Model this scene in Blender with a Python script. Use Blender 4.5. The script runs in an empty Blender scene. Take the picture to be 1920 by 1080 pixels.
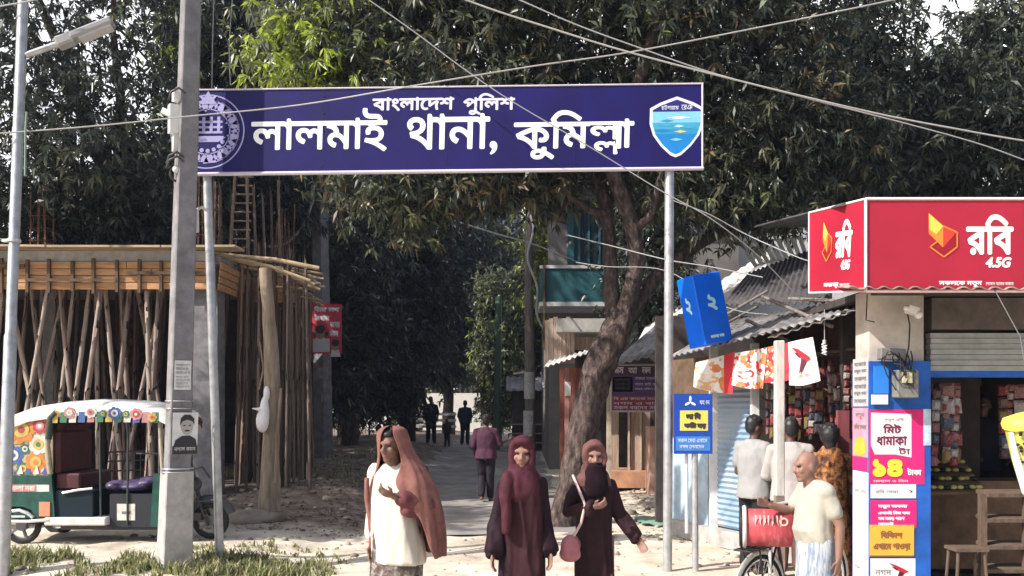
import bpy, bmesh, math, random
import numpy as np
from mathutils import Vector, Matrix, Euler
from mathutils import noise
from mathutils.geometry import delaunay_2d_cdt
random.seed(7); rng = np.random.default_rng(7)
SC = bpy.context.scene; COL = SC.collection
R = math.radians
# ------------------------------------------------------------------ camera, sky, sun, exposure
F, H, CX, CY = 1700.0, 1.8, 960.0, 765.0          # focal length in photo pixels, eye height, horizon
cam = bpy.data.cameras.new('camera'); cam.sensor_width = 36; cam.lens = F/1920*36
cam.shift_y = (CY-540)/1920; cam.clip_end = 2000; cam.clip_start = .05
camo = bpy.data.objects.new('camera', cam); COL.objects.link(camo)
camo.location = (0, 0, H); camo.rotation_euler = (R(90), 0, 0); SC.camera = camo
SUN = Vector((-.66, -.36, .66)).normalized()       # towards the sun
world = bpy.data.worlds.new('World'); SC.world = world; world.use_nodes = True
nt = world.node_tree; bg = nt.nodes['Background']
sky = nt.nodes.new('ShaderNodeTexSky'); sky.sky_type = 'NISHITA'; sky.sun_disc = False
sky.sun_elevation = math.asin(SUN.z); sky.sun_rotation = math.atan2(SUN.x, SUN.y)
sky.dust_density = 4.0; sky.air_density = 1.3; sky.ozone_density = 3.0
# white blown-out patch painted into the sky beyond the shops, the rest clear
tcw = nt.nodes.new('ShaderNodeTexCoord'); dp = nt.nodes.new('ShaderNodeVectorMath'); dp.operation = 'DOT_PRODUCT'; dp.inputs[1].default_value = Vector((.25, .9, .38)).normalized()
nzw = nt.nodes.new('ShaderNodeTexNoise'); nzw.inputs['Scale'].default_value = 3.5; nzw.inputs['Detail'].default_value = 6
ad = nt.nodes.new('ShaderNodeMath'); ad.operation = 'MULTIPLY_ADD'; ad.inputs[1].default_value = .25
mrw = nt.nodes.new('ShaderNodeMapRange'); mrw.inputs[1].default_value = .62; mrw.inputs[2].default_value = .98
mxw = nt.nodes.new('ShaderNodeMixRGB'); mxw.inputs[2].default_value = (11, 11, 11.3, 1)
nt.links.new(tcw.outputs['Generated'], dp.inputs[0]); nt.links.new(tcw.outputs['Generated'], nzw.inputs[0]); nt.links.new(nzw.outputs[0], ad.inputs[0]); nt.links.new(dp.outputs['Value'], ad.inputs[2])
nt.links.new(ad.outputs[0], mrw.inputs[0]); nt.links.new(mrw.outputs[0], mxw.inputs[0]); nt.links.new(sky.outputs[0], mxw.inputs[1]); nt.links.new(mxw.outputs[0], bg.inputs[0]); bg.inputs[1].default_value = .115
sl = bpy.data.lights.new('sun', 'SUN'); sl.energy = 5.0; sl.angle = R(.5); sl.color = (1, .94, .87)
so = bpy.data.objects.new('sun', sl); COL.objects.link(so); so.rotation_euler = SUN.to_track_quat('Z', 'Y').to_euler()
SC.view_settings.view_transform = 'Standard'; SC.view_settings.look = 'None'
SC.view_settings.exposure = .6; SC.view_settings.gamma = 1
SC.cycles.max_bounces = 5; SC.cycles.transparent_max_bounces = 4; SC.cycles.use_denoising = True

def sstep(a, b, v):
    t = max(0., min(1., (v-a)/(b-a))); return t*t*(3-2*t)
def gz(x, y):                                      # height of the ground
    h = .42*sstep(15, 31, y)
    h += .13*sstep(-2.2, -3.6, x)*sstep(9, 10, y)
    h += .30*sstep(-1.6, -3.4, x)*sstep(13, 17, y)*(1-sstep(26, 34, y))
    h += .12*sstep(1.2, 2.2, x)*sstep(14.5, 17, y)
    return h
def W(px, py, Y): return Vector(((px-CX)/F*Y, Y, H+(CY-py)/F*Y))
def X(px, Y): return (px-CX)/F*Y
def Z(py, Y): return H+(CY-py)/F*Y

# ------------------------------------------------------------------ materials
MATS = {}
def srgb(r, g, b):
    f = lambda c: (c/12.92 if c <= .04045 else ((c+.055)/1.055)**2.4)
    return (f(r/255), f(g/255), f(b/255))
def M(name, col=None, rough=.75, amt=.25, scale=6., bump=0., metal=0., spec=.4, trans=0., stretch=None, scale2=None):
    if name in MATS: return MATS[name]
    m = bpy.data.materials.new(name); m.use_nodes = True; t = m.node_tree; N = t.nodes; L = t.links
    p = N['Principled BSDF']; p.inputs['Roughness'].default_value = rough; p.inputs['Metallic'].default_value = metal
    p.inputs['Specular IOR Level'].default_value = spec
    tc = N.new('ShaderNodeTexCoord'); mp = N.new('ShaderNodeMapping'); L.new(tc.outputs['Object'], mp.inputs[0])
    if stretch: mp.inputs['Scale'].default_value = stretch
    nz = N.new('ShaderNodeTexNoise'); nz.inputs['Scale'].default_value = scale; nz.inputs['Detail'].default_value = 5
    nz.inputs['Roughness'].default_value = .65; L.new(mp.outputs[0], nz.inputs[0])
    rp = N.new('ShaderNodeValToRGB'); L.new(nz.outputs[0], rp.inputs[0])
    c = Vector(col)
    rp.color_ramp.elements[0].position = .3; rp.color_ramp.elements[1].position = .7
    rp.color_ramp.elements[0].color = (*(c*(1-amt)), 1); rp.color_ramp.elements[1].color = (*[min(1, v) for v in c*(1+amt)], 1)
    L.new(rp.outputs[0], p.inputs['Base Color'])
    if bump:
        b = N.new('ShaderNodeBump'); b.inputs['Strength'].default_value = bump; b.inputs['Distance'].default_value = .02
        L.new(nz.outputs[0], b.inputs['Height']); L.new(b.outputs[0], p.inputs['Normal'])
    if trans:
        ts = N.new('ShaderNodeBsdfTranslucent'); L.new(rp.outputs[0], ts.inputs[0])
        mx = N.new('ShaderNodeMixShader'); mx.inputs[0].default_value = trans
        L.new(p.outputs[0], mx.inputs[1]); L.new(ts.outputs[0], mx.inputs[2]); L.new(mx.outputs[0], N['Material Output'].inputs[0])
    m['_'] = 1; MATS[name] = m; return m
def ramp_mat(name, stops, scale, rough=.9, bump=.3, detail=8, stretch=None, dist=.03, vor=None):
    m = M(name, (.5, .5, .5), rough=rough, scale=scale, bump=bump, stretch=stretch)
    N = m.node_tree.nodes
    rp = [n for n in N if n.type == 'VALTORGB'][0]; nz = [n for n in N if n.type == 'TEX_NOISE'][0]
    nz.inputs['Detail'].default_value = detail
    for n in N:
        if n.type == 'BUMP': n.inputs['Distance'].default_value = dist
    cr = rp.color_ramp
    while len(cr.elements) < len(stops): cr.elements.new(.5)
    for e, (pos, c) in zip(cr.elements, stops): e.position = pos; e.color = (*c, 1)
    return m
def plain(name, col, rough=.6, amt=.08, **k): return M(name, col, rough=rough, amt=amt, **k)

# ------------------------------------------------------------------ mesh collector
class MB:
    def __init__(s): s.v = []; s.f = []; s.m = []; s.s = []
    def add(s, vs, fs, mat=0, smooth=False):
        o = len(s.v); s.v += [tuple(v) for v in vs]
        for f in fs: s.f.append(tuple(i+o for i in f)); s.m.append(mat); s.s.append(smooth)
        return s
    def box(s, c, d, rot=None, mat=0, taper=1.0):
        x, y, z = d[0]/2, d[1]/2, d[2]/2; t = taper
        vs = [Vector(p) for p in ((-x, -y, -z), (x, -y, -z), (x, y, -z), (-x, y, -z), (-x*t, -y*t, z), (x*t, -y*t, z), (x*t, y*t, z), (-x*t, y*t, z))]
        if rot is not None:
            q = rot if isinstance(rot, Matrix) else Euler(rot).to_matrix()
            vs = [q @ v for v in vs]
        return s.add([v+Vector(c) for v in vs], [(0, 3, 2, 1), (4, 5, 6, 7), (0, 1, 5, 4), (1, 2, 6, 5), (2, 3, 7, 6), (3, 0, 4, 7)], mat)
    def tube(s, pts, r, n=8, mat=0, caps=True, smooth=True, flat=1.0):
        pts = [Vector(p) for p in pts]; k = len(pts)
        rr = list(r) if hasattr(r, '__len__') else [r]*k
        vs = []; ref = None
        for i, p in enumerate(pts):
            d = (pts[min(i+1, k-1)]-pts[max(i-1, 0)])
            d = d.normalized() if d.length > 1e-9 else Vector((0, 0, 1))
            if ref is None: ref = Vector((1, 0, 0)) if abs(d.x) < .8 else Vector((0, 1, 0))
            u = (ref-d*ref.dot(d)).normalized(); ref = u; w = d.cross(u)
            for j in range(n):
                a = 2*math.pi*j/n; vs.append(p+(u*math.cos(a)+w*math.sin(a)*flat)*rr[i])
        fs = [(i*n+j, i*n+(j+1) % n, (i+1)*n+(j+1) % n, (i+1)*n+j) for i in range(k-1) for j in range(n)]
        s.add(vs, fs, mat, smooth)
        if caps: s.add(vs[:n], [tuple(range(n-1, -1, -1))], mat); s.add(vs[-n:], [tuple(range(n))], mat)
        return s
    def loft(s, rings, mat=0, smooth=True, caps=True, closed=True):
        n = len(rings[0]); vs = [v for r in rings for v in r]; k = len(rings); e = n if closed else n-1
        s.add(vs, [(i*n+j, i*n+(j+1) % n, (i+1)*n+(j+1) % n, (i+1)*n+j) for i in range(k-1) for j in range(e)], mat, smooth)
        if caps: s.add(rings[0], [tuple(range(n-1, -1, -1))], mat); s.add(rings[-1], [tuple(range(n))], mat)
        return s
    def ball(s, c, r, n=10, mat=0, rot=None):
        c = Vector(c); r = Vector(r) if hasattr(r, '__len__') else Vector((r, r, r)); k = max(4, n//2+1); vs = []
        q = Euler(rot).to_matrix() if rot is not None and not isinstance(rot, Matrix) else rot
        for i in range(1, k):
            t = math.pi*i/k
            for j in range(n):
                a = 2*math.pi*j/n; v = Vector((r.x*math.sin(t)*math.cos(a), r.y*math.sin(t)*math.sin(a), r.z*math.cos(t)))
                vs.append((q @ v if q else v)+c)
        tp = Vector((0, 0, r.z)); tp = (q @ tp if q else tp); vs += [c+tp, c-tp]; m = (k-1)*n
        fs = [(i*n+j, (i+1)*n+j, (i+1)*n+(j+1) % n, i*n+(j+1) % n) for i in range(k-2) for j in range(n)]
        fs += [(m, j, (j+1) % n) for j in range(n)] + [(m+1, (k-2)*n+(j+1) % n, (k-2)*n+j) for j in range(n)]
        return s.add(vs, fs, mat, True)
    def prism(s, poly, o, u, v, t, mat=0, tri=None):   # polygon in the (u,v) frame at o, pushed back by thickness t behind the face
        o, u, v = Vector(o), Vector(u), Vector(v); w = u.cross(v).normalized()
        a = [o+u*p[0]+v*p[1] for p in poly]; b = [p-w*t for p in a]; n = len(a)
        ar = sum(poly[i][0]*poly[(i+1) % n][1]-poly[(i+1) % n][0]*poly[i][1] for i in range(n))
        if ar < 0: a.reverse(); b.reverse()
        s.add(a, [tuple(range(n))], mat)
        if t: s.add(a+b, [(i, n+i, n+(i+1) % n, (i+1) % n) for i in range(n)], mat); s.add(b, [tuple(range(n-1, -1, -1))], mat)
        return s
    def build(s, name, mats, parent=None, bevel=0., **props):
        me = bpy.data.meshes.new(name); me.from_pydata(s.v, [], s.f); me.update()
        for m in (mats if isinstance(mats, (list, tuple)) else [mats]): me.materials.append(m)
        me.polygons.foreach_set('material_index', s.m); me.polygons.foreach_set('use_smooth', s.s)
        o = bpy.data.objects.new(name, me); COL.objects.link(o)
        if parent is not None: o.parent = parent; o.matrix_parent_inverse = parent.matrix_basis.inverted()
        if bevel:
            b = o.modifiers.new('bevel', 'BEVEL'); b.width = bevel; b.segments = 1; b.limit_method = 'ANGLE'; b.angle_limit = R(40)
        for k, v in props.items(): o[k] = v
        return o
def tag(o, label, cat, group=None, kind=None):
    if label: o['label'] = label
    if cat: o['category'] = cat
    if group: o['group'] = group
    if kind: o['kind'] = kind
    return o
def thing(name, label, cat, loc=(0, 0, 0), group=None, rz=0.):
    o = bpy.data.objects.new(name, None); COL.objects.link(o); o.empty_display_size = .1
    o.location = loc; o.rotation_euler = (0, 0, rz)
    o.matrix_basis = Matrix.Translation(loc) @ Matrix.Rotation(rz, 4, 'Z')
    return tag(o, label, cat, group)
def lpart(mb, name, mats, parent, **k):            # a part modelled in its thing's own coordinates
    o = mb.build(name, mats, parent, **k); o.matrix_parent_inverse = Matrix.Identity(4); return o
def kids(o): return [c for c in COL.objects if c.parent == o]
def copy_tree(o, parent=None):
    c = o.copy(); COL.objects.link(c)
    if parent is not None: c.parent = parent
    for ch in kids(o): copy_tree(ch, c)
    return c

# ------------------------------------------------------------------ lettering (flat solid letters, no coplanar overlaps)
_cache = {}
def contours(txt, tracking=1.0):
    if txt in _cache: return [list(c) for c in _cache[txt]]
    cu = bpy.data.curves.new('t', 'FONT'); cu.body = txt; cu.size = 1
    ob = bpy.data.objects.new('t', cu); COL.objects.link(ob); bpy.context.view_layer.update()
    cv = ob.to_curve(bpy.context.evaluated_depsgraph_get()); out = []
    for sp in cv.splines:
        P = []
        if sp.type == 'BEZIER':
            bp = sp.bezier_points; n = len(bp)
            for i in range(n):
                a, b = bp[i], bp[(i+1) % n]; p0, p1, p2, p3 = a.co, a.handle_right, b.handle_left, b.co
                straight = (p1-p0).cross(p3-p0).length < 1e-5 and (p2-p0).cross(p3-p0).length < 1e-5
                for k in range(1 if straight else 4):
                    t = k/4; q = p0*(1-t)**3+p1*3*t*(1-t)**2+p2*3*t*t*(1-t)+p3*t**3; P.append((q.x, q.y))
        else: P = [(p.co.x, p.co.y) for p in sp.points]
        if len(P) > 2: out.append(P)
    ob.to_curve_clear(); bpy.data.objects.remove(ob); bpy.data.curves.remove(cu)
    _cache[txt] = out; return [list(c) for c in out]
def fill2d(cs, bold=0.):
    """verts, faces of the non-zero fill of the outlines cs, made bolder by bold"""
    V, E = [], []; segs = []
    for c in cs:
        o = len(V); n = len(c); V += [Vector(p) for p in c]; E += [(o+i, o+(i+1) % n) for i in range(n)]
        segs += [(c[i], c[(i+1) % n]) for i in range(n)]
    S = np.array(segs, dtype=float)
    if bold:
        for a, b in segs:
            a, b = Vector(a), Vector(b); d = b-a
            if d.length < 1e-6: continue
            d.normalize(); nn = Vector((-d.y, d.x))*bold; o = len(V); e = d*bold*.7
            V += [a+nn, a-e, a-nn, b-nn, b+e, b+nn]; E += [(o+i, o+(i+1) % 6) for i in range(6)]
    r = delaunay_2d_cdt(V, E, [], 0, 1e-5); vs, fs = r[0], r[2]
    if not fs: return [], []
    P = np.array([[v.x, v.y] for v in vs]); T = np.array(fs); C = P[T].mean(1)
    keep = np.zeros(len(T), bool)
    for i in range(0, len(C), 4000):
        c = C[i:i+4000]; a, b = S[None, :, 0], S[None, :, 1]; q = c[:, None]
        up = (a[..., 1] <= q[..., 1]) & (b[..., 1] > q[..., 1]); dn = (a[..., 1] > q[..., 1]) & (b[..., 1] <= q[..., 1])
        cr = (b[..., 0]-a[..., 0])*(q[..., 1]-a[..., 1])-(q[..., 0]-a[..., 0])*(b[..., 1]-a[..., 1])
        w = (up & (cr > 0)).sum(1)-(dn & (cr < 0)).sum(1); k = w != 0
        if bold:
            d = b-a; t = np.clip(((q-a)*d).sum(-1)/np.maximum((d*d).sum(-1), 1e-12), 0, 1)
            k |= (np.hypot(*np.moveaxis(a+d*t[..., None]-q, -1, 0)).min(1) < bold*.98)
        keep[i:i+4000] = k
    return [(v.x, v.y) for v in vs], [tuple(f) for f, k in zip(fs, keep) if k]
def letters(mb, txt, o, u, v, box, bold=0., mat=0, extra=None, depth=.003, shear=0.):
    """lettering fitted into box (x0,y0,x1,y1) of the plane (o,u,v), standing depth proud of it"""
    cs = contours(txt) if isinstance(txt, str) else txt
    if not cs: return
    A = np.array([p for c in cs for p in c]); lo, hi = A.min(0), A.max(0); x0, y0, x1, y1 = box; x0 += bold; y0 += bold; x1 -= bold; y1 -= bold
    fx = lambda p: (x0+(p[0]-lo[0])/(hi[0]-lo[0])*(x1-x0)+shear*(p[1]-lo[1])/(hi[1]-lo[1])*(y1-y0), y0+(p[1]-lo[1])/(hi[1]-lo[1])*(y1-y0))
    vs, fs = fill2d([[fx(p) for p in c] for c in cs], bold)
    o, u, v = Vector(o), Vector(u), Vector(v); w = u.cross(v).normalized()
    mb.add([o+u*p[0]+v*p[1]+w*depth for p in vs], [f if True else f for f in fs], mat)
def ring2d(cx, cy, r, w, n=32, a0=0, a1=2*math.pi):
    k = [(cx+math.cos(a0+(a1-a0)*i/n)*q, cy+math.sin(a0+(a1-a0)*i/n)*q) for q in (r, r-w) for i in range(n+1)]
    return k, [(i, i+1, n+1+i+1, n+1+i) for i in range(n)]
def flat(mb, vs, fs, o, u, v, mat=0, depth=.003):
    o, u, v = Vector(o), Vector(u), Vector(v); w = u.cross(v).normalized()
    mb.add([o+u*p[0]+v*p[1]+w*depth for p in vs], fs, mat)
def flatpoly(mb, poly, o, u, v, mat=0, depth=.003):
    n = len(poly); ar = sum(poly[i][0]*poly[(i+1) % n][1]-poly[(i+1) % n][0]*poly[i][1] for i in range(n))
    flat(mb, poly if ar > 0 else poly[::-1], [tuple(range(n))], o, u, v, mat, depth)
def rect(x0, y0, x1, y1): return [(x0, y0), (x1, y0), (x1, y1), (x0, y1)]
UX, UZ = Vector((1, 0, 0)), Vector((0, 0, 1))

# ------------------------------------------------------------------ solid bodies: a union of limbs and lumps grown into one skin
def fuse(mb, voxel, smooth=4):
    me = bpy.data.meshes.new('f'); me.from_pydata(mb.v, [], mb.f); me.update()
    ob = bpy.data.objects.new('f', me); COL.objects.link(ob)
    r = ob.modifiers.new('r', 'REMESH'); r.mode = 'VOXEL'; r.voxel_size = voxel
    s = ob.modifiers.new('s', 'SMOOTH'); s.factor = .5; s.iterations = smooth
    dg = bpy.context.evaluated_depsgraph_get(); out = bpy.data.meshes.new_from_object(ob.evaluated_get(dg))
    bpy.data.objects.remove(ob); bpy.data.meshes.remove(me); return out
def creased(me, amp, fx, fz, seed=0.):
    """press long cloth folds into a grown surface: ridges that run mostly down the cloth"""
    n = len(me.vertices); co = np.empty(n*3, np.float32); me.vertices.foreach_get('co', co); co = co.reshape(-1, 3)
    no = np.empty(n*3, np.float32); me.vertices.foreach_get('normal', no); no = no.reshape(-1, 3); d = np.empty(n, np.float32)
    for i in range(n):
        x, y, z = co[i]; a = noise.noise(Vector((x*fx+seed, y*fx, z*fz+.6*x*fx))); b = noise.noise(Vector((x*fx*2.3-seed, y*fx*2.3, z*fz*2.1-1.1*x*fx)))
        d[i] = (1-2.2*abs(a))*.7+(.5-abs(b))*.55
    me.vertices.foreach_set('co', (co+no*(d*amp)[:, None]).reshape(-1)); me.update()
def fused(mb, name, mats, parent, voxel=.01, smooth=4, pick=None, crease=None, **props):
    me = fuse(mb, voxel, smooth); me.name = name
    if crease: creased(me, *crease)
    for m in (mats if isinstance(mats, (list, tuple)) else [mats]): me.materials.append(m)
    n = len(me.polygons); me.polygons.foreach_set('use_smooth', [True]*n)
    if pick: me.polygons.foreach_set('material_index', [pick(p.center) for p in me.polygons])
    o = bpy.data.objects.new(name, me); COL.objects.link(o); o.parent = parent
    for k, v in props.items(): o[k] = v
    return o
def limb(mb, pts, rr, n=12):                       # tapered capsule chain
    mb.tube(pts, rr, n=n); mb.ball(pts[0], rr[0], n); mb.ball(pts[-1], rr[-1], n)
    for p, r in list(zip(pts, rr))[1:-1]: mb.ball(p, r, n)
# ------------------------------------------------------------------ the ground, the road, far ground
dirt = ramp_mat('dirt', [(.25, (.27, .22, .17)), (.42, (.45, .39, .31)), (.58, (.58, .52, .43)), (.75, (.70, .64, .54))], 1.6, rough=.95, bump=.7, dist=.08)
asph = ramp_mat('asphalt', [(.28, (.15, .14, .135)), (.45, (.215, .20, .19)), (.58, (.27, .25, .225)), (.70, (.40, .35, .28))], 1.9, rough=.9, bump=.35)
# the bank left of the lane is darker brown earth, the rest pale dust: blend by where it lies
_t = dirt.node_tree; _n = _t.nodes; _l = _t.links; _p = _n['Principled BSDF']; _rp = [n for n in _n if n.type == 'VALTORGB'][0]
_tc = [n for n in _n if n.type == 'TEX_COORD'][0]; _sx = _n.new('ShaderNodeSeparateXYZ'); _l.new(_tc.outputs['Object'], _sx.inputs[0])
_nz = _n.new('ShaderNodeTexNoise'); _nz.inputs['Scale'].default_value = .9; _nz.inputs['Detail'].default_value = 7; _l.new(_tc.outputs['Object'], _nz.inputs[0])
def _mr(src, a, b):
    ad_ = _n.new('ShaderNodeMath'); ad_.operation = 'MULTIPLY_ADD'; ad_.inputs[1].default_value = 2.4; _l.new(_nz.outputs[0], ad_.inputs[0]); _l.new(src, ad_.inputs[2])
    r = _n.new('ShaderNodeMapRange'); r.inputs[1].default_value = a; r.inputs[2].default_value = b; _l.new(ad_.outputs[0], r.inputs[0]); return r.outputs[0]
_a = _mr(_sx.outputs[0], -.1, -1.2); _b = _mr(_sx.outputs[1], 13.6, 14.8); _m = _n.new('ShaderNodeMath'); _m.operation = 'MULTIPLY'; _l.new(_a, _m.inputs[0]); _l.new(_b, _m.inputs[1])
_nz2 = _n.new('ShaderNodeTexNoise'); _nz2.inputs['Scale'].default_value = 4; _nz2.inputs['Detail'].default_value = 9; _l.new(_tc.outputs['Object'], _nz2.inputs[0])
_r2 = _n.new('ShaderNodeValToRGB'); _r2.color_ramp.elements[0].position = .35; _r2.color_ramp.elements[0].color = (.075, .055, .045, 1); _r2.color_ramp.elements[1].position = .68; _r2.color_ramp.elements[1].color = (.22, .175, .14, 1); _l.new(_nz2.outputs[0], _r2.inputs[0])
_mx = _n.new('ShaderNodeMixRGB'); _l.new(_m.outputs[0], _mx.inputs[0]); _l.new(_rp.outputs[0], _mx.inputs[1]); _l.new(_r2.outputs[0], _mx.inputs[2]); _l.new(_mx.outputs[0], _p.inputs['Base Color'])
def grid(xs, ys, f):
    n = len(xs); vs = [(x, y, f(x, y)) for y in ys for x in xs]
    return vs, [(j*n+i, j*n+i+1, (j+1)*n+i+1, (j+1)*n+i) for j in range(len(ys)-1) for i in range(n-1)]
def rough(x, y):
    return .018*math.sin(x*3.1+y*1.7)*math.sin(y*2.3-x*.9)+.012*math.sin(x*7.3-y*5.1)
def road_edge(y):
    c = -.55-.012*(y-13)*(1 if y < 30 else 1)
    return c-1.45, c+1.55
def ground_h(x, y):
    l, r = road_edge(y); on = sstep(l-.5, l, x)*(1-sstep(r, r+.5, x))*sstep(12.9, 13.5, y)
    return gz(x, y)+rough(x, y)*(1-on)-.012*on
xs = [-140, -80, -40, -20]+[i*.22-12 for i in range(int(24/.22)+1)]+[20, 40, 80, 140]
ys = [-20, -10, 0, 3]+[4+i*.25 for i in range(int(36/.25))]+[42, 48, 60, 100, 200]
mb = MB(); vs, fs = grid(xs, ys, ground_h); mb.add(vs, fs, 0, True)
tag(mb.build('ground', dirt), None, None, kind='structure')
mb = MB(); yy = [12.85+i*.5 for i in range(100)]; vs = []
for j, y in enumerate(yy):
    l, r = road_edge(y); w = .06*math.sin(y*2.1)+.04*math.sin(y*5.3)
    for k in range(7): x = l+w+(r-l)*k/6; vs.append((x, y+(.10*math.sin(k*2.) if j == 0 else 0), gz(x, y)+.012))
mb.add(vs, [(j*7+k, j*7+k+1, (j+1)*7+k+1, (j+1)*7+k) for j in range(len(yy)-1) for k in range(6)], 0, True)
tag(mb.build('road', asph), None, None, kind='structure')
# leaf litter and clods on the shaded bank
lit = [plain('litter_brown', (.13, .085, .05), .9), plain('litter_tan', (.20, .15, .10), .9), plain('litter_dark', (.05, .045, .035), .9)]
mb = MB()
def strew(n, xr, yr, s0, s1, mats):
    for _ in range(n):
        x, y = random.uniform(*xr), random.uniform(*yr); s = random.uniform(s0, s1); a = random.uniform(0, 6.3)
        l, r = road_edge(y)
        if l < x < r and y > 12.8 and random.random() < .8: continue
        q = Euler((random.uniform(-.5, .5), random.uniform(-.5, .5), a)).to_matrix(); c = Vector((x, y, ground_h(x, y)+.012))
        mb.add([c+q @ Vector(p) for p in ((-s, 0, 0), (0, -s*.35, .006), (s, 0, 0), (0, s*.35, .006))], [(0, 1, 2, 3)], random.choice(mats))
strew(2600, (-5, -1.6), (12.5, 24), .02, .06, (0, 0, 1, 2)); strew(900, (.9, 3.4), (12, 20), .02, .06, (0, 1)); strew(260, (-6, 4), (9, 13), .015, .04, (0, 1))
tag(mb.build('leaf_litter', lit), 'dry brown leaves scattered over the dirt verges', 'litter', kind='stuff')
mb = MB(); stm = [plain('stone_pale', (.36, .31, .26), .95, bump=.4), plain('stone_dark', (.2, .17, .14), .95, bump=.4)]
for _ in range(230):
    x, y = random.choice([(random.uniform(-5, -1.7), random.uniform(11.5, 20)), (random.uniform(-6, 3), random.uniform(9.3, 13)), (random.uniform(1, 3), random.uniform(12, 19))])
    s = random.uniform(.012, .06)*(1 if random.random() < .9 else 2)
    mb.ball((x, y, ground_h(x, y)+s*.2), (s*random.uniform(.8, 1.5), s, s*.6), 6, random.choice((0, 0, 1)), rot=(0, 0, random.random()*6))
tag(mb.build('rubble', stm), 'small stones and clods strewn over the dirt', 'stones', kind='stuff')
# rough grass along the lower left and by the poles
gm = [plain('grass_light', (.24, .25, .10), .7, .3, trans=.3), plain('grass_dry', (.42, .39, .24), .8, .3, trans=.3), plain('grass_dark', (.07, .11, .03), .7, .3, trans=.3)]
mb = MB()
def tuft(x, y, n, h, sp):
    for _ in range(n):
        a = random.uniform(0, 6.283); r = random.uniform(0, sp); bx, by = x+math.cos(a)*r, y+math.sin(a)*r; b = Vector((bx, by, ground_h(bx, by)-.01))
        a2 = random.uniform(0, 6.283); d = Vector((math.cos(a2), math.sin(a2), 0)); hh = h*random.uniform(.5, 1.2); l = random.uniform(.15, .8)*hh
        s = Vector((-d.y, d.x, 0))*random.uniform(.006, .014)
        mb.add([b-s, b+s, b+d*l*.4+UZ*hh*.65+s*.8, b+d*l*.4+UZ*hh*.65-s*.8, b+d*l+UZ*hh], [(0, 1, 2, 3), (3, 2, 4)], random.choice((0, 0, 0, 1, 1, 2)))
pat = [(random.uniform(-5.9, -3.8), random.uniform(9.4, 10.2)) for _ in range(9)]
for _ in range(170):
    c = random.choice(pat); x = random.gauss(c[0], .2); y = random.gauss(c[1], .12); tuft(x, y, 24, random.uniform(.05, .16), .10)
for _ in range(120):
    x = random.gauss(-2.95, .38); y = random.uniform(9.35, 10.2); tuft(x, y, 26, random.uniform(.06, .16), .1)
for _ in range(60):
    x = random.uniform(-3.8, -1.9); y = random.uniform(9.6, 11.5); tuft(x, y, 12, random.uniform(.03, .1), .1)
for _ in range(70):
    x = random.uniform(-6, -2); y = random.uniform(17, 24); tuft(x, y, 14, random.uniform(.05, .2), .2)
tag(mb.build('grass', gm), 'rough dry green grass along the lower left roadside', 'grass', kind='stuff')
# ------------------------------------------------------------------ trees
def leafm(name, c, rough=.42, tr=.25): return M(name, c, rough=rough, amt=.35, scale=1.3, spec=.5, trans=tr)
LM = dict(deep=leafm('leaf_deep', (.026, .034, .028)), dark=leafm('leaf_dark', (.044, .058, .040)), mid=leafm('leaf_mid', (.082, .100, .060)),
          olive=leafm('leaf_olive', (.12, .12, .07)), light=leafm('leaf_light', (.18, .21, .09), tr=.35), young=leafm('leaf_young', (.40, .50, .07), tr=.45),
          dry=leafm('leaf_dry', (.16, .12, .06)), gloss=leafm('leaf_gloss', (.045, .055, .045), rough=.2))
bark = ramp_mat('bark', [(.32, (.018, .013, .013)), (.46, (.060, .042, .038)), (.58, (.115, .082, .072)), (.72, (.20, .155, .135))], 9, rough=.95, bump=1., stretch=(1.5, 1.5, .6), dist=.06)
bark_pale = M('bark_pale', (.30, .25, .19), rough=.95, amt=.5, scale=7, bump=.9, stretch=(1.4, 1.4, .5))
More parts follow.
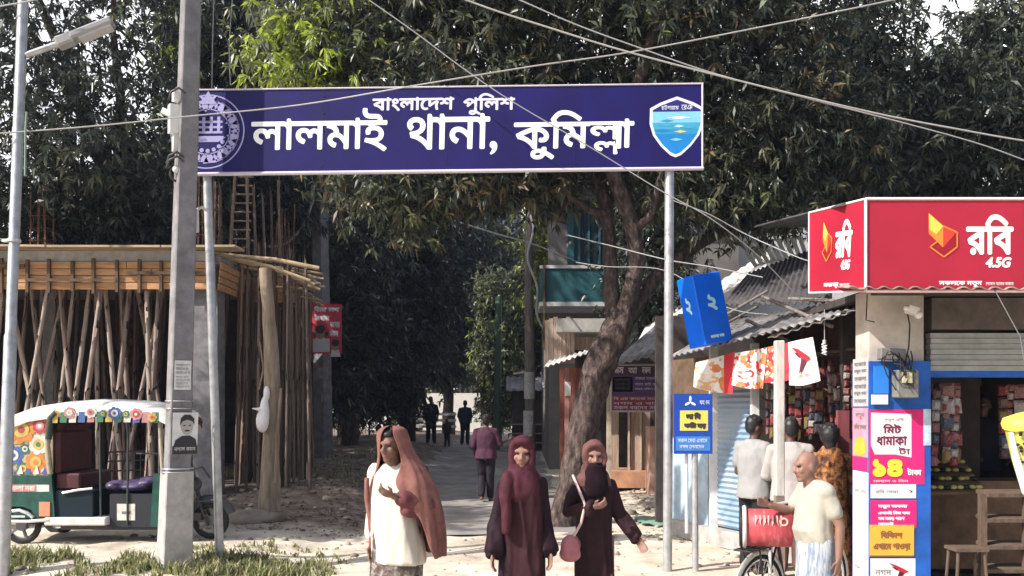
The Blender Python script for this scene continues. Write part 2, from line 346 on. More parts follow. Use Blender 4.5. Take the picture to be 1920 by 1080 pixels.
def leaf_mesh(name, lobes, leaf, mats, seed, rosette=9, spread=.45, wid=.27, outward=.5, droop=.45, hole=0., floor=None, clip=None):
    """leaf-sized faces in rosettes at the twig ends of every lobe; lobes: (centre, radii, clumps, rosettes per clump, palette weights)"""
    g = np.random.default_rng(seed); V = []; MI = []; tips = []
    for (c, r, nc, nr, pal) in lobes:
        c = np.array(c, float); r = np.array(r, float); pal = np.array(pal, float); pal = pal/pal.sum()
        d = g.normal(size=(nc, 3)); d /= np.linalg.norm(d, axis=1)[:, None]
        cl = c+d*r*(g.random((nc, 1))**.42)
        base = g.choice(len(mats), nc, p=pal)
        if clip is not None: k = np.array([clip(*q) for q in cl], bool); cl, d, base = cl[k], d[k], base[k]
        tips.append(cl)
        m = len(cl)
        if not m: continue
        cr = (spread*(.6+.8*g.random((m, 1, 1))))
        ro = cl[:, None]+g.normal(size=(m, nr, 3))*cr*np.array([1, 1, .75])*.6
        od = d[:, None]*outward+g.normal(size=(m, nr, 3))*.45+np.array([0, 0, .1])
        od /= np.linalg.norm(od, axis=2)[..., None]
        ld = od[:, :, None]*.55+g.normal(size=(m, nr, rosette, 3))*.62+np.array([0, 0, -droop])
        ld /= np.linalg.norm(ld, axis=3)[..., None]
        p = np.broadcast_to(ro[:, :, None], ld.shape)+g.normal(size=ld.shape)*.02
        L = leaf*(.45+.95*g.random(ld.shape[:3])**1.3)[..., None]
        s = np.cross(ld, g.normal(size=ld.shape)); s /= np.linalg.norm(s, axis=3)[..., None]
        w = s*L*wid*.5; dn = np.array([0, 0, -1.])*L*.22
        q = np.stack([p, p+ld*L*.5+w, p+ld*L+dn, p+ld*L*.5-w], axis=3)
        mi = np.broadcast_to(base[:, None, None], ld.shape[:3]).copy()
        fl = g.random(mi.shape) < .3; mi[fl] = g.choice(len(mats), fl.sum(), p=pal)
        q = q.reshape(-1, 4, 3); mi = mi.reshape(-1)
        if floor is not None: k = q[:, :, 2].min(1) > floor; q, mi = q[k], mi[k]
        V.append(q); MI.append(mi)
    V = np.concatenate(V); MI = np.concatenate(MI); n = len(V)
    me = bpy.data.meshes.new(name); me.vertices.add(n*4); me.loops.add(n*4); me.polygons.add(n)
    me.vertices.foreach_set('co', V.reshape(-1).astype(np.float32)); me.loops.foreach_set('vertex_index', np.arange(n*4, dtype=np.int32))
    me.polygons.foreach_set('loop_start', np.arange(0, n*4, 4, dtype=np.int32)); me.polygons.foreach_set('loop_total', np.full(n, 4, np.int32))
    for k in mats: me.materials.append(LM[k])
    me.polygons.foreach_set('material_index', MI.astype(np.int32)); me.update(); me.validate()
    return me, np.concatenate(tips), n
def bend(a, b, k=6, sag=.0, wob=.08, seed=0):
    g = random.Random(seed); a, b = Vector(a), Vector(b); L = (b-a).length; out = []
    o = Vector((g.uniform(-1, 1), g.uniform(-1, 1), g.uniform(-.4, .4)))*L*wob
    for i in range(k+1):
        t = i/k; p = a.lerp(b, t)+o*math.sin(math.pi*t)+Vector((0, 0, sag*L*math.sin(math.pi*t))); out.append(p)
    return out
def knotty(mb, pts, r, n=14, amp=.12, seed=1, mat=0):
    """a tube whose rings wander, for bark with ribs and burrs"""
    g = np.random.default_rng(seed); pts = [Vector(p) for p in pts]; k = len(pts); rings = []; ref = Vector((1, 0, 0))
    ph = g.random(4)*6.28
    for i, p in enumerate(pts):
        d = (pts[min(i+1, k-1)]-pts[max(i-1, 0)]).normalized(); u = (ref-d*ref.dot(d)).normalized(); ref = u; w = d.cross(u)
        rr = r[i] if hasattr(r, '__len__') else r
        rings.append([p+(u*math.cos(a)+w*math.sin(a))*rr*(1+amp*(.6*math.sin(3*a+ph[0]+i*.5)+.4*math.sin(5*a+ph[1]-i*.8)+.5*math.sin(i*2.1+ph[2]+a)+g.normal()*.25)) for a in [2*math.pi*j/n for j in range(n)]])
    mb.loft(rings, mat)
def dense(P, k=4):                                  # smooth a coarse path of (point, radius)
    out = []; n = len(P)
    for i in range(n-1):
        p0, p1, p2, p3 = [np.array([*P[min(max(j, 0), n-1)][0], P[min(max(j, 0), n-1)][1]], float) for j in (i-1, i, i+1, i+2)]
        for t in np.arange(k)/k:
            out.append(.5*((2*p1)+(-p0+p2)*t+(2*p0-5*p1+4*p2-p3)*t*t+(-p0+3*p1-3*p2+p3)*t**3))
    out.append(np.array([*P[-1][0], P[-1][1]])); return [Vector(q[:3]) for q in out], [max(.004, q[3]) for q in out]
def tree(name, label, base, paths, lobes, leaf, mats, seed, group=None, tw=40, barkm=None, cat='tree', **kw):
    root = thing(name, label, cat, base, group)
    for i, P in enumerate(paths):
        mb = MB(); pts, rr = dense(P); knotty(mb, pts, rr, 18 if i == 0 else 10, .13 if i == 0 else .08, seed+i)
        mb.build('trunk' if i == 0 else 'limb', barkm or bark, root)
    me, tips, n = leaf_mesh('crown', lobes, leaf, mats, seed, **kw)
    o = bpy.data.objects.new('crown', me); COL.objects.link(o); o.parent = root; o.matrix_parent_inverse = root.matrix_basis.inverted()
    ends = [p for P in paths for p, r in P[1:]]; g = random.Random(seed); mb = MB()
    for _ in range(tw):
        t = Vector(tips[g.randrange(len(tips))]); e = min(ends, key=lambda q: (Vector(q)-t).length); L = (t-Vector(e)).length
        if L > 5: continue
        mb.tube(bend(e, t, 5, -.04, .12, g.random()), [max(.006, .012+.012*L*(1-i/5)) for i in range(6)], 5)
    if mb.v: mb.build('twigs', barkm or bark, root)
    return root
A = 1.0
# the mango tree beside the lane: knotted leaning trunk, three heavy limbs, drooping crown over the sign
b0 = W(1058, 985, 13.9); b0.z = gz(b0.x, 13.9)-.05
Pm = lambda px, py, y: tuple(W(px, py, y))
mango_paths = [
    [((b0.x-.05, 13.85, b0.z-.1), .40), (Pm(1064, 930, 13.9), .26), (Pm(1082, 850, 13.95), .25), (Pm(1100, 775, 14), .31), (Pm(1122, 690, 14), .32), (Pm(1150, 635, 14), .32), (Pm(1164, 590, 14), .24)],
    [(Pm(1156, 625, 14.05), .19), (Pm(1147, 545, 14.1), .145), (Pm(1144, 470, 14.1), .13), (Pm(1138, 405, 14.2), .125), (Pm(1120, 330, 14.4), .13), (Pm(1080, 230, 14.6), .11), (Pm(1000, 110, 14.8), .08), (Pm(900, 10, 14.8), .05)],
    [(Pm(1162, 630, 13.95), .20), (Pm(1178, 560, 13.9), .165), (Pm(1193, 490, 13.9), .15), (Pm(1184, 420, 13.8), .145), (Pm(1164, 365, 13.7), .135), (Pm(1150, 300, 13.7), .14), (Pm(1190, 180, 13.6), .12), (Pm(1230, 40, 13.5), .09), (Pm(1260, -120, 13.4), .05)],
    [(Pm(1170, 600, 14.1), .17), (Pm(1215, 535, 14.3), .15), (Pm(1265, 492, 14.4), .13), (Pm(1330, 445, 14.6), .12), (Pm(1400, 420, 14.7), .10), (Pm(1470, 432, 14.8), .08), (Pm(1520, 400, 14.9), .06), (Pm(1600, 330, 15), .04)],
    [(Pm(1186, 430, 13.8), .09), (Pm(1222, 400, 13.7), .07), (Pm(1240, 330, 13.6), .06), (Pm(1290, 230, 13.5), .04)],
    [(Pm(1146, 400, 14.2), .08), (Pm(1110, 395, 14.1), .07), (Pm(1060, 365, 14), .055), (Pm(960, 330, 13.8), .045), (Pm(820, 270, 13.6), .03)],
]
def lobe(px, py, Y, rx, ry, rz, nc, nr, pal): return ((X(px, Y), Y, Z(py, Y)), (rx, ry, rz), nc, nr, pal)
#       palette order: deep dark mid olive light young dry
mp = ['deep', 'dark', 'mid', 'olive', 'light', 'young', 'dry', 'gloss']
D0 = (3, 4, 4, 2.5, 1.0, .1, .6, 2)
mango_lobes = [
    lobe(600, 80, 13.6, .85, 1.1, .9, 74, 7, (0, 1, 2, 3, 5, 2.2, 0, 0)),
    lobe(552, 120, 13.0, .42, .5, .46, 40, 7, (0, 0, 0, 1, 3, 6, 0, 0)),
    lobe(720, 50, 14.2, 1.2, 1.5, 1.2, 110, 7, (1, 3, 5, 4, 2, .2, .3, 1)),
    lobe(870, 40, 14.5, 1.3, 1.8, 1.3, 120, 7, (1, 3, 5, 4, 2, .3, .5, 1)),
    lobe(1030, 40, 14.6, 1.4, 2., 1.3, 130, 7, D0), lobe(1190, 60, 14.2, 1.4, 2., 1.3, 130, 7, D0),
    lobe(1340, 60, 14.3, 1.4, 1.9, 1.3, 130, 7, (3, 4, 3, 2, .7, 0, 1, 2)), lobe(1480, 80, 14.6, 1.35, 1.8, 1.3, 120, 7, (4, 4, 3, 1.5, .5, 0, 1, 2)),
    lobe(1420, 240, 14.4, 1.25, 1.6, 1.0, 120, 7, (5, 5, 2, 1, .3, 0, 1, 2)), lobe(1560, 250, 14.9, 1.2, 1.5, 1.1, 110, 7, (5, 5, 2, .7, .3, 0, .8, 2)),
    lobe(720, 175, 13.6, 1.1, 1.3, .75, 80, 7, (1, 3, 4, 4, 2, .2, 1, 1)), lobe(880, 190, 14.0, 1.2, 1.5, .9, 100, 7, (3, 4, 3, 3, 1, 0, 1, 1)),
    lobe(1060, 220, 14.4, 1.3, 1.6, 1.0, 100, 7, D0), lobe(1240, 250, 14.4, 1.2, 1.5, 1.0, 100, 7, D0),
    lobe(690, 320, 13.4, .75, .9, .42, 60, 6, (2, 4, 4, 4, 1.2, 0, 2, 1)), lobe(800, 350, 13.6, .7, .9, .48, 64, 6, (2, 4, 4, 4, 1.2, 0, 2, 1)),
    lobe(905, 335, 13.8, .6, .9, .50, 56, 6, (4, 4, 3, 2, .5, 0, 2, 1)), lobe(775, 405, 13.3, .26, .4, .26, 14, 6, (1, 3, 4, 4, 2, 0, 2, 1)),
    lobe(1020, 340, 14.2, .7, .9, .4, 46, 6, (5, 4, 2, 1, 0, 0, 3, 1)), lobe(1300, 340, 14.2, .8, 1., .45, 60, 6, D0), lobe(1420, 360, 14.2, .75, .9, .40, 56, 6, D0),
    lobe(1350, 395, 13.9, .3, .5, .25, 14, 6, D0), lobe(1480, 385, 13.9, .25, .4, .2, 10, 6, D0),
    lobe(1000, -160, 14.2, 3.2, 2.6, 1.6, 330, 7, D0), lobe(1350, -150, 14.2, 2.6, 2.4, 1.5, 260, 7, D0), lobe(720, -120, 14, 1.7, 2., 1.2, 140, 7, (1, 3, 5, 3, 2, .2, .3, 1)),
]
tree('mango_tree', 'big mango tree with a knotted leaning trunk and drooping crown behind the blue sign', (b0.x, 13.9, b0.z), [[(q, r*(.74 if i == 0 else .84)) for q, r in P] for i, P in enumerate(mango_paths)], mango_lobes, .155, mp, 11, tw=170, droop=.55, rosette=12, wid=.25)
# the tall dark trees behind the unfinished building
def simple_paths(x, y, h, tops, r=.3, z0=None):
    z0 = gz(x, y)-.1 if z0 is None else z0
    P = [[((x, y, z0), r*1.15), ((x+.05, y, z0+h*.3), r*.85), ((x-.05, y+.1, z0+h*.6), r*.7), ((x, y, z0+h), r*.5)]]
    for k, t in enumerate(tops):
        P.append([((x, y, z0+h*(.55+.08*k)), r*.5), tuple(((x+t[0])/2, (y+t[1])/2, (z0+h+t[2])/2-.3)), r*.3] if False else [((x, y, z0+h*(.55+.07*(k % 4))), r*.5), (((x*.6+t[0]*.4), (y*.6+t[1]*.4), ((z0+h*.8)*.6+t[2]*.4)), r*.33), (t, .05)])
    return P
def big_tree(name, label, x, y, h, lobes, leaf, pal_mats, seed, r=.3, group=None, **kw):
    return tree(name, label, (x, y, gz(x, y)), simple_paths(x, y, h, [l[0] for l in lobes[:7]], r), lobes, leaf, pal_mats, seed, group, **kw)
DL = (6, 4, 1.2, .6, .2, 0, 0, 5)
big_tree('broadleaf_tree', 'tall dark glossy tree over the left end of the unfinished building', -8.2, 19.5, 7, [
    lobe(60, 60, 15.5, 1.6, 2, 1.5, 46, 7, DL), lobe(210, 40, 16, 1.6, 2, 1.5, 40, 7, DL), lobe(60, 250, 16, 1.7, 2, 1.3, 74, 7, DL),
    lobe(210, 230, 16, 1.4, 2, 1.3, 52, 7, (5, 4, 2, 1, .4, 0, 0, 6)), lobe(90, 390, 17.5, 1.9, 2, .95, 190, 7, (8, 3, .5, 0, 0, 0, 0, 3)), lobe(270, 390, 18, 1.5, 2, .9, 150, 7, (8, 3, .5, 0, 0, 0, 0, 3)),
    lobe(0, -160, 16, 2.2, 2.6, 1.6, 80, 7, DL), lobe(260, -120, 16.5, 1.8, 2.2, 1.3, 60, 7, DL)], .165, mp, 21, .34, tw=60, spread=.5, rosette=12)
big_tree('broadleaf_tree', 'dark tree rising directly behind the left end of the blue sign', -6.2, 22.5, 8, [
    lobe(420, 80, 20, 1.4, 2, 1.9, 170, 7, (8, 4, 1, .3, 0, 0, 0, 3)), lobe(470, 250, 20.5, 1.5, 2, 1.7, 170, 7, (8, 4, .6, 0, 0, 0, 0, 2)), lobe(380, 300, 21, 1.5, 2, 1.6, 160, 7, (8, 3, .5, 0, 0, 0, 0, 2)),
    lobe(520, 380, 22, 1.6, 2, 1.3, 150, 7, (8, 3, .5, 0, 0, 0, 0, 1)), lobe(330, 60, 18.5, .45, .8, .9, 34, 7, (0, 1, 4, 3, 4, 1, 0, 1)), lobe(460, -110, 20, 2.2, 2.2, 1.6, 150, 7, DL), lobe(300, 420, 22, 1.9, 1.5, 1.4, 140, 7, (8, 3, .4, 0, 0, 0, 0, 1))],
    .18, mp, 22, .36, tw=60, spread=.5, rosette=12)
# the tree behind the shops on the right
big_tree('broadleaf_tree', 'dark leafy tree behind the red shop sign on the right', 7.6, 18.5, 6, [
    lobe(1640, 300, 17, 1.6, 2, 1.2, 190, 7, (6, 5, 1.5, .5, 0, 0, .4, 2)), lobe(1800, 290, 16.5, 1.7, 2, 1.2, 160, 7, (6, 5, 2, .5, .2, 0, .2, 2)), lobe(1920, 260, 16.5, 1.6, 2, 1.5, 150, 7, (6, 5, 2, .5, .2, 0, 0, 2)),
    lobe(1840, 150, 16.5, 1.2, 1.8, 1.0, 120, 7, (4, 5, 3, 1, .5, 0, 0, 2)), lobe(1620, 60, 17, .75, 1.5, .9, 70, 7, (4, 5, 3, 1, .5, 0, 0, 2)), lobe(1560, 150, 17, 1.1, 1.6, 1., 90, 7, (5, 5, 2, 1, .3, 0, 0, 2)),
    lobe(1905, 50, 16.5, .9, 1.5, 1.0, 80, 7, (4, 5, 3, 1, .5, 0, 0, 2)), lobe(1715, 180, 16.8, .9, 1.4, .7, 70, 7, (5, 5, 3, 1.5, .5, 0, 0, 2)), lobe(2050, 150, 16.5, 1.6, 2, 2.2, 140, 7, DL), lobe(1700, 390, 17.5, 2.6, 1.6, .7, 130, 7, (8, 4, 1, 0, 0, 0, 0, 1)),
    lobe(1480, 330, 17.5, 1.2, 1.4, .8, 80, 7, (8, 4, 1, 0, 0, 0, 0, 1))], .16, mp, 23, .32, tw=70, spread=.42, rosette=12)
# trees closing the lane: the dark mass on its left, lighter ones down its right
def lane_tree(x, y, top, rad, pal, seed, label, low=1.2, leaf=.26, n=170, name='broadleaf_tree', r=.26):
    g = random.Random(seed); L = []; z0 = gz(x, y)
    k = 6
    for i in range(k):
        t = i/(k-1); z = z0+low+(top-low)*(.12+.80*t); rr = rad*(.62+.38*math.sin(math.pi*(.2+.75*t)))*.72
        L.append(((x+g.uniform(-.35, .35)*rad, y+g.uniform(-.4, .4)*rad, z), (rr, rr, (top-low)*.2), n, 6, pal))
    return big_tree(name, label, x, y, top*.7, L, leaf, mp, seed, r, 'trees down the lane', tw=24, spread=.5)
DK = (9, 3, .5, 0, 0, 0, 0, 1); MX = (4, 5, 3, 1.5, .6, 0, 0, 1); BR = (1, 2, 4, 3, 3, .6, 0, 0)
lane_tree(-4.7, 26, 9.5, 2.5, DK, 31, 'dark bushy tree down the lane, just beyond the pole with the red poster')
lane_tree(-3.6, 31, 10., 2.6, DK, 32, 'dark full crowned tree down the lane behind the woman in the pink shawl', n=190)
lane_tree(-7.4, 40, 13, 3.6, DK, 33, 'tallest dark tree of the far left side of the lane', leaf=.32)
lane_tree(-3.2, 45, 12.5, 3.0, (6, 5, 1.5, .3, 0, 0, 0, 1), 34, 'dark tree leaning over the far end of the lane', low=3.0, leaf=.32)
lane_tree(-.55, 36, 6.2, 1.25, BR, 35, 'sunlit green tree at the far end of the lane, right of the dark ones', low=.9, leaf=.2, n=120, r=.12)
lane_tree(1.35, 33, 7.2, 1.2, MX, 36, 'small mid green tree behind the white banded timber pole', low=1.0, leaf=.2, n=80, r=.13)
lane_tree(1.12, 25.2, 7.4, .85, (0, 0, 1, 2, 5, 4, 0, 0), 37, 'slim bright yellow green tree beside the teal balcony', low=4.0, leaf=.17, n=75, r=.07)
lane_tree(-1.0, 60, 16, 4.2, DK, 38, 'dark tree closing the view at the end of the lane', low=3.4, leaf=.45, n=160, r=.3)
lane_tree(4.5, 46, 15, 4.5, MX, 39, 'big tree far behind the balcony house', low=2., leaf=.42, n=170)
lane_tree(-12, 34, 10.5, 5.0, DK, 40, 'broad dark tree far behind the unfinished building', low=1.5, leaf=.4, n=230)
lane_tree(12.5, 32, 11, 4.6, DK, 41, 'broad dark tree far behind the red shop sign', low=1.5, leaf=.38, n=200)
lane_tree(-7.6, 29, 9.8, 3.4, DK, 42, 'dark tree close behind the unfinished building, right of its middle', low=1.2, leaf=.32, n=210)
lane_tree(3.3, 20.8, 6.9, 1.0, (7, 4, 1, .3, 0, 0, .3, 1), 43, 'small dark tree between the balcony house and the tin roofs', low=3.6, leaf=.16, n=90, r=.09)
lane_tree(-5.6, 48.5, 2.3, .8, BR, 44, 'low sunlit bush before the whitewashed wall at the lane end', low=.1, leaf=.2, n=60, r=.05, name='bush')
lane_tree(-5.5, 74, 11, 6.0, MX, 46, 'broad tree beyond the whitewashed wall at the very end of the lane', low=.8, leaf=.5, n=150, r=.3)
# unseen tree added beyond the left edge, its crown shaped to shade the lane
big_tree('broadleaf_tree', 'unseen tree added beyond the left edge to shade the lane', -10.8, 10.6, 5.5, [
    ((-9.6, 11.2, 7.4), (1.5, 1.0, 1.1), 130, 7, DL), ((-11.2, 10.3, 8.4), (1.8, 1.2, 1.3), 130, 7, DL), ((-10.2, 9.4, 7.6), (1.2, .9, 1.0), 110, 7, DL), ((-11.6, 9.9, 8.4), (1.9, 1.2, 1.1), 150, 7, DL), ((-13, 10.0, 9.2), (1.7, 1.2, 1.2), 120, 7, DL)], .22, mp, 24, .25, tw=30)
# ------------------------------------------------------------------ the overhead sign on two posts
navy = M('sign_navy', srgb(21, 14, 82), .55, .30, 2.2, .12, spec=.25, stretch=(1, 1, .35)); white_paint = plain('white_paint', (.80, .80, .84), .5, .05)
galv = M('galvanised', (.42, .43, .45), .42, .25, 9., .1, metal=.55); steel_pale = M('steel_pale', (.55, .54, .52), .5, .2, 14., metal=.2)
dark_metal = M('dark_metal', (.05, .05, .055), .5, .3, 10., metal=.3); rust = M('rust', (.16, .08, .05), .9, .5, 14., .3)
black = plain('black_matte', (.012, .012, .014), .6)
YS = 10.0
def W2(px, py): return W(px, py, YS)
TL, TR, BR_, BL = W2(366, 169), W2(1317, 157), W2(1317, 316), W2(362, 327)
lb = W2(410, 1043); lb.z = gz(lb.x, YS); rb = W2(1253, 1075); rb.z = gz(rb.x, YS)
g = thing('overhead_sign', 'long navy blue overhead sign board on two tall metal posts above the lane mouth', 'sign', (0, YS, 0))
u = (TR-TL); wd = u.length; u.normalize(); v = (TL-BL); ht = v.length; v.normalize()
mb = MB(); mb.prism(rect(0, 0, wd, ht), BL, u, v, .05); mb.build('sign_board', navy, g)
for k in (1, 2, 3):                                  # sheet joints with a row of rivets
    mb = MB(); x = wd*k/4; mb.prism(rect(x-.004, .02, x+.004, ht-.02), BL-u.cross(v).normalized()*-.0016, u, v, .002)
    for j in range(5): mb.ball(BL+u*(x+.03)+v*(.08+j*(ht-.16)/4)+u.cross(v).normalized()*.001, .008, 6)
    mb.build('sheet_joint', plain('joint_navy', srgb(15, 11, 60), .5), g)
mb = MB(); fr = .022
for a, b in ((BL, BR_), (TL, TR)): mb.tube([a-u*.01+Vector((0, -.004, 0)), b+u*.01+Vector((0, -.004, 0))], fr if a is BL else .010, 6)
for a, b in ((BR_, TR), (BL, TL)): mb.tube([a+Vector((0, -.004, 0)), b+Vector((0, -.004, 0))], .011, 6)
mb.build('frame', plain('frame_pale', (.52, .48, .55), .5), g)
def S(px, py):                                     # photo pixel to sign coordinates
    p = W2(px, py)-BL; k = u.dot(v); a, b_ = p.dot(u), p.dot(v); return (a-k*b_)/(1-k*k), (b_-k*a)/(1-k*k)
def sbox(x0, y0, x1, y1): a = S(x0, y1); b = S(x1, y0); return (a[0], a[1], b[0], b[1])
# the two lines of writing
def conjunct(base, sub):
    a, b = contours(base), contours(sub); A_ = np.array([p for c in a for p in c]); B_ = np.array([p for c in b for p in c])
    return a, b
def line(parts):
    """set contour groups one after another; each part is text or (text, list of contours)"""
    out = []; x = 0
    for p in parts:
        c = contours(p) if isinstance(p, str) else p
        A_ = np.array([q for k in c for q in k]); out += [[(q[0]-A_[:, 0].min()+x, q[1]) for q in k] for k in c]; x += A_[:, 0].max()-A_[:, 0].min()-.015
    return out
def lla():                                         # the doubled letter of the last word: a small one hung under a flattened one
    a = contours('ল'); A_ = np.array([q for k in a for q in k]); x0, y0, x1, y1 = A_[:, 0].min(), A_[:, 1].min(), A_[:, 0].max(), A_[:, 1].max()
    top = [[(q[0], y1-(y1-q[1])*.66) for q in k] for k in a]
    low = [[(x0+(q[0]-x0)*.86+.10, y0-.16+(q[1]-y0)*.62) for q in k if q[1] < y1-.075] for k in a]
    stem = [(x1-.10, y0-.02), (x1-.02, y0-.02), (x1-.02, y1-.05), (x1-.10, y1-.05)]
    return top+[k for k in low if len(k) > 2]+[stem]
mb = MB(); b = .009
letters(mb, 'লালমাই', BL, u, v, sbox(470, 202, 727, 287), b)
letters(mb, 'থানা,', BL, u, v, sbox(762, 212, 934, 292), b)
letters(mb, line(['কুিম', lla(), 'া']), BL, u, v, sbox(962, 205, 1190, 300), b)
mb.build('lettering', white_paint, g)
mb = MB(); letters(mb, 'বাংলােদশ', BL, u, v, sbox(698, 181, 852, 209), .006); letters(mb, 'পুিলশ', BL, u, v, sbox(868, 174, 966, 216), .006)
mb.build('lettering', plain('lilac_white', (.62, .60, .74), .5), g)
# the round badge at the left end: rings, rope dots, boat and wheat
mb = MB(); lil = plain('badge_lilac', (.34, .32, .58), .5); ec = S(389, 247); er = .41
P2 = lambda x, y: (ec[0]+x*er, ec[1]+y*er)
def ering(r, w, a0=0, a1=6.2832, n=48): flat(mb, *ring2d(ec[0], ec[1], r*er, w*er, n, a0, a1), BL, u, v)
ering(1., .035); ering(.86, .02, -1.25, 1.25, 30); ering(.62, .03)
for k in range(30):
    a = 6.2832*k/30; p = P2(.74*math.cos(a), .74*math.sin(a)); q = .042+.02*(k % 3)
    flatpoly(mb, [(p[0]+q*math.cos(a+t)*(1.1 if i % 2 else .55), p[1]+q*math.sin(a+t)*(1.1 if i % 2 else .55)) for i, t in enumerate([j*6.2832/6 for j in range(6)])], BL, u, v)
flatpoly(mb, [P2(*p) for p in ((-.5, -.16), (-.3, -.28), (.3, -.28), (.5, -.16), (.42, -.12), (-.42, -.12))], BL, u, v)
for y0 in (.02, .16, .30): flatpoly(mb, [P2(*p) for p in ((-.40, y0-.07), (.40, y0-.07), (.40, y0-.01), (-.40, y0-.01))], BL, u, v)
for x0 in (-.3, -.1, .1, .3): flatpoly(mb, [P2(*p) for p in ((x0-.04, -.05), (x0+.04, -.05), (x0+.04, .40), (x0-.04, .40))], BL, u, v, depth=.0045)
for k in range(7):
    a = -2.6+k*.36; p = P2(.46*math.cos(a), -.1+.42*math.sin(a)); flatpoly(mb, [(p[0]+.06*er*math.cos(t), p[1]+.06*er*math.sin(t)) for t in [j*6.2832/7 for j in range(7)]], BL, u, v, depth=.0055)
flatpoly(mb, [P2(*p) for p in ((-.22, .74), (.22, .74), (.16, .86), (.26, .98), (.1, .93), (0, 1.1), (-.1, .93), (-.26, .98), (-.16, .86))], BL, u, v, depth=.006)
mb.build('round_badge', lil, g)
# the shield at the right end
sh = MB(); sc = S(1268, 238)
def shp(s): return [(sc[0]+x*.295*s, sc[1]+y*.335*s) for x, y in ((-1, .62), (-.62, .80), (0, 1.0), (.62, .80), (1., .62), (1, .1), (.86, -.28), (.56, -.64), (.2, -.93), (0, -1.0), (-.2, -.93), (-.56, -.64), (-.86, -.28), (-1, .1))]
flatpoly(sh, shp(1), BL, u, v, 0, .003)
inner = shp(.90)
def clip_y(poly, y0, y1):
    def half(P, y, s):
        out = []
        for i in range(len(P)):
            a, b2 = P[i], P[(i+1) % len(P)]; ia, ib = s*(a[1]-y) >= 0, s*(b2[1]-y) >= 0
            if ia: out.append(a)
            if ia != ib: t = (y-a[1])/(b2[1]-a[1]); out.append((a[0]+t*(b2[0]-a[0]), y))
        return out
    return half(half(poly, y0, 1), y1, -1)
for i, (a, b2) in enumerate(((.50, 1.2), (.14, .50), (-.06, .14), (-.24, -.06), (-1.2, -.24))):
    flatpoly(sh, clip_y(inner, sc[1]+a*.335, sc[1]+b2*.335), BL, u, v, i+1, .005)
for (x0, x1, y0, m) in ((-.72, .0, .06, 3), (-.62, -.1, .2, 4), (.15, .75, -.02, 3), (-.8, -.2, -.12, 5), (-.1, .42, -.16, 6), (-.12, .3, .02, 7), (-.25, .25, -.42, 2), (-.4, .55, .30, 0)):
    flatpoly(sh, [(sc[0]+x*.295, sc[1]+y*.335) for x, y in ((x0, y0), ((x0+x1)/2, y0-.045), (x1, y0), ((x0+x1)/2, y0+.05))], BL, u, v, m, .007)
letters(sh, 'চটগরাম', BL, u, v, (sc[0]-.17, sc[1]+.335*.56, sc[0]+.02, sc[1]+.335*.74), .0, 0, depth=.007); letters(sh, 'েরঞ', BL, u, v, (sc[0]+.05, sc[1]+.335*.56, sc[0]+.17, sc[1]+.335*.72), .0, 0, depth=.007)
sh.build('shield_badge', [plain('shield_white', (.72, .74, .84), .5), plain('shield_navy', srgb(36, 34, 110), .5), plain('shield_sky', srgb(120, 185, 222), .5), plain('shield_teal', srgb(60, 150, 185), .5), plain('shield_deepteal', srgb(45, 135, 180), .5), plain('shield_blue', srgb(20, 120, 190), .5), plain('shield_gold', srgb(190, 190, 110), .5), plain('shield_pale', srgb(170, 205, 200), .5)], g)
def post(a, b, r):
    mb = MB(); mb.tube([a, a.lerp(b, .5), b], r, 14); return mb
p = post(Vector((lb.x, YS+.06, lb.z-.2)), Vector((X(385, YS), YS+.06, Z(322, YS))), .048).build('post', galv, g)
q = MB(); q.tube([(X(390, YS), YS-.02, Z(396, YS)), (X(384, YS), YS-.10, Z(392, YS)), (X(374, YS), YS-.1, Z(398, YS))], .018, 6); q.tube([(X(372, YS), YS-.09, Z(396, YS)), (X(373, YS), YS-.09, Z(438, YS))], .035, 8); q.build('lamp_holder', plain('off_white', (.6, .6, .6), .5), p)
post(Vector((rb.x, YS+.06, rb.z-.2)), Vector((X(1257, YS), YS+.06, Z(318, YS))), .052).build('post', galv, g)
# ------------------------------------------------------------------ poles
conc = M('concrete', (.185, .18, .19), .93, .35, 5., .35); conc_dark = M('concrete_old', (.21, .20, .20), .95, .4, 3.5, .4); conc_pale = M('concrete_pale', (.36, .35, .335), .93, .25, 6., .3)
paper = plain('paper', (.62, .62, .62), .9, .2, scale=9.)
def square_pole(root, base, top, w0, w1, ang, mat, name='shaft'):
    mb = MB(); a, b = Vector(base), Vector(top); rings = []
    for p, w in ((a, w0), (b, w1)):
        rings.append([p+Vector((math.cos(t)*w*.7071, math.sin(t)*w*.7071, 0)) for t in [R(45+ang)+k*math.pi/2 for k in range(4)]])
    mb.loft(rings, smooth=False); return mb.build(name, mat, root, bevel=.012)
YP = 9.72
pb = W(326, 1090, YP); pb.z = gz(pb.x, YP)
p1 = thing('utility_pole', 'leaning square concrete utility pole in front of the left end of the blue sign', 'pole', tuple(pb))
AX = lambda py: Vector((X(326+(358-326)*(1090-py)/1090, YP), YP, Z(py, YP)))
square_pole(p1, AX(1120), AX(-90), .245, .175, 34, conc)
square_pole(p1, AX(1118), AX(884), .315, .285, 34, conc_pale, 'foot_block')
fx = Vector((math.cos(R(34)), math.sin(R(34)), 0)); fn = Vector((math.sin(R(34)), -math.cos(R(34)), 0)); nrm = -Vector((-fn.x, -fn.y, 0))
fu = Vector((math.cos(R(34)), math.sin(R(34)), 0)); fnm = fu.cross(UZ)                 # the face that looks at the road
def on_pole(py, side=0., out=.0): return AX(py)+fnm*(.118+out)+fu*side
av = (AX(0)-AX(1000)).normalized()
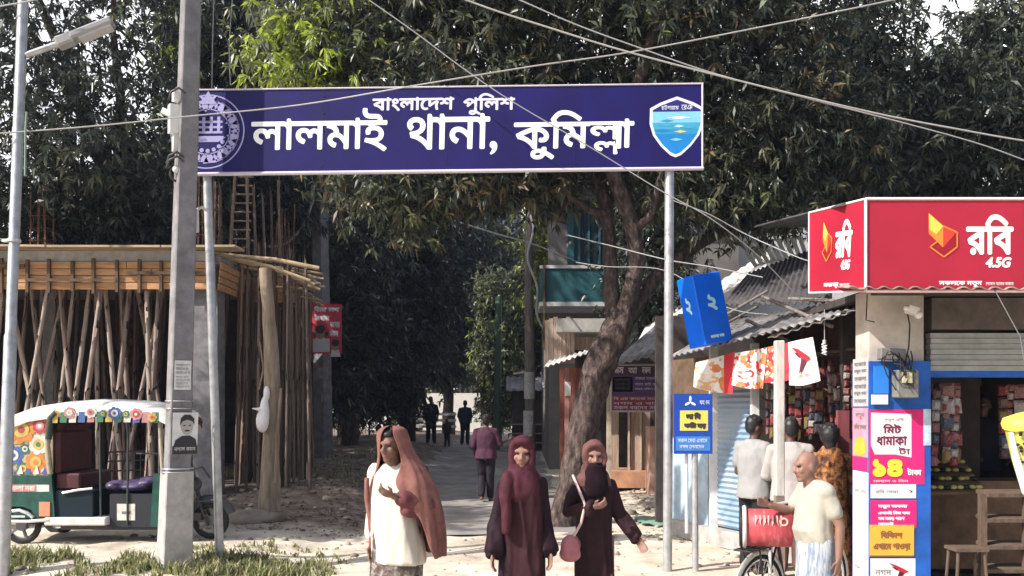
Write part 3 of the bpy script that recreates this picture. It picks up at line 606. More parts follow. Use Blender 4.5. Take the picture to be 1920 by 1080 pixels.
# paste-ups on the pole
def sheet(root, c, w, h, mats, draw=None, name='paste_up', uu=fu, vv=av, t=.003):
    mb = MB(); o = c-uu*w/2-vv*h/2; mb.prism(rect(0, 0, w, h), o, uu, vv, t)
    if draw: draw(mb, o, w, h)
    return mb.build(name, mats, root)
ink = plain('ink', (.03, .03, .035), .8); ink_grey = plain('ink_grey', (.16, .16, .17), .8)
def notice(mb, o, w, h):
    for i, yy_ in enumerate((.86, .72, .58, .45, .33, .22, .12)):
        letters(mb, 'আরআএল কম িদন'[:11-(i % 3)*2], o, fu, av, (w*.08, h*(yy_-.05), w*(.92-.1*(i % 2)), h*(yy_+.045)), .0, 1)
sheet(p1, on_pole(704, .0, .004), .17, .31, [paper, ink_grey], notice)
def portrait(mb, o, w, h):
    E_ = lambda cx, cy, rx, ry, n=18: [(w*(cx+rx*math.cos(6.2832*k/n)), h*(cy+ry*math.sin(6.2832*k/n))) for k in range(n)]
    flatpoly(mb, [(0, 0), (w, 0), (w, h*.2), (0, h*.2)], o, fu, av, 1, .002)
    flatpoly(mb, [(w*.05, h*.2), (w*.98, h*.2), (w*.92, h*.36), (w*.68, h*.45), (w*.38, h*.44), (w*.12, h*.34)], o, fu, av, 1, .003)
    flatpoly(mb, E_(.56, .66, .24, .20), o, fu, av, 2, .004)
    flatpoly(mb, [(w*x, h*y) for x, y in ((.28, .68), (.30, .86), (.45, .95), (.68, .95), (.84, .86), (.85, .70), (.76, .79), (.56, .83), (.38, .79))], o, fu, av, 1, .006)
    for x in (.46, .67): flatpoly(mb, E_(x, .69, .06, .016, 8), o, fu, av, 1, .006)
    flatpoly(mb, E_(.57, .565, .11, .022, 8), o, fu, av, 1, .006)
    letters(mb, 'বলাস কমন', o, fu, av, (w*.08, h*.08, w*.92, h*.17), 0, 0, depth=.006)
sheet(p1, on_pole(812, .035, .03), .26, .44, [paper, ink, plain('print_grey', (.36, .35, .34), .8)], portrait, 'portrait_poster')
mb = MB()
for py in (752, 766): mb.tube([AX(py)+(fu*math.cos(t)+fnm*math.sin(t))*.145 for t in [k*6.2832/12 for k in range(13)]], .006, 5)
for py in (884, 878): mb.tube([AX(py)+(fu*math.cos(t)+fnm*math.sin(t))*.17 for t in [k*6.2832/12 for k in range(13)]], .007, 5)
mb.build('strap_wire', galv, p1)
mb = MB(); c = AX(228)-fu*.14; mb.box(c, (.1, .1, .30), (0, 0, R(34))); mb.box(AX(185)-fu*.11, (.09, .1, .1), (0, 0, R(34))); mb.box(c+Vector((-.06, -.02, .06)), (.10, .09, .06), (0, .4, 0)); mb.build('white_bracket', plain('insul_white', (.72, .72, .70), .35), p1)
mb = MB()
for py, s in ((182, 1), (308, 1), (300, -1)):
    mb.tube([AX(py)-fu*.05+fnm*.10, AX(py-8)-fu*.12+fnm*.10, AX(py)-fu*.19+fnm*.07, AX(py+12)-fu*.20], .014, 6)
mb.tube([AX(330)-fu*.10+(fu*math.cos(t)*.06+UZ*math.sin(t)*.07) for t in [k*6.2832/12 for k in range(13)]], .014, 6)
mb.build('bracket', dark_metal, p1)
mb = MB(); mb.box(AX(268)-fu*.115, (.06, .08, .22), (0, 0, R(34))); mb.ball(AX(322)-fu*.11+fnm*.05, .045, 8); mb.build('insulator', plain('insul_grey', (.6, .6, .58), .3), p1)
# second concrete pole with the red poster
p2b = W(607, 890, 22); p2b.z = gz(p2b.x, 22)
p2 = thing('utility_pole', 'concrete utility pole down the lane that carries the red poster', 'pole', tuple(p2b))
square_pole(p2, p2b-UZ*.2, W(599, 336, 22), .34, .27, -30, conc)
mb = MB(); mb.box(W(607, 700, 22)+Vector((.02, -.2, 0)), (.22, .02, .26)); mb.build('paste_up', M('paper_dull', (.30, .30, .31), .9, .3), p2); mb = MB(); mb.box(W(612, 745, 22)+Vector((.0, -.2, 0)), (.16, .02, .24)); mb.build('paste_up', MATS['paper_dull'], p2)
ps = thing('poster_board', 'red and white portrait poster board tied to the second concrete pole', 'poster', tuple(W(613, 663, 21.6)))
o = W(585, 663, 21.6); w_, h_ = X(640, 21.6)-X(585, 21.6), Z(570, 21.6)-Z(663, 21.6)
mb = MB(); mb.prism(rect(0, 0, w_, h_), o, UX, UZ, .03)
E_ = lambda cx, cy, rx, ry, n=12: [(w_*(cx+rx*math.cos(6.2832*k/n)), h_*(cy+ry*math.sin(6.2832*k/n))) for k in range(n)]
flatpoly(mb, rect(w_*.03, h_*.03, w_*.6, h_*.30), o, UX, UZ, 1); flatpoly(mb, rect(w_*.05, h_*.36, w_*.55, h_*.44), o, UX, UZ, 3)
for cx, cy, s in ((.28, .42, 1), (.80, .16, .8)):
    flatpoly(mb, E_(cx, cy, .17*s, .13*s), o, UX, UZ, 2, .006); flatpoly(mb, E_(cx, cy+.07*s, .17*s, .09*s), o, UX, UZ, 3, .008); flatpoly(mb, [(w_*(cx-.22*s), h_*(cy-.28*s)), (w_*(cx+.22*s), h_*(cy-.28*s)), (w_*(cx+.15*s), h_*(cy-.1*s)), (w_*(cx-.15*s), h_*(cy-.1*s))], o, UX, UZ, 1, .005)
letters(mb, 'বীর সব', o, UX, UZ, (w_*.06, h_*.84, w_*.94, h_*.96), .01, 1, depth=.006); letters(mb, 'ঈদ আনন', o, UX, UZ, (w_*.08, h_*.66, w_*.6, h_*.80), .01, 1, depth=.006); letters(mb, 'নব কর', o, UX, UZ, (w_*.62, h_*.52, w_*.95, h_*.64), .01, 1, depth=.006); letters(mb, 'সকল', o, UX, UZ, (w_*.60, h_*.34, w_*.9, h_*.46), .01, 1, depth=.006)
mb.build('printed_face', [plain('poster_red', srgb(196, 66, 84), .7, .2, scale=5), plain('poster_white', (.66, .66, .68), .7), plain('poster_skin', (.36, .20, .14), .7), plain('poster_dark', (.05, .04, .05), .7)], ps)
# timber pole with white painted band, thin green post
wood_grey = M('wood_grey', (.17, .15, .135), .95, .45, 6., .6, stretch=(4, 4, .4))
p3b = W(993, 880, 24); p3b.z = gz(p3b.x, 24)
p3 = thing('timber_pole', 'dark timber pole with white painted lower bands behind the woman in maroon', 'pole', tuple(p3b))
mb = MB(); pts, rr = dense([(tuple(p3b-UZ*.2), .15), (tuple(W(994, 700, 24)), .13), (tuple(W(992, 560, 24)), .12), (tuple(W(994, 330, 24)), .10)]); knotty(mb, pts, rr, 12, .05, 3); mb.build('shaft', wood_grey, p3)
mb = MB(); mb.tube([W(992, 818, 24), W(992, 770, 24)], .152, 14, caps=False); mb.tube([W(993, 748, 24), W(993, 698, 24)], .147, 14, caps=False); mb.build('white_band', plain('limewash', (.50, .49, .48), .9, .3, scale=12.), p3)
mb = MB(); mb.box(W(975, 699, 24), (.34, .1, .05), (0, -.15, 0)); mb.build('bracket', steel_pale, p3)
pts = [W(994+math.sin(k*.45)*6+(k/34)**3*55, 400+k*8, 23.8) for k in range(36)]
mb = MB(); mb.tube(pts, .035, 6); tag(mb.build('cable', plain('pale_cable', (.42, .42, .42), .6)), 'pale slack cable hanging down the dark timber pole to the kiosk roof', 'cable')
gb = W(932, 800, 30); gb.z = gz(gb.x, 30)
mb = MB(); mb.tube([gb-UZ*.2, W(935, 556, 30)], .11, 10); tag(mb.build('thin_post', plain('post_green', (.07, .12, .085), .7)), 'thin green grey post far down the lane left of the timber pole', 'post')
# street lamp post on the far left
YL = 9.4; l0 = W(3, 1075, YL); l0.z = gz(l0.x, YL)
lp = thing('street_lamp', 'tall grey tubular street lamp post at the left edge', 'street lamp', tuple(l0))
ltop = W(44, -20, YL); mb = MB(); mb.tube([l0-UZ*.2, l0.lerp(ltop, .41), l0.lerp(ltop, .415), ltop], [.067, .062, .052, .052], 14); mb.build('post', galv, lp)
mb = MB(); mb.tube([l0.lerp(ltop, .57)-UZ*.0, l0.lerp(ltop, .575)], .066, 12); mb.box(l0.lerp(ltop, .57)+Vector((-.07, -.03, .01)), (.06, .05, .03)); mb.build('collar', steel_pale, lp)
mb = MB(); a, b2 = W(48, 104, YL), W(128, 76, YL+.1); mb.tube([a, b2], .034, 8); mb.build('arm', galv, lp)
mb = MB(); d = (W(215, 40, YL+.2)-W(105, 84, YL+.1)); L_ = d.length; d.normalize(); c = W(160, 62, YL+.15)
rot = d.to_track_quat('X', 'Z').to_matrix()
mb.box(c+rot @ Vector((.08, 0, 0)), (L_*.72, .20, .075), rot); mb.box(c+rot @ Vector((-L_*.33, 0, .0)), (L_*.30, .16, .11), rot); mb.build('lamp_head', plain('lamp_grey', (.28, .28, .29), .45), lp, bevel=.02)
mb = MB(); mb.box(c+rot @ Vector((.10, 0, -.045)), (L_*.55, .15, .03), rot); mb.build('lens', plain('lamp_lens', (.45, .45, .45), .2), lp)
mb = MB(); mb.tube([W(50, 210, YL-.08), W(48, 240, YL-.09), W(47, 330, YL-.08)], .012, 6); mb.build('hanging_wire', plain('wire_green', (.18, .25, .22), .6), lp)
# ------------------------------------------------------------------ overhead wires
wire_pale = plain('wire_pale', (.34, .335, .33), .5); wire_dark = plain('wire_dark', (.10, .10, .11), .6); wire_mid = plain('wire_mid', (.30, .30, .31), .5)
def wire(label, P, r, mat, name='overhead_wire'):
    pts, _ = dense([(tuple(W(*p)), r) for p in P], 6); mb = MB(); mb.tube(pts, r, 6); return tag(mb.build(name, mat), label, 'wire')
wire('pale wire crossing the blue sign from the left edge up to the top right', [(-250, 268, 9.0), (0, 250, 9.3), (180, 236, 9.4), (345, 219, 9.52), (560, 197, 9.5), (780, 160, 9.1), (1000, 124, 9.1), (1180, 98, 9.1), (1420, 52, 9.1), (1660, 3, 9.1), (1900, -50, 9.1)], .0072, wire_pale)
wire('thin wire slanting down from the top centre across the sign', [(560, -90, 9.6), (680, -8, 9.6), (780, 62, 9.6), (860, 122, 9.6), (960, 190, 9.6), (1110, 278, 9.6), (1240, 358, 9.6), (1330, 408, 9.6), (1420, 478, 9.8), (1500, 560, 10)], .006, wire_mid)
wire('thick pale upper wire falling from top centre to the right edge', [(700, -70, 8.4), (890, 6, 8.4), (1030, 52, 8.4), (1180, 98, 8.4), (1400, 155, 8.4), (1640, 212, 8.4), (1800, 243, 8.4), (1920, 264, 8.4), (2100, 290, 8.4)], .0082, wire_pale)
wire('thinner grey wire just under the thick pale one at the right', [(800, -70, 8.8), (960, -6, 8.8), (1080, 46, 8.8), (1200, 90, 8.8), (1340, 138, 8.8), (1520, 186, 8.8), (1700, 232, 8.8), (1830, 268, 8.8), (1920, 300, 8.8), (2080, 360, 8.8)], .0065, wire_mid)
wire('thin sagging wire below the sign from the mango leaves to the timber pole', [(740, 370, 15), (810, 400, 15.5), (930, 438, 18), (1000, 458, 20), (1080, 490, 21), (1130, 510, 22)], .016, wire_mid)
wire('grey wire in front of the teal balcony running to the tin roofs', [(1060, 440, 13.2), (1150, 462, 13), (1250, 487, 12.5), (1330, 500, 12.2), (1430, 520, 11.8)], .008, wire_mid)
wire('lowest grey wire in front of the teal balcony', [(1080, 492, 13.3), (1140, 500, 13), (1250, 508, 12.6), (1360, 575, 12), (1440, 590, 11.5)], .006, wire_mid)
wire('thick looped cable hanging from the second concrete pole', [(588, 345, 21.6), (583, 385, 21.4), (570, 420, 21.2), (550, 445, 21.), (528, 460, 21), (505, 462, 20.8)], .035, wire_mid)
wire('thin vertical wire dropping to the left end of the sign', [(402, -30, 9.9), (399, 60, 9.9), (397, 165, 9.9)], .006, wire_mid)
wire('second thin vertical wire above the left end of the sign', [(438, -30, 9.9), (430, 80, 9.9), (432, 160, 9.9)], .005, wire_mid)
wire('dark wire sloping past the top of the sign at upper left', [(455, -30, 12), (480, 50, 12), (505, 110, 12), (530, 165, 12)], .007, wire_dark)
wire('short wire above the street lamp at the upper left corner', [(-80, 30, 9.3), (0, 12, 9.3), (45, 4, 9.3), (110, -10, 9.3)], .008, wire_pale)
wire('thin wire running over the roofs from the right post to the red sign', [(1262, 376, 10), (1330, 402, 10), (1400, 440, 10), (1490, 480, 9.6), (1520, 490, 9.5)], .006, wire_mid)
# ------------------------------------------------------------------ the unfinished building: slab on formwork and bamboo props
form_wood = M('form_wood', (.46, .25, .12), .85, .35, 5., .3, stretch=(.6, 1, 5)); ply = M('ply', (.40, .30, .20), .9, .3, 4., .2, stretch=(.5, 3, 3)); wood_dark = M('wood_dark', (.11, .07, .045), .9, .4, 6., .3)
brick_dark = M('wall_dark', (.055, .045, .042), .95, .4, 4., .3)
bam = [M('bamboo_tan', (.22, .16, .12), .7, .4, 4., .2, stretch=(3, 3, .5)), M('bamboo_grey', (.15, .12, .105), .75, .4, 4., .2, stretch=(3, 3, .5)), M('bamboo_brown', (.11, .07, .06), .75, .4, 4., .2, stretch=(3, 3, .5))]
bld = thing('unfinished_building', 'unfinished building with a concrete slab on orange formwork and a forest of bamboo props', 'building', (-8, 18, gz(-8, 18)))
ZB, ZT = 3.78, 4.46
mb = MB(); mb.box((-8.6, 18.2, 4.37), (7.0, 5.7, .18)); mb.box((-4.57, 18.05, 4.37), (.98, 1.9, .18)); mb.build('slab', conc_pale, bld)
mb = MB()                                           # planks of the edge form, in four courses, each a little proud or back
for i in range(4):
    z = 3.80+i*.118; x = -12.1
    while x < -5.0:
        L_ = random.uniform(1.3, 2.4); x2 = min(-5.0, x+L_); mb.box(((x+x2)/2, 15.30-random.uniform(0, .012), z+.055), (x2-x-.012, .03, .106)); x = x2
    mb.box((-4.97+.012*i, 16.3, z+.055), (.03, 1.9, .106))
for i in range(3): mb.box((-4.55, 17.08-.006*i, 3.86+i*.16), (.95, .03, .15))
mb.build('formwork', form_wood, bld)
mb = MB()
for i in range(19): mb.box((-12+i*.382+random.uniform(-.04, .04), 15.25, 4.02), (.05, .05, .50+random.uniform(0, .12)))
for i in range(5): mb.box((-12+i*1.55+random.uniform(-.1, .1), 15.23, 3.95+.12*(i % 3)), (1.5, .03, .05))
mb.build('batten', wood_dark, bld)
mb = MB(); x = -12.2
while x < -4.9:
    x2 = x+random.uniform(1.0, 2.2); mb.box(((x+x2)/2, 15.32+random.uniform(-.08, .05), 4.49+random.uniform(-.012, .02)), (x2-x-.02, .55, .035), (random.uniform(-.03, .03), random.uniform(-.012, .012), 0)); x = x2
for i in range(22):                                 # loose poles and split bamboo jutting from the right end
    y = 15.6+i*.17; a = Vector((-5.2+random.uniform(-.4, .2), y, 4.47+random.uniform(-.02, .04))); e = Vector((-.2176*y+random.uniform(-.25, .15), y+random.uniform(-.3, .3), 4.18+random.uniform(-.28, .26))); mb.tube([a, a.lerp(e, .6)+UZ*.05, e], random.uniform(.02, .045), 6)
for i in range(26):
    y = 16.6+random.uniform(0, 2.2); a = Vector((-.235*y+random.uniform(-.6, .1), y-.1, 4.1+random.uniform(-.2, .3))); mb.tube([a, a+Vector((random.uniform(.2, .6), random.uniform(-.3, .1), random.uniform(-.25, .05)))], random.uniform(.012, .03), 5)
mb.build('decking', ply, bld)
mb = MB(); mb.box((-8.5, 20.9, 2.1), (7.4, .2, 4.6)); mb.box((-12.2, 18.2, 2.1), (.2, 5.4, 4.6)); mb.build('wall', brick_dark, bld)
mb = MB(); mb.box((-5.22, 15.62, 2.0), (.42, .40, 4.5)); mb.build('column', conc, bld)
mb = MB(); mb.box((-8.9, 17.6, 2.0), (.35, .35, 4.5)); mb.build('column', conc_dark, bld)
for (x, y) in ((-5.25, 15.7), (-4.6, 18.3), (-8.4, 16.2)):
    mb = MB()
    for dx, dy in ((-.14, -.12), (.14, -.12), (-.14, .12), (.14, .12), (0, .12), (0, -.12)): mb.tube([(x+dx, y+dy, 4.4), (x+dx+random.uniform(-.05, .05), y+dy, 5.5+random.uniform(0, .5))], .013, 5)
    for k in range(4): mb.tube([(x+a*.16, y+b_*.14, 4.55+k*.22) for a, b_ in ((-1, -1), (1, -1), (1, 1), (-1, 1), (-1, -1))], .008, 4)
    mb.build('rebar_cage', rust, bld)
# bamboo props: one culm, copied
def culm(name, seed, mat):
    g = random.Random(seed); pts = []; rr = []; k = 11
    for i in range(k):
        z = i/(k-1); ox, oy = g.uniform(-.012, .012), g.uniform(-.012, .012)
        for dz, q in ((-.006, 1.), (0, 1.18), (.006, 1.)):
            if (i == 0 and dz < 0) or (i == k-1 and dz > 0): continue
            pts.append((ox, oy, z+dz)); rr.append(q*(1-.25*z))
    mb = MB(); mb.tube([Vector(p) for p in pts], [r*1.0 for r in rr], 8)
    # radius is in metres once scaled; length is scaled along z
    me = mb; me.v = [(x*1.0, y*1.0, z) for x, y, z in me.v]
    c = np.array(pts)
    return me.build(name, mat)
def place_culm(src, a, b2, r, first):
    o = src if first else src.copy()
    if not first: COL.objects.link(o)
    a, b2 = Vector(a), Vector(b2); d = b2-a
    o.matrix_basis = Matrix.Translation(a) @ d.to_track_quat('Z', 'Y').to_matrix().to_4x4() @ Matrix.Diagonal((r, r, d.length, 1)); return o
cuf = [culm('bamboo_prop', 13, M('bamboo_pale', (.36, .29, .24), .7, .35, 4., .2, stretch=(3, 3, .5))), culm('bamboo_prop', 14, M('bamboo_rose', (.29, .22, .19), .7, .35, 4., .2, stretch=(3, 3, .5)))]; usf = [False]*2
front_props = [((92, 529), (50, 772)), ((113, 548), (133, 760)), ((168, 545), (139, 766)), ((190, 541), (160, 766)), ((198, 548), (216, 760)), ((243, 545), (219, 772)), ((275, 550), (281, 772)), ((298, 545), (284, 772)), ((20, 560), (52, 720)), ((335, 545), (322, 770)), ((6, 545), (-20, 760)), ((60, 548), (84, 768)), ((138, 548), (112, 765)), ((228, 548), (240, 765)), ((258, 546), (300, 768)), ((305, 548), (258, 768)), ((180, 548), (183, 768)), ((120, 546), (70, 770))]
cu = [culm('bamboo_prop', 3, bam[0]), culm('bamboo_prop', 4, bam[1]), culm('bamboo_prop', 5, bam[2])]
used = [False]*3
def prop(a, b2, r, i, label, grp):
    o = place_culm(cu[i], a, b2, r, not used[i]); used[i] = True; return tag(o, label, 'bamboo pole', grp)
for k, (t, bt) in enumerate(front_props):
    Y = 15.42+.2*(k % 3)+(.35 if k > 10 else 0); a = W(*t, Y); b2 = W(*bt, Y-.05*(k % 2)); f = (b2-a); n = (a.z-gz(a.x, Y)+.05)/max(.1, -f.z); e = a+f*n; a = a-f*.02
    o = place_culm(cuf[k % 2], e, a, .040+.010*random.random(), not usf[k % 2]); usf[k % 2] = True; tag(o, 'thick slanting bamboo prop under the front edge of the orange formwork', 'bamboo pole', 'slanting props behind the auto rickshaw')
for k in range(26):
    x = random.uniform(-9.6, -5.6); y = random.uniform(16.6, 20.3); prop((x+random.uniform(-.35, .35), y, gz(x, y)-.05), (x, y, 4.25), .042, random.randrange(3), 'bamboo prop standing in the dark under the slab', 'props deep under the slab')
for k in range(96):
    y = 15.9+random.random()*3.4; x0 = -.318*y; x1 = -.2225*y; x = max(-4.98, x0+(x1-x0)*((k*.618) % 1)); prop((x+random.uniform(-.12, .12), y+random.uniform(-.1, .1), gz(x, y)-.05), (x+random.uniform(-.06, .06), y, 4.25), random.uniform(.02, .034), random.choice((0, 1, 1, 2, 2)), 'thin upright bamboo prop in the thicket under the right end of the slab', 'thin props under the right end of the slab')
for k, px in enumerate((399, 412, 424, 472, 486, 497, 510)):
    prop((X(px, 16.8), 16.8+.1*k, 4.40), (X(px+random.uniform(-6, 6), 16.8), 16.8+.1*k, 5.7+random.random()*.6), .028, (0, 1, 2)[k % 3], 'bamboo pole standing upright on top of the slab below the sign', 'poles standing on the slab')
ld = thing('ladder', 'bamboo ladder standing on the slab under the left part of the blue sign', 'ladder', (X(448, 16.5), 16.5, 4.48))
for s in (-1, 1):
    mb = MB(); mb.tube([(X(448+s*17, 16.5), 16.5, 4.46), (X(446+s*11, 16.8), 17.0, 6.25)], .028, 7); mb.build('rail', bam[0], ld)
for k in range(10):
    t = (k+.5)/10; mb = MB(); w0 = 17-6*t; mb.tube([(X(447-w0-3, 16.5), 16.48+.5*t, 4.46+1.75*t), (X(447+w0+3, 16.5), 16.48+.5*t, 4.46+1.75*t)], .018, 6); mb.build('rung', bam[0], ld)
# trunk-like post at the corner, its bag and a stick against it
tp = W(507, 990, 13.6); tp.z = gz(tp.x, 13.6)
mb = MB(); pts, rr = dense([(tuple(tp-UZ*.15), .20), (tuple(W(505, 930, 13.6)), .155), (tuple(W(508, 820, 13.6)), .125), (tuple(W(510, 690, 13.6)), .115), (tuple(W(504, 600, 13.6)), .095), (tuple(W(497, 503, 13.6)), .085)]); knotty(mb, pts, rr, 14, .10, 5)
tag(mb.build('timber_post', M('post_bark', (.27, .215, .16), .95, .4, 6., .7, stretch=(3, 3, .4))), 'rough timber post standing before the bamboo thicket with a white bag tied to it', 'post')
mb = MB(); mb.tube([W(517, 905, 13.4), W(520, 820, 13.42), W(527, 728, 13.5)], [.03, .028, .02], 7); mb.tube([W(486, 730, 13.5), W(494, 690, 13.45), W(487, 640, 13.4)], .012, 5)
tag(mb.build('stick', bam[0]), 'thin bamboo stick leaning on the timber post', 'stick')
mb = MB(); mb.ball(W(496, 775, 13.43), (.075, .07, .26), 12); mb.ball(W(492, 790, 13.42), (.10, .07, .17), 12); mb.ball(W(500, 738, 13.43), (.05, .05, .12), 10); limb(mb, [W(490, 768, 13.4), W(473, 766, 13.38)], [.035, .012], 8)
bag = bpy.data.objects.new('plastic_bag', fuse(mb, .012, 6)); COL.objects.link(bag); bag.data.materials.append(plain('bag_white', (.75, .73, .72), .5, .12, scale=10, bump=.6)); bag.data.polygons.foreach_set('use_smooth', [True]*len(bag.data.polygons))
tag(bag, 'white plastic bag tied round the timber post', 'bag')
mb = MB(); mb.ball((X(470, 13.4), 13.4, gz(-3.8, 13.4)), (.42, .3, .17), 12); mb.ball((X(505, 13.4), 13.5, gz(-3.6, 13.4)), (.3, .3, .13), 10)
tag(mb.build('dirt_heap', dirt), 'low heap of pale dirt round the foot of the timber post', 'dirt heap')

# ------------------------------------------------------------------ the auto rickshaw
RK = thing('auto_rickshaw', 'green battery auto rickshaw with a white flower painted roof parked behind the pole', 'rickshaw', (-6.2, 11.1, .13))
ru = Vector((1, 0, 0))
lx = lambda px: (px-15)/153.; lz = lambda py: (1037-py)/153.
green = plain('rick_green', (.014, .070, .055), .45, .45, bump=.3); cream = plain('rick_cream', (.72, .68, .60), .45, .12, scale=8); navyp = plain('rick_navy', (.008, .018, .026), .6, spec=.2); chrome = plain('chrome', (.72, .72, .72), .22, .05, metal=.7); tyre = plain('tyre', (.02, .02, .02), .85, .3)
cr_ = [plain('c_red', (.36, .06, .06), .6, .3), plain('c_orange', (.52, .19, .05), .6, .3), plain('c_yellow', (.50, .36, .10), .6, .3), plain('c_blue', (.06, .12, .33), .6, .3), plain('c_green', (.05, .16, .10), .6, .3), plain('c_pink', (.44, .20, .22), .6, .3), plain('c_white', (.60, .57, .52), .6, .3)]
WID = 1.02
def bx(mb, x0, x1, y0, y1, z0, z1, mat=0): mb.box(((x0+x1)/2, (y0+y1)/2, (z0+z1)/2), (x1-x0, y1-y0, z1-z0), None, mat)
# roof: an arched shell with a rolled valance
prof = [(18, 826), (19, 806), (28, 793), (60, 781), (120, 772), (180, 768), (250, 771), (300, 778), (325, 790), (330, 800)]
mb = MB(); rings = []
for px, py in prof:
    x, z = lx(px), lz(py); drop = .17
    rings.append([Vector((x, -.03, z-drop)), Vector((x, -.035, z-.05)), Vector((x, .06, z-.005)), Vector((x, .3, z+.025)), Vector((x, .72, z+.025)), Vector((x, .96, z-.005)), Vector((x, 1.055, z-.05)), Vector((x, 1.05, z-drop))])
inner_r = [[Vector((p.x, .5+(p.y-.5)*.955, p.z-(.025 if 1 < i < 6 else 0))) for i, p in enumerate(r)] for r in rings]
mb.loft(rings, 0, True, False, False); mb.loft([r[::-1] for r in inner_r], 1, True, False, False)
for r, q in zip(rings, inner_r):
    pass
n0 = len(mb.v)
for j in (0, 7):
    vs = [r[j] for r in rings]+[r[j] for r in inner_r]; k = len(rings); mb.add(vs, [(i, i+1, k+i+1, k+i) if j else (i, k+i, k+i+1, i+1) for i in range(k-1)], 0)
rf = lpart(mb, 'roof', [plain('roof_white', (.68, .66, .62), .5, .22, scale=5, bump=.2), plain('roof_lining', (.10, .05, .05), .9)], RK)
def flower(mb, cx, cz, r, o, u_, v_, cols, pet=7, depth=.006):
    for k in range(pet):
        a = 6.2832*k/pet; flatpoly(mb, [(cx+math.cos(a)*r*.62+math.cos(t)*r*.36, cz+math.sin(a)*r*.62+math.sin(t)*r*.36) for t in [j*6.2832/8 for j in range(8)]], o, u_, v_, cols[0], depth+.0006*k)
    flatpoly(mb, [(cx+math.cos(t)*r*.52, cz+math.sin(t)*r*.52) for t in [j*6.2832/10 for j in range(10)]], o, u_, v_, cols[1], depth+.006)
    flatpoly(mb, [(cx+math.cos(t)*r*.24, cz+math.sin(t)*r*.24) for t in [j*6.2832/8 for j in range(8)]], o, u_, v_, cols[2], depth+.008)
O = Vector((0, -.035, 0)); uu_, vv_ = Vector((1, 0, 0)), Vector((0, 0, 1))
mb = MB()
for px, py, r, c in ((138, 790, .075, (5, 6, 2)), (177, 789, .08, (6, 5, 0)), (222, 791, .085, (3, 6, 3)), (262, 793, .08, (5, 0, 6)), (292, 799, .06, (2, 1, 0)), (200, 792, .05, (4, 2, 4)), (243, 793, .05, (4, 2, 4)), (112, 792, .05, (2, 1, 4))):
    flower(mb, lx(px), lz(py), r, O, uu_, vv_, c)
for k, px in enumerate(range(102, 300, 17)):      # painted panels of the valance between the flowers
    z0 = lz(796+.02*abs(px-200)); flatpoly(mb, [(lx(px), z0-.075), (lx(px+13), z0-.075), (lx(px+15), z0+.055), (lx(px+2), z0+.055)], O, uu_, vv_, (2, 4, 6, 3, 5, 4)[k % 6], .002)
rfl = lpart(mb, 'flower_pattern', cr_, rf)
# rear cabin panel with big painted flowers, pillar, rear tub
mb = MB(); mb.prism([(lx(18), lz(908)), (lx(100), lz(908)), (lx(92), lz(840)), (lx(97), lz(792)), (lx(24), lz(803)), (lx(17), lz(830))], (0, 0, 0), uu_, vv_, .03)
mb.prism([(lx(18), lz(908)), (lx(100), lz(908)), (lx(92), lz(840)), (lx(97), lz(792)), (lx(24), lz(803)), (lx(17), lz(830))], (0, WID, 0), uu_, vv_, .03)
bx(mb, lx(16), lx(20), .03, WID-.03, lz(908), lz(812))
rp_ = lpart(mb, 'rear_panel', plain('rear_cream', (.46, .36, .24), .5, .25, scale=6), RK)
mb = MB(); O2 = Vector((0, 0, 0))
for px, py, r, c in ((45, 822, .19, (1, 2, 0)), (77, 850, .13, (6, 2, 4)), (30, 870, .13, (3, 6, 3)), (72, 883, .14, (1, 2, 1)), (80, 815, .10, (0, 5, 6)), (48, 895, .09, (4, 2, 0)), (28, 838, .09, (2, 1, 0)), (52, 858, .07, (4, 6, 4)), (88, 900, .07, (5, 6, 0)), (60, 800, .07, (5, 6, 1))):
    flower(mb, lx(px), lz(py), r, O2, uu_, vv_, c, depth=.004)
for k in range(5): flatpoly(mb, [(lx(22+k*15), lz(905)), (lx(34+k*15), lz(905)), (lx(30+k*15), lz(893-(k % 2)*5))], O2, uu_, vv_, 6 if k % 2 else 3, .016)
lpart(mb, 'flower_pattern', cr_, rp_)
mb = MB()
for y in (0, WID-.05):
    mb.tube([(lx(99), y, lz(905)), (lx(93), y, lz(850)), (lx(100), y, lz(800))], .035, 8); mb.tube([(lx(308), y+.02, lz(905)), (lx(302), y+.02, lz(800))], .025, 8)
lpart(mb, 'pillar', plain('pillar_cream', (.34, .30, .22), .5, .35), RK)
mb = MB(); mb.tube([(lx(240), .05, lz(1000)), (lx(241), .05, lz(800))], .014, 6); mb.tube([(lx(190), .05, lz(990)), (lx(188), .05, lz(800))], .014, 6); mb.tube([(lx(96), -.01, lz(840)), (lx(101), -.02, lz(800)), (lx(112), -.03, lz(790))], .04, 8)
lpart(mb, 'pillar', plain('pillar_dark', (.03, .05, .045), .5, .3), RK)
mb = MB(); mb.prism([(lx(16), lz(908)), (lx(102), lz(908)), (lx(108), lz(985)), (lx(72), lz(985)), (lx(64), lz(972)), (lx(48), lz(966)), (lx(17), lz(966))], (0, -.015, 0), uu_, vv_, .04)
mb.prism([(lx(16), lz(908)), (lx(102), lz(908)), (lx(108), lz(985)), (lx(17), lz(966))], (0, WID-.02, 0), uu_, vv_, .04)
bx(mb, lx(15), lx(19), .02, WID-.05, lz(985), lz(908)); bx(mb, lx(17), lx(108), .03, WID-.06, lz(990), lz(978))
tub = lpart(mb, 'rear_tub', green, RK, bevel=.008)
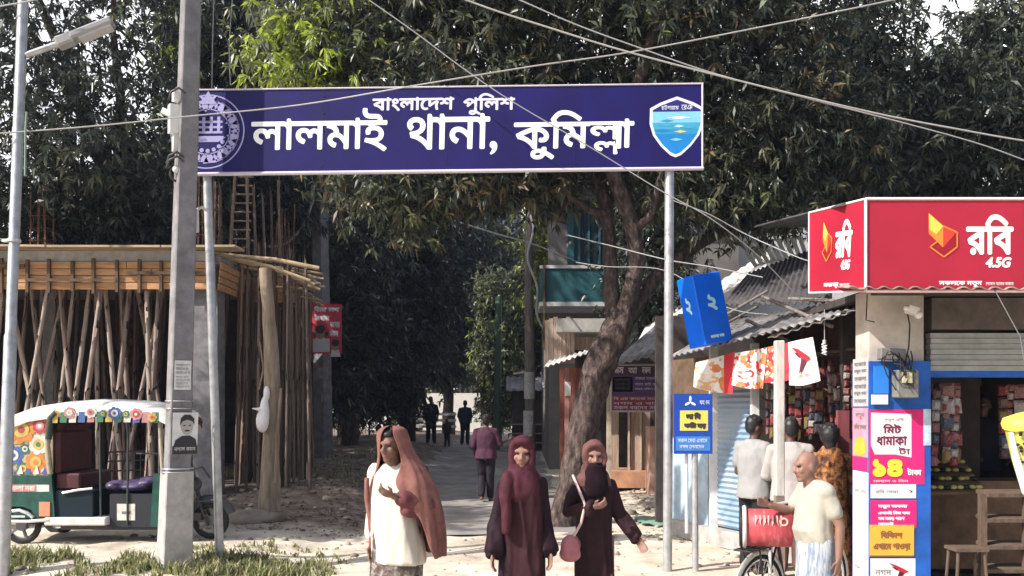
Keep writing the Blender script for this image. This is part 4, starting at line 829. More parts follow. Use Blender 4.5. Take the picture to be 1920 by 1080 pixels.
mb = MB(); flatpoly(mb, rect(lx(18), lz(938), lx(98), lz(925)), (0, -.015, 0), uu_, vv_, 0, .003); flatpoly(mb, rect(lx(18), lz(937.5), lx(74), lz(925.5)), (0, -.015, 0), uu_, vv_, 1, .006); letters(mb, 'দকলা নরা', (0, -.015, 0), uu_, vv_, (lx(21), lz(936), lx(72), lz(926.5)), .003, 0, depth=.009); lpart(mb, 'name_strip', [cr_[6], plain('strip_pink', (.58, .18, .2), .5)], tub)
mb = MB(); bx(mb, lx(80), lx(100), -.03, -.016, lz(984), lz(957)); lpart(mb, 'reflector', plain('reflector', (.60, .24, .14), .3), tub)
# rear seat, passenger seat front, partition
mb = MB(); bx(mb, lx(104), lx(150), .06, WID-.1, lz(935), lz(905)); bx(mb, lx(100), lx(112), .06, WID-.1, lz(905), lz(825)); lpart(mb, 'rear_seat', plain('seat_maroon', (.075, .018, .022), .6, .4), RK, bevel=.02)
mb = MB(); bx(mb, lx(106), lx(178), .015, WID-.1, lz(990), lz(936)); lpart(mb, 'seat_front', navyp, RK, bevel=.01)
mb = MB(); mb.tube([(lx(122), -.0, lz(941)), (lx(150), -.01, lz(935)), (lx(178), -.0, lz(932))], .016, 8)
lpart(mb, 'grab_rail', chrome, RK); mb = MB(); mb.tube([(lx(18), -.045, lz(975)), (lx(45), -.05, lz(972)), (lx(60), -.05, lz(977)), (lx(70), -.04, lz(986))], .022, 8); mb.tube([(lx(18), -.045, lz(993)), (lx(60), -.05, lz(993)), (lx(100), -.04, lz(990))], .022, 8); mb.tube([(lx(18), -.045, lz(984)), (lx(56), -.048, lz(984))], .012, 8)
lpart(mb, 'chrome_rail', chrome, RK)
mb = MB(); bx(mb, lx(90), lx(206), -.05, .25, lz(1001), lz(986)); lpart(mb, 'step_plate', plain('step_metal', (.62, .60, .58), .4, .2), RK, bevel=.015)
mb = MB()
for k in range(6): mb.tube([(lx(178+k*12), .48, lz(925)), (lx(178+k*12), .48, lz(868+(k % 2)*4))], .011, 6)
for py in (868, 886, 905): mb.tube([(lx(174), .48, lz(py)), (lx(246), .48, lz(py-3))], .012, 6)
mb.tube([(lx(250), .15, lz(868)), (lx(300), .15, lz(868))], .012, 6)
lpart(mb, 'partition_rail', dark_metal, RK)
mb = MB(); mb.ball((lx(240), .5, lz(932)), (.30, .40, .085), 14); mb.ball((lx(205), .3, lz(930)), (.14, .2, .07), 10); mb.ball((lx(262), .4, lz(925)), (.16, .25, .08), 10); fused(mb, 'driver_seat', plain('seat_purple', (.085, .065, .14), .35, .6, scale=12, bump=.4), RK, .015, 3)
mb = MB(); bx(mb, lx(206), lx(286), .06, WID-.1, lz(1006), lz(944)); bx(mb, lx(200), lx(310), .1, WID-.12, lz(1008), lz(1000)); lpart(mb, 'battery_box', plain('box_dark', (.02, .022, .03), .5), RK)
mb = MB(); mb.prism(rect(lx(220), lz(993), lx(254), lz(962)), (0, .055, 0), uu_, vv_, .01); flatpoly(mb, rect(lx(229), lz(981), lx(246), lz(976)), (0, .055, 0), uu_, vv_, 1); lpart(mb, 'number_plate', [cr_[6], ink_grey], RK)
# front: apron, handlebar, windscreen frame, mudguard and wheel
mb = MB(); mb.prism([(lx(284), lz(1005)), (lx(300), lz(1005)), (lx(308), lz(905)), (lx(290), lz(905))], (0, .03, 0), uu_, vv_, .03); mb.prism([(lx(284), lz(1005)), (lx(300), lz(1005)), (lx(308), lz(905)), (lx(290), lz(905))], (0, WID-.08, 0), uu_, vv_, .03)
mb.loft([[Vector((lx(308)+.02, .03, lz(905))), Vector((lx(330), .25, lz(900))), Vector((lx(338), .5, lz(898))), Vector((lx(330), .75, lz(900))), Vector((lx(308)+.02, .97, lz(905)))], [Vector((lx(300), .03, lz(1003))), Vector((lx(322), .25, lz(1000))), Vector((lx(330), .5, lz(998))), Vector((lx(322), .75, lz(1000))), Vector((lx(300), .97, lz(1003)))]], 0, True, False, False)
lpart(mb, 'front_apron', green, RK)
mb = MB(); mb.tube([(lx(318), .2, lz(880)), (lx(330), .5, lz(872)), (lx(318), .8, lz(880))], .016, 8); mb.tube([(lx(330), .5, lz(872)), (lx(352), .5, lz(960))], .028, 8); mb.tube([(lx(352), .42, lz(955)), (lx(374), .40, lz(1010))], .02, 8); mb.tube([(lx(352), .58, lz(955)), (lx(374), .60, lz(1010))], .02, 8); mb.ball((lx(346), .5, lz(930)), (.07, .09, .09), 10); mb.tube([(lx(346), .28, lz(962)), (lx(392), .28, lz(958))], .012, 6); mb.tube([(lx(350), .3, lz(900)), (lx(368), .3, lz(895)), (lx(382), .3, lz(915))], .014, 6)
lpart(mb, 'front_fork', dark_metal, RK)
mb = MB(); mb.tube([(lx(374)+.27*math.cos(a), .5, lz(1003)+.27*math.sin(a)) for a in [R(20+k*16) for k in range(10)]], .075, 8, flat=.35); lpart(mb, 'mudguard', plain('guard_dark', (.03, .035, .04), .5), RK)
mb = MB(); bx(mb, lx(110), lx(300), .12, WID-.15, lz(1012), lz(1004)); bx(mb, lx(300), lx(360), .4, .6, lz(1000), lz(985)); bx(mb, lx(20), lx(110), .2, WID-.2, lz(1005), lz(992)); lpart(mb, 'chassis', dark_metal, RK)
def wheel(x, y, r):
    mb = MB(); mb.tube([(x+r*.86*math.cos(a), y, r+r*.86*math.sin(a)) for a in [k*6.28319/20 for k in range(21)]], r*.17, 8, flat=1.0); w = lpart(mb, 'wheel', tyre, RK)
    mb = MB(); mb.tube([(x, y-.045, r), (x, y+.045, r)], r*.30, 10)
    for k in range(5): a = k*6.2832/5; mb.box((x+r*.45*math.cos(a), y-.01, r+r*.45*math.sin(a)), (r*.62, .03, r*.12), (0, -a, 0))
    mb.tube([(x+r*.72*math.cos(a), y, r+r*.72*math.sin(a)) for a in [k*6.28319/18 for k in range(19)]], r*.06, 6); lpart(mb, 'rim', plain('rim_grey', (.16, .16, .17), .45, metal=.4), w)
wheel(lx(42), .06, .23); wheel(lx(42)+.02, WID-.1, .23); wheel(lx(374), .5, .23)
mb = MB(); mb.tube([(lx(302), .03, lz(905)), (lx(302), .03, lz(800)), (lx(302), .97, lz(800)), (lx(302), .97, lz(905))], .022, 6); lpart(mb, 'windscreen_frame', dark_metal, RK)
mb = MB(); bx(mb, lx(104), lx(108), .1, WID-.12, lz(905), lz(812)); lpart(mb, 'rear_curtain', plain('curtain_maroon', (.10, .03, .035), .8, .6, scale=9), RK)
# ------------------------------------------------------------------ right of the lane: balcony house, kiosk, stalls, the red shop
wall_beige = M('wall_beige', (.16, .15, .145), .9, .25, 1.6, .2); wall_pale = M('wall_pale', (.46, .48, .50), .9, .15, 1.5, .1); teal = M('teal_paint', (.015, .085, .105), .6, .3, 3.); teal_dark = plain('teal_dark', (.015, .05, .07), .4); glass_dark = plain('glass_dark', (.02, .035, .05), .15, .2)
tin = M('tin_sheet', (.20, .195, .20), .6, .6, 3., .1, metal=.25, stretch=(1, 1, .3)); tin_dark = M('tin_dark', (.062, .058, .060), .75, .4, 4., .2); tin_pale = M('tin_pale', (.62, .61, .58), .55, .2, 5., .1); tin_rust = M('tin_rust', (.24, .18, .15), .85, .5, 5., .2)
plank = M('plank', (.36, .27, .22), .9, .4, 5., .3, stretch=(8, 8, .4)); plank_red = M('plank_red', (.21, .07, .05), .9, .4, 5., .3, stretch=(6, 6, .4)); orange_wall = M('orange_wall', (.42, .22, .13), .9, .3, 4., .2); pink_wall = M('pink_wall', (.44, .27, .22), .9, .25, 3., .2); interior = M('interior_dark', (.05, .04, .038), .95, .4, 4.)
hs = thing('balcony_house', 'pale two storey house with a teal balcony behind the mango trunk', 'house', (3, 24, gz(3, 24)))
def pbox(mb, x0, y0, x1, y1, Y, d, mat=0):         # a box whose front face covers a photo rectangle at distance Y, d deep
    a, b2 = W(x0, y1, Y), W(x1, y0, Y); mb.box(((a.x+b2.x)/2, Y+d/2, (a.z+b2.z)/2), (b2.x-a.x, d, b2.z-a.z), None, mat)
mb = MB(); mb.box((3.4, 26.2, 3.6), (4.9, 5.6, 7.4)); mb.build('wall', wall_beige, hs)
mb = MB(); mb.box((3.3, 26, 7.4), (5.6, 6.6, .16)); mb.build('roof', conc, hs)
mb = MB(); pbox(mb, 1014, 503, 1142, 566, 21.8, .06); a = W(1014, 566, 21.8); c = W(1014, 503, 21.8); mb.box((a.x+.03, 22.6, (a.z+c.z)/2), (.06, 1.5, c.z-a.z)); mb.build('balcony_parapet', teal, hs)
mb = MB(); pbox(mb, 1012, 566, 1148, 574, 21.75, 1.6); mb.build('balcony_floor', wall_pale, hs)
mb = MB(); pbox(mb, 1012, 497, 1146, 503, 21.76, .14); pbox(mb, 1139, 500, 1146, 640, 21.74, .14); mb.build('balcony_rail', wall_pale, hs)
mb = MB(); pbox(mb, 1018, 496, 1022, 655, 21.72, .09); mb.build('post', wood_dark, hs)
w = MB(); pbox(w, 1064, 392, 1144, 502, 23.30, .05); wo = w.build('window', teal_dark, hs)
mb = MB()
for px in (1064, 1084, 1102, 1122, 1141): pbox(mb, px, 390, px+(12 if px == 1064 else 4), 502, 23.24, .05)
mb.build('frame', teal, wo)
mb = MB()
for k in range(4): pbox(mb, 1086+k*14, 396, 1095+k*14, 500, 23.27, .02)
mb.build('pane', glass_dark, wo)
w = MB(); pbox(w, 1222, 400, 1282, 476, 23.30, .05); wo = w.build('window', teal_dark, hs); mb = MB()
for px in (1222, 1240, 1258, 1277): pbox(mb, px, 398, px+5, 478, 23.25, .04)
mb.build('frame', wood_dark, wo)
h2 = thing('white_house', 'pale blue white house wall glimpsed between the mango branch and the tin roofs', 'house', (6, 24, gz(6, 24)))
mb = MB(); mb.box((8.1, 27, 3.4), (4.4, 4, 8.2)); mb.build('wall', wall_pale, h2)
mb = MB(); mb.box((8.1, 27, 7.6), (4.9, 4.6, .12)); mb.build('roof', tin, h2)
w = MB(); pbox(w, 1425, 376, 1468, 395, 24.93, .08); w.build('window', plain('window_blue', (.10, .22, .30), .3), h2)
# kiosk of planks beside the mango tree
kk = thing('plank_kiosk', 'weathered plank kiosk with a flat roof and a pale awning behind the mango trunk', 'kiosk', (1.6, 19.5, gz(1.6, 19.5)))
mb = MB()
for k in range(7): pbox(mb, 1022+k*8, 600-(k % 3)*3, 1029.4+k*8, 682, 19.0-.006*(k % 2), .04)
mb.build('plank_panel', plank, kk)
mb = MB(); pbox(mb, 1044, 597, 1160, 622, 18.75, 1.8); mb.build('roof', conc_pale, kk)
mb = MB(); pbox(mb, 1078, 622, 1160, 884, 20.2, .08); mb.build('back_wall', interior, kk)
mb = MB(); pbox(mb, 1078, 632, 1150, 656, 19.3, .05); mb.build('shutter_board', plank, kk)
mb = MB(); pbox(mb, 1050, 690, 1110, 892, 19.4, .1); mb.build('side_wall', plank_red, kk)
mb = MB(); pbox(mb, 1059, 690, 1067, 900, 18.9, .09); mb.build('post', M('post_pink', (.36, .20, .18), .9, .3), kk)
mb = MB(); pbox(mb, 1059, 716, 1070, 742, 18.86, .03); mb.build('paper_notice', paper, kk)
def corrug(name, c4, mat, root, nw=14, amp=.018, thick=.012, label=None):
    """a corrugated sheet over four corners (eave a->b, ridge d->c); the waves run up the slope"""
    a, b2, c, d = [Vector(p) for p in c4]; n = ((b2-a).cross(d-a)).normalized()
    if n.z < 0: n = -n
    k = nw*6; top = []; 
    for j in range(5):
        s = j/4; row = []
        for i in range(k+1):
            t = i/k; p = a.lerp(b2, t).lerp(d.lerp(c, t), s)+n*(amp*math.sin(t*nw*6.2832)+(random.uniform(-.012, .012) if j in (0, 4) and i % 6 == 0 else 0)); row.append(p)
        top.append(row)
    m = k+1; vs = [p for r in top for p in r]; o = len(vs); vs += [p-n*thick for r in top for p in r]
    fs = [(j*m+i, j*m+i+1, (j+1)*m+i+1, (j+1)*m+i) for j in range(4) for i in range(k)]; fs += [tuple(o+q for q in reversed(f)) for f in fs]
    fs += [(i, o+i, o+i+1, i+1) for i in range(k)]+[(4*m+i, 4*m+i+1, o+4*m+i+1, o+4*m+i) for i in range(k)]
    fs += [(j*m, (j+1)*m, o+(j+1)*m, o+j*m) for j in range(4)]+[(j*m+k, o+j*m+k, o+(j+1)*m+k, (j+1)*m+k) for j in range(4)]
    mb = MB(); mb.add(vs, fs, 0, True); o = mb.build(name, mat, root)
    return o
corrug('awning', [W(1020, 688, 17.6), W(1100, 662, 17.4), W(1104, 655, 19), W(1030, 676, 19)], tin_pale, kk, 8)
# ------------------------------------------------------------------ tin roofed stall with the maroon sign board
sa = thing('tin_stall', 'tin roofed timber stall with the maroon sign board and tall plank doors', 'stall', (2.6, 18.2, gz(2.6, 18.2)))
corrug('roof', [W(1140, 687, 16.4), W(1330, 640, 15.2), W(1350, 560, 18), W(1236, 604, 19.6)], tin, sa, 12)
corrug('roof', [W(1196, 640, 19.2), W(1440, 505, 18.6), W(1446, 468, 20.0), W(1210, 612, 20.6)], tin_pale, sa, 16, .012)  # pale tin: the sunlight on this roof is put into the colour
mb = MB(); gzs = gz(2.6, 18.3)
for x0, x1 in ((1142, 1160), (1183, 1200), (1202, 1219), (1236, 1262)): pbox(mb, x0, 768, x1, 884, 18.30+.01*(x0 % 3), .05)
mb.build('plank_door', plank, sa)
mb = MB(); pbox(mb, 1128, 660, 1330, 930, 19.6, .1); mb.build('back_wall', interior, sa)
mb = MB()
for px in (1178, 1200.5): pbox(mb, px, 768, px+3, 886, 18.25, .08)
pbox(mb, 1138, 690, 1146, 905, 17.2, .09); mb.build('post', plain('post_tan', (.42, .34, .26), .9, .3), sa)
mb = MB(); pbox(mb, 1124, 884, 1222, 915, 17.9, 1.2); mb.build('plinth', orange_wall, sa)
mb = MB(); pbox(mb, 1218, 800, 1248, 945, 17.3, .5); mb.build('pier', pink_wall, sa)
mb = MB(); pbox(mb, 1232, 690, 1250, 810, 17.35, .4); mb.build('pier', M('pier_red', (.12, .03, .03), .9, .3), sa)
ms = thing('sign_board', 'small maroon and purple sign board with white lettering under the tin eave', 'sign', tuple(W(1195, 770, 16.8)))
o = W(1146, 771, 16.8); w_, h_ = X(1252, 16.8)-X(1146, 16.8), Z(684, 16.8)-Z(771, 16.8)
mb = MB(); mb.prism(rect(0, 0, w_, h_), o, UX, UZ, .04); flatpoly(mb, rect(.02, h_*.36, w_-.02, h_*.76), o, UX, UZ, 1); flatpoly(mb, rect(.02, h_*.02, w_-.02, h_*.34), o, UX, UZ, 2); flatpoly(mb, rect(.03, h_*.42, w_*.38, h_*.74), o, UX, UZ, 3)
mb.build('board', [plain('ms_dark', (.07, .03, .05), .6), plain('ms_purple', (.07, .035, .13), .6), plain('ms_maroon', (.17, .03, .05), .6), plain('ms_grey', (.30, .27, .30), .6)], ms)
mb = MB()
for i, t in enumerate(('মস', 'আ', 'নকল', 'কর')): letters(mb, t, o, UX, UZ, (w_*(.06+.24*i), h_*.81, w_*(.22+.24*i), h_*.95), .004, 0, depth=.008)
for t, y, x0, x1 in (('বাজার সড়ক নমবর', .66, .42, .95), ('লাল মাই বাজার', .55, .42, .95), ('সদর দিকণ কুিমলা', .44, .42, .95), ('িব এম কলেজ সংলগন', .24, .04, .95), ('নগদ ও বাকী', .14, .04, .95), ('সকল ধরেনর সামান', .04, .04, .95)): letters(mb, t, o, UX, UZ, (w_*x0, h_*y, w_*x1, h_*(y+.075)), .0, 0, depth=.008)
for i in range(3): letters(mb, 'অকস', o, UX, UZ, (w_*.06, h_*(.46+.09*i), w_*.34, h_*(.52+.09*i)), .0, 1, depth=.008)
mb.build('lettering', [plain('ms_white', (.55, .50, .52), .6), plain('ms_ink', (.10, .08, .10), .6)], ms)
mb = MB()
for a, b2 in (((0, 0), (w_, 0)), ((0, h_), (w_, h_)), ((0, 0), (0, h_)), ((w_, 0), (w_, h_))): mb.tube([o+UX*a[0]+UZ*a[1], o+UX*b2[0]+UZ*b2[1]], .02, 6)
mb.build('frame', plain('frame_grey', (.36, .32, .33), .6), ms)
# white slatted panel among the roofs
mb = MB()
for k in range(9):
    t = k/8; a = W(1388+t*112, 452-t*6, 16.6); b2 = W(1418+t*92, 500-t*24, 16.5); mb.tube([a, b2], .042, 6, flat=.4)
mb.tube([W(1384, 455, 16.65), W(1502, 446, 16.65)], .02, 5); mb.tube([W(1416, 498, 16.55), W(1512, 474, 16.55)], .02, 5)
tag(mb.build('slat_panel', plain('slat_white', (.55, .55, .52), .7, .15)), 'white slatted panel leaning on the tin roofs left of the red sign', 'panel')
# ------------------------------------------------------------------ the open stall with the blue shutter
L2 = lambda Y: 2.72+.4*(12-Y)
sb = thing('open_stall', 'open fronted stall with a blue roller shutter and hanging goods under a tin awning', 'stall', (3.6, 10.6, 0))
corrug('awning', [W(1256, 669, 12.4), W(1612, 579, 8.95), W(1636, 556, 9.9), W(1372, 600, 13.6)], tin, sb, 26, .016)
corrug('awning', [W(1440, 634, 10.55), W(1615, 577, 8.9), W(1600, 578, 9.3), W(1470, 615, 10.9)], tin_pale, sb, 8, .012)
corrug('roof', [W(1352, 572, 13.4), W(1560, 566, 10.8), W(1560, 452, 14.8), W(1404, 512, 16.0)], tin_dark, sb, 18, .02)
corrug('roof', [W(1560, 520, 11.6), (7.2, 10.4, 3.5), (7.2, 14.5, 4.4), W(1540, 456, 14.9)], tin_dark, sb, 14, .02)
mb = MB()
for P in (((1430, 556, 11.5), (1560, 612, 9.6)), ((1362, 590, 12.6), (1440, 545, 12.4)), ((1400, 600, 11.6), (1480, 640, 10.5)), ((1300, 640, 12), (1420, 575, 12.5)), ((1480, 560, 10.6), (1625, 566, 9.2))): mb.tube([W(*P[0]), W(*P[1])], .022, 6)
mb.build('rafter', wood_grey, sb)
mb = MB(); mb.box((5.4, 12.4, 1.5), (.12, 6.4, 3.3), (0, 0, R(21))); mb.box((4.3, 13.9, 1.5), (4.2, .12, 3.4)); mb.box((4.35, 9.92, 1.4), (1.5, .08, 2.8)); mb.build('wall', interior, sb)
def along(Y, z): return Vector((L2(Y), Y, z))
wdir = (along(9, 0)-along(12, 0)).normalized(); wn = wdir.cross(UZ).normalized()             # wn looks to the lane
mb = MB(); rings = []
a, b2 = along(12.0, 0), along(11.28, 0)
nz_ = 30
vs = []
for i in range(nz_*2+1):
    z = .24+2.15*i/(nz_*2); off = .012*(1 if i % 2 else -1)
    vs += [a+UZ*z+wn*off, b2+UZ*z+wn*off]
mb.add(vs, [(2*i, 2*i+1, 2*i+3, 2*i+2) for i in range(nz_*2)], 0, False)
shm = ramp_mat('shutter_paint', [(.35, (.36, .38, .42)), (.5, (.27, .34, .43)), (.62, (.15, .26, .42)), (.75, (.38, .41, .46))], 1.1, rough=.55, bump=.05)
mb.build('roller_shutter', shm, sb)
mb = MB(); mb.box(along(12.06, 1.35)+wn*.02, (.10, .10, 2.7)); mb.box(along(11.24, 1.3)+wn*.02, (.09, .09, 2.6)); mb.build('door_frame', plain('frame_white', (.62, .62, .62), .6, .15), sb)
mb = MB(); mb.prism([(0, .0), (1.1, .0), (1.1, 1.22), (0, 1.22)], along(13.2, .15)+wn*.02, wdir, UZ, .1); mb.build('side_wall', M('wall_blue', (.34, .44, .55), .85, .4, 2.5, .2), sb)
mb = MB(); mb.prism([(0, 1.22), (1.1, 1.22), (1.1, 2.35), (0, 2.35)], along(13.2, .15)-wn*.12, wdir, UZ, .1); mb.build('dark_backing', wood_dark, sb)  # dark sheet added for the shade inside, above the blue wall
mb = MB(); mb.prism([(-.1, 0), (3.9, 0), (3.9, .22), (-.1, .22)], along(12.9, .0)+wn*.12, wdir, UZ, .5); mb.build('plinth', conc_pale, sb)
mb = MB(); mb.prism([(0, 0), (1.35, 0), (1.35, .82), (0, .82)], along(11.15, .22), wdir, UZ, .45); mb.build('counter', M('counter_maroon', (.12, .03, .035), .7, .3), sb)
mb = MB(); mb.box((X(1580, 9.45), 9.45, .9), (.12, .06, 1.75)); mb.build('door_leaf', M('door_maroon', (.19, .05, .06), .7, .25, stretch=(5, 5, .5)), sb)
mb = MB(); mb.box((X(1461, 8.75), 8.75, 1.7), (.088, .088, 1.5)); pp = mb.build('post', M('post_limewash', (.44, .41, .385), .9, .35, 5., .3, stretch=(3, 3, .6)), sb, bevel=.01); mb = MB(); mb.box((X(1461, 8.75), 8.75, .45), (.085, .085, 1.0)); mb.build('post', M('post_brown', (.22, .16, .13), .9, .4), sb)
# goods hung in strings and stacked on the counter
good = [ramp_mat(n_, [(.36, tuple(v*.25 for v in c_)), (.46, c_), (.58, tuple(v*.8 for v in c_)), (.64, tuple(min(.6, v*1.1+.22) for v in c_))], 26+7*len(n_), rough=.4, bump=.15) for n_, c_ in (('pk_red', (.20, .04, .04)), ('pk_silver', (.34, .32, .32)), ('pk_brown', (.11, .055, .04)), ('pk_pink', (.24, .10, .10)), ('pk_gold', (.20, .13, .05)), ('pk_dark', (.04, .03, .035)), ('pk_blue', (.05, .06, .09)), ('pk_cream', (.36, .31, .28)))]
def strip_mb(n, w, h, seed):
    g = random.Random(seed); mb = MB(); mb.tube([(0, 0, 0), (0, 0, -n*h)], .004, 4, 8)
    for i in range(n):
        z = -h*(i+.5); k = g.randrange(8); a = g.uniform(-.5, .5); q = Euler((g.uniform(-.1, .1), 0, a)).to_matrix(); pts = []
        mb.add([q @ Vector(p)+Vector((0, 0, z)) for p in ((-w/2, 0, -h*.44), (w/2, 0, -h*.44), (w/2, 0, h*.44), (-w/2, 0, h*.44), (-w*.30, -.022, -h*.26), (w*.30, -.022, -h*.26), (w*.30, -.022, h*.26), (-w*.30, -.022, h*.26), (0, .02, 0))], [(0, 1, 5, 4), (1, 2, 6, 5), (2, 3, 7, 6), (3, 0, 4, 7), (4, 5, 6, 7), (1, 0, 8), (2, 1, 8), (3, 2, 8), (0, 3, 8)], k)
    return mb
strips = [strip_mb(n, w, h, s) for n, w, h, s in ((7, .085, .11, 1), (6, .10, .13, 2), (9, .07, .085, 3), (5, .13, .16, 4))]
def hang_strips(label, grp, pts):
    proto = {}
    for i, p in enumerate(pts):
        k = i % 4
        if k not in proto: o = proto[k] = strips[k].build('packet_strip', good+[black]); 
        else: o = proto[k].copy(); COL.objects.link(o)
        o.location = p; o.rotation_euler = (random.uniform(-.05, .05), random.uniform(-.06, .06), random.uniform(-.6, .6)); tag(o, label, 'packets', grp)
hang_strips('hanging strip of snack packets under the awning of the open stall', 'packet strips of the open stall', [along(11.1-.042*i+random.uniform(-.03, .03), 2.30+random.uniform(-.12, .08))-wn*(.08, .3, .55)[i % 3] for i in range(38)])
mb = MB(); mb.tube([along(11.2, 2.42)-wn*.3, along(9.6, 2.46)-wn*.3], .018, 6); mb.tube([along(11.2, 2.40)-wn*.08, along(9.6, 2.44)-wn*.08], .018, 6); mb.tube([along(11.2, 2.42)-wn*.55, along(9.6, 2.46)-wn*.55], .018, 6); mb.build('hanging_rail', bam[2], sb)
bulb = thing('light_bulb', 'pale spiral light bulb hanging in the dark under the awning', 'bulb', tuple(W(1546, 660, 9.6)))
mb = MB(); c = W(1546, 655, 9.6); mb.tube([c+Vector((math.cos(k*.7)*.022, math.sin(k*.7)*.022, -.055+k*.0035)) for k in range(32)], .009, 6); mb.build('tube', plain('bulb_white', (.75, .76, .78), .3), bulb)
mb = MB(); mb.tube([c+UZ*.055, c+UZ*.10], .02, 8); mb.tube([c+UZ*.1, c+UZ*.42], .004, 4); mb.build('socket', plain('socket_grey', (.4, .4, .4), .5), bulb)
# jars on the counter
jar = thing('jar', 'sweet jar with a red lid on the counter of the open stall', 'jar', tuple(along(10.85, 1.04)-wn*.2), 'jars on the counter')
mb = MB(); mb.tube([(0, 0, 0), (0, 0, .01), (0, 0, .17), (0, 0, .2)], [.06, .07, .07, .05], 12); lpart(mb, 'body', plain('jar_body', (.30, .20, .12), .15, .6, scale=30), jar)
mb = MB(); mb.tube([(0, 0, .2), (0, 0, .235)], .055, 12); lpart(mb, 'lid', good[0], jar)
for i in range(1, 7): j = copy_tree(jar); j.location = along(10.85-.16*i, 1.04)-wn*(.12+.1*(i % 2))
# banners pinned along the awning edge
def cloth(name, label, quad, mats, paint, nx=12, nyy=6, wav=.03, ph=0.):
    a, b2, c, d = [Vector(p) for p in quad]; n = (b2-a).cross(d-a).normalized(); u_ = b2-a
    mb = MB(); front = []
    for j in range(nyy+1):
        for i in range(nx+1):
            t, s = i/nx, j/nyy; p = d.lerp(c, t).lerp(a.lerp(b2, t), 1-s) if False else a.lerp(b2, t).lerp(d.lerp(c, t), s)
            sag = -.025*math.sin(math.pi*t)*(1-s)
            front.append(p+n*(wav*math.sin(t*7+ph+s*1.5)*(1-s*.7))+UZ*sag)
    k = nx+1; fs = [(j*k+i, j*k+i+1, (j+1)*k+i+1, (j+1)*k+i) for j in range(nyy) for i in range(nx)]
    for f in fs:
        i, j = f[0] % k, f[0]//k; mb.add([front[q] for q in f], [(0, 1, 2, 3)], paint((i+.5)/nx, (j+.5)/nyy), True); mb.add([front[q]-n*.004 for q in f], [(3, 2, 1, 0)], 0, True)
    return tag(mb.build(name, mats), label, 'banner', 'cloth banners along the awning'), front, (a, u_, d-a)
bw = plain('ban_white', (.68, .65, .62), .85, .1, scale=8); br = plain('ban_red', srgb(206, 50, 62), .8, .15); bo = plain('ban_orange', (.58, .19, .07), .8, .3, scale=9); bc = plain('ban_cream', (.62, .54, .46), .85, .25, scale=8); byl = plain('ban_yellow', (.62, .33, .16), .8)
bm = [bw, br, bo, bc, byl]; BE = lambda px, py: W(px, py, 12.4-(px-1256)/356*3.45-.06)
nb = lambda t, s, q: noise.noise(Vector((t*q, s*q*1.3, q*.37)))
def paint1(t, s): return 1 if t > .74 else (2 if (t > .42 and s < .8 and nb(t, s, 4.1) > -.12) else (4 if nb(t, s, 6.3) > .28 else 3 if s < .55 and t < .5 else 0))
def paint2(t, s): return (2 if nb(t, s, 4.7) > .20 else 1 if nb(t, s, 5.9) > .30 else 3 if s < .3 else 0)
def paint3(t, s): return 1 if t > .52 else (1 if nb(t, s, 5.1) > .1 else 0 if nb(t, s, 7.7) > .15 else 2)
def paint4(t, s): return 0
cloth('cloth_banner', 'cream and orange cloth banner with a red end stripe, leftmost under the awning', [BE(1300, 725), BE(1376, 738), BE(1378, 660), BE(1306, 680)], bm, paint1, 60, 30, .03, 0)
cloth('cloth_banner', 'white sagging cloth banner with orange scrawl in the middle of the awning', [BE(1375, 722), BE(1434, 728), BE(1438, 652), BE(1379, 662)], bm, paint2, 60, 30, .03, 1)
cloth('cloth_banner', 'orange and red cloth banner beside the white bird banner', [BE(1428, 716), BE(1480, 713), BE(1478, 642), BE(1432, 652)], bm, paint3, 60, 30, .03, 2)
o_, fr_, (ca, cu_, cv_) = cloth('cloth_banner', 'white banner with a red bird mark hanging at the right end of the awning', [BE(1480, 722), BE(1537, 714), BE(1523, 632), BE(1477, 642)], bm, paint4, 10, 6, .012, 3)
bu = cu_.normalized(); bv = (cv_-bu*cv_.dot(bu)).normalized(); bn = bu.cross(bv); bw_, bh_ = cu_.length, cv_.length
def bird(mb, o, u_, v_, x, y, s, mats=(0, 1), depth=.02):
    flatpoly(mb, [(x+s*p[0], y+s*p[1]) for p in ((-.5, .42), (-.1, .30), (.30, .10), (.52, -.02), (.30, -.10), (.05, .02))], o, u_, v_, mats[0], depth)
    flatpoly(mb, [(x+s*p[0], y+s*p[1]) for p in ((.30, -.10), (.05, .02), (-.12, -.48), (.10, -.35))], o, u_, v_, mats[1], depth+.001)
    flatpoly(mb, [(x+s*p[0], y+s*p[1]) for p in ((-.36, .24), (-.12, .18), (.02, .03), (-.12, .06))], o, u_, v_, mats[1], depth+.001)
mb = MB(); bird(mb, ca, bu, bv, bw_*.46, bh_*.56, bw_*.62); letters(mb, 'নকদ িবল', ca, bu, bv, (bw_*.30, bh_*.12, bw_*.76, bh_*.22), 0, 1, depth=.02)
lo = mb.build('bird_mark', [plain('mark_red', srgb(190, 40, 55), .7), plain('mark_dark', srgb(95, 40, 60), .7)], o_)
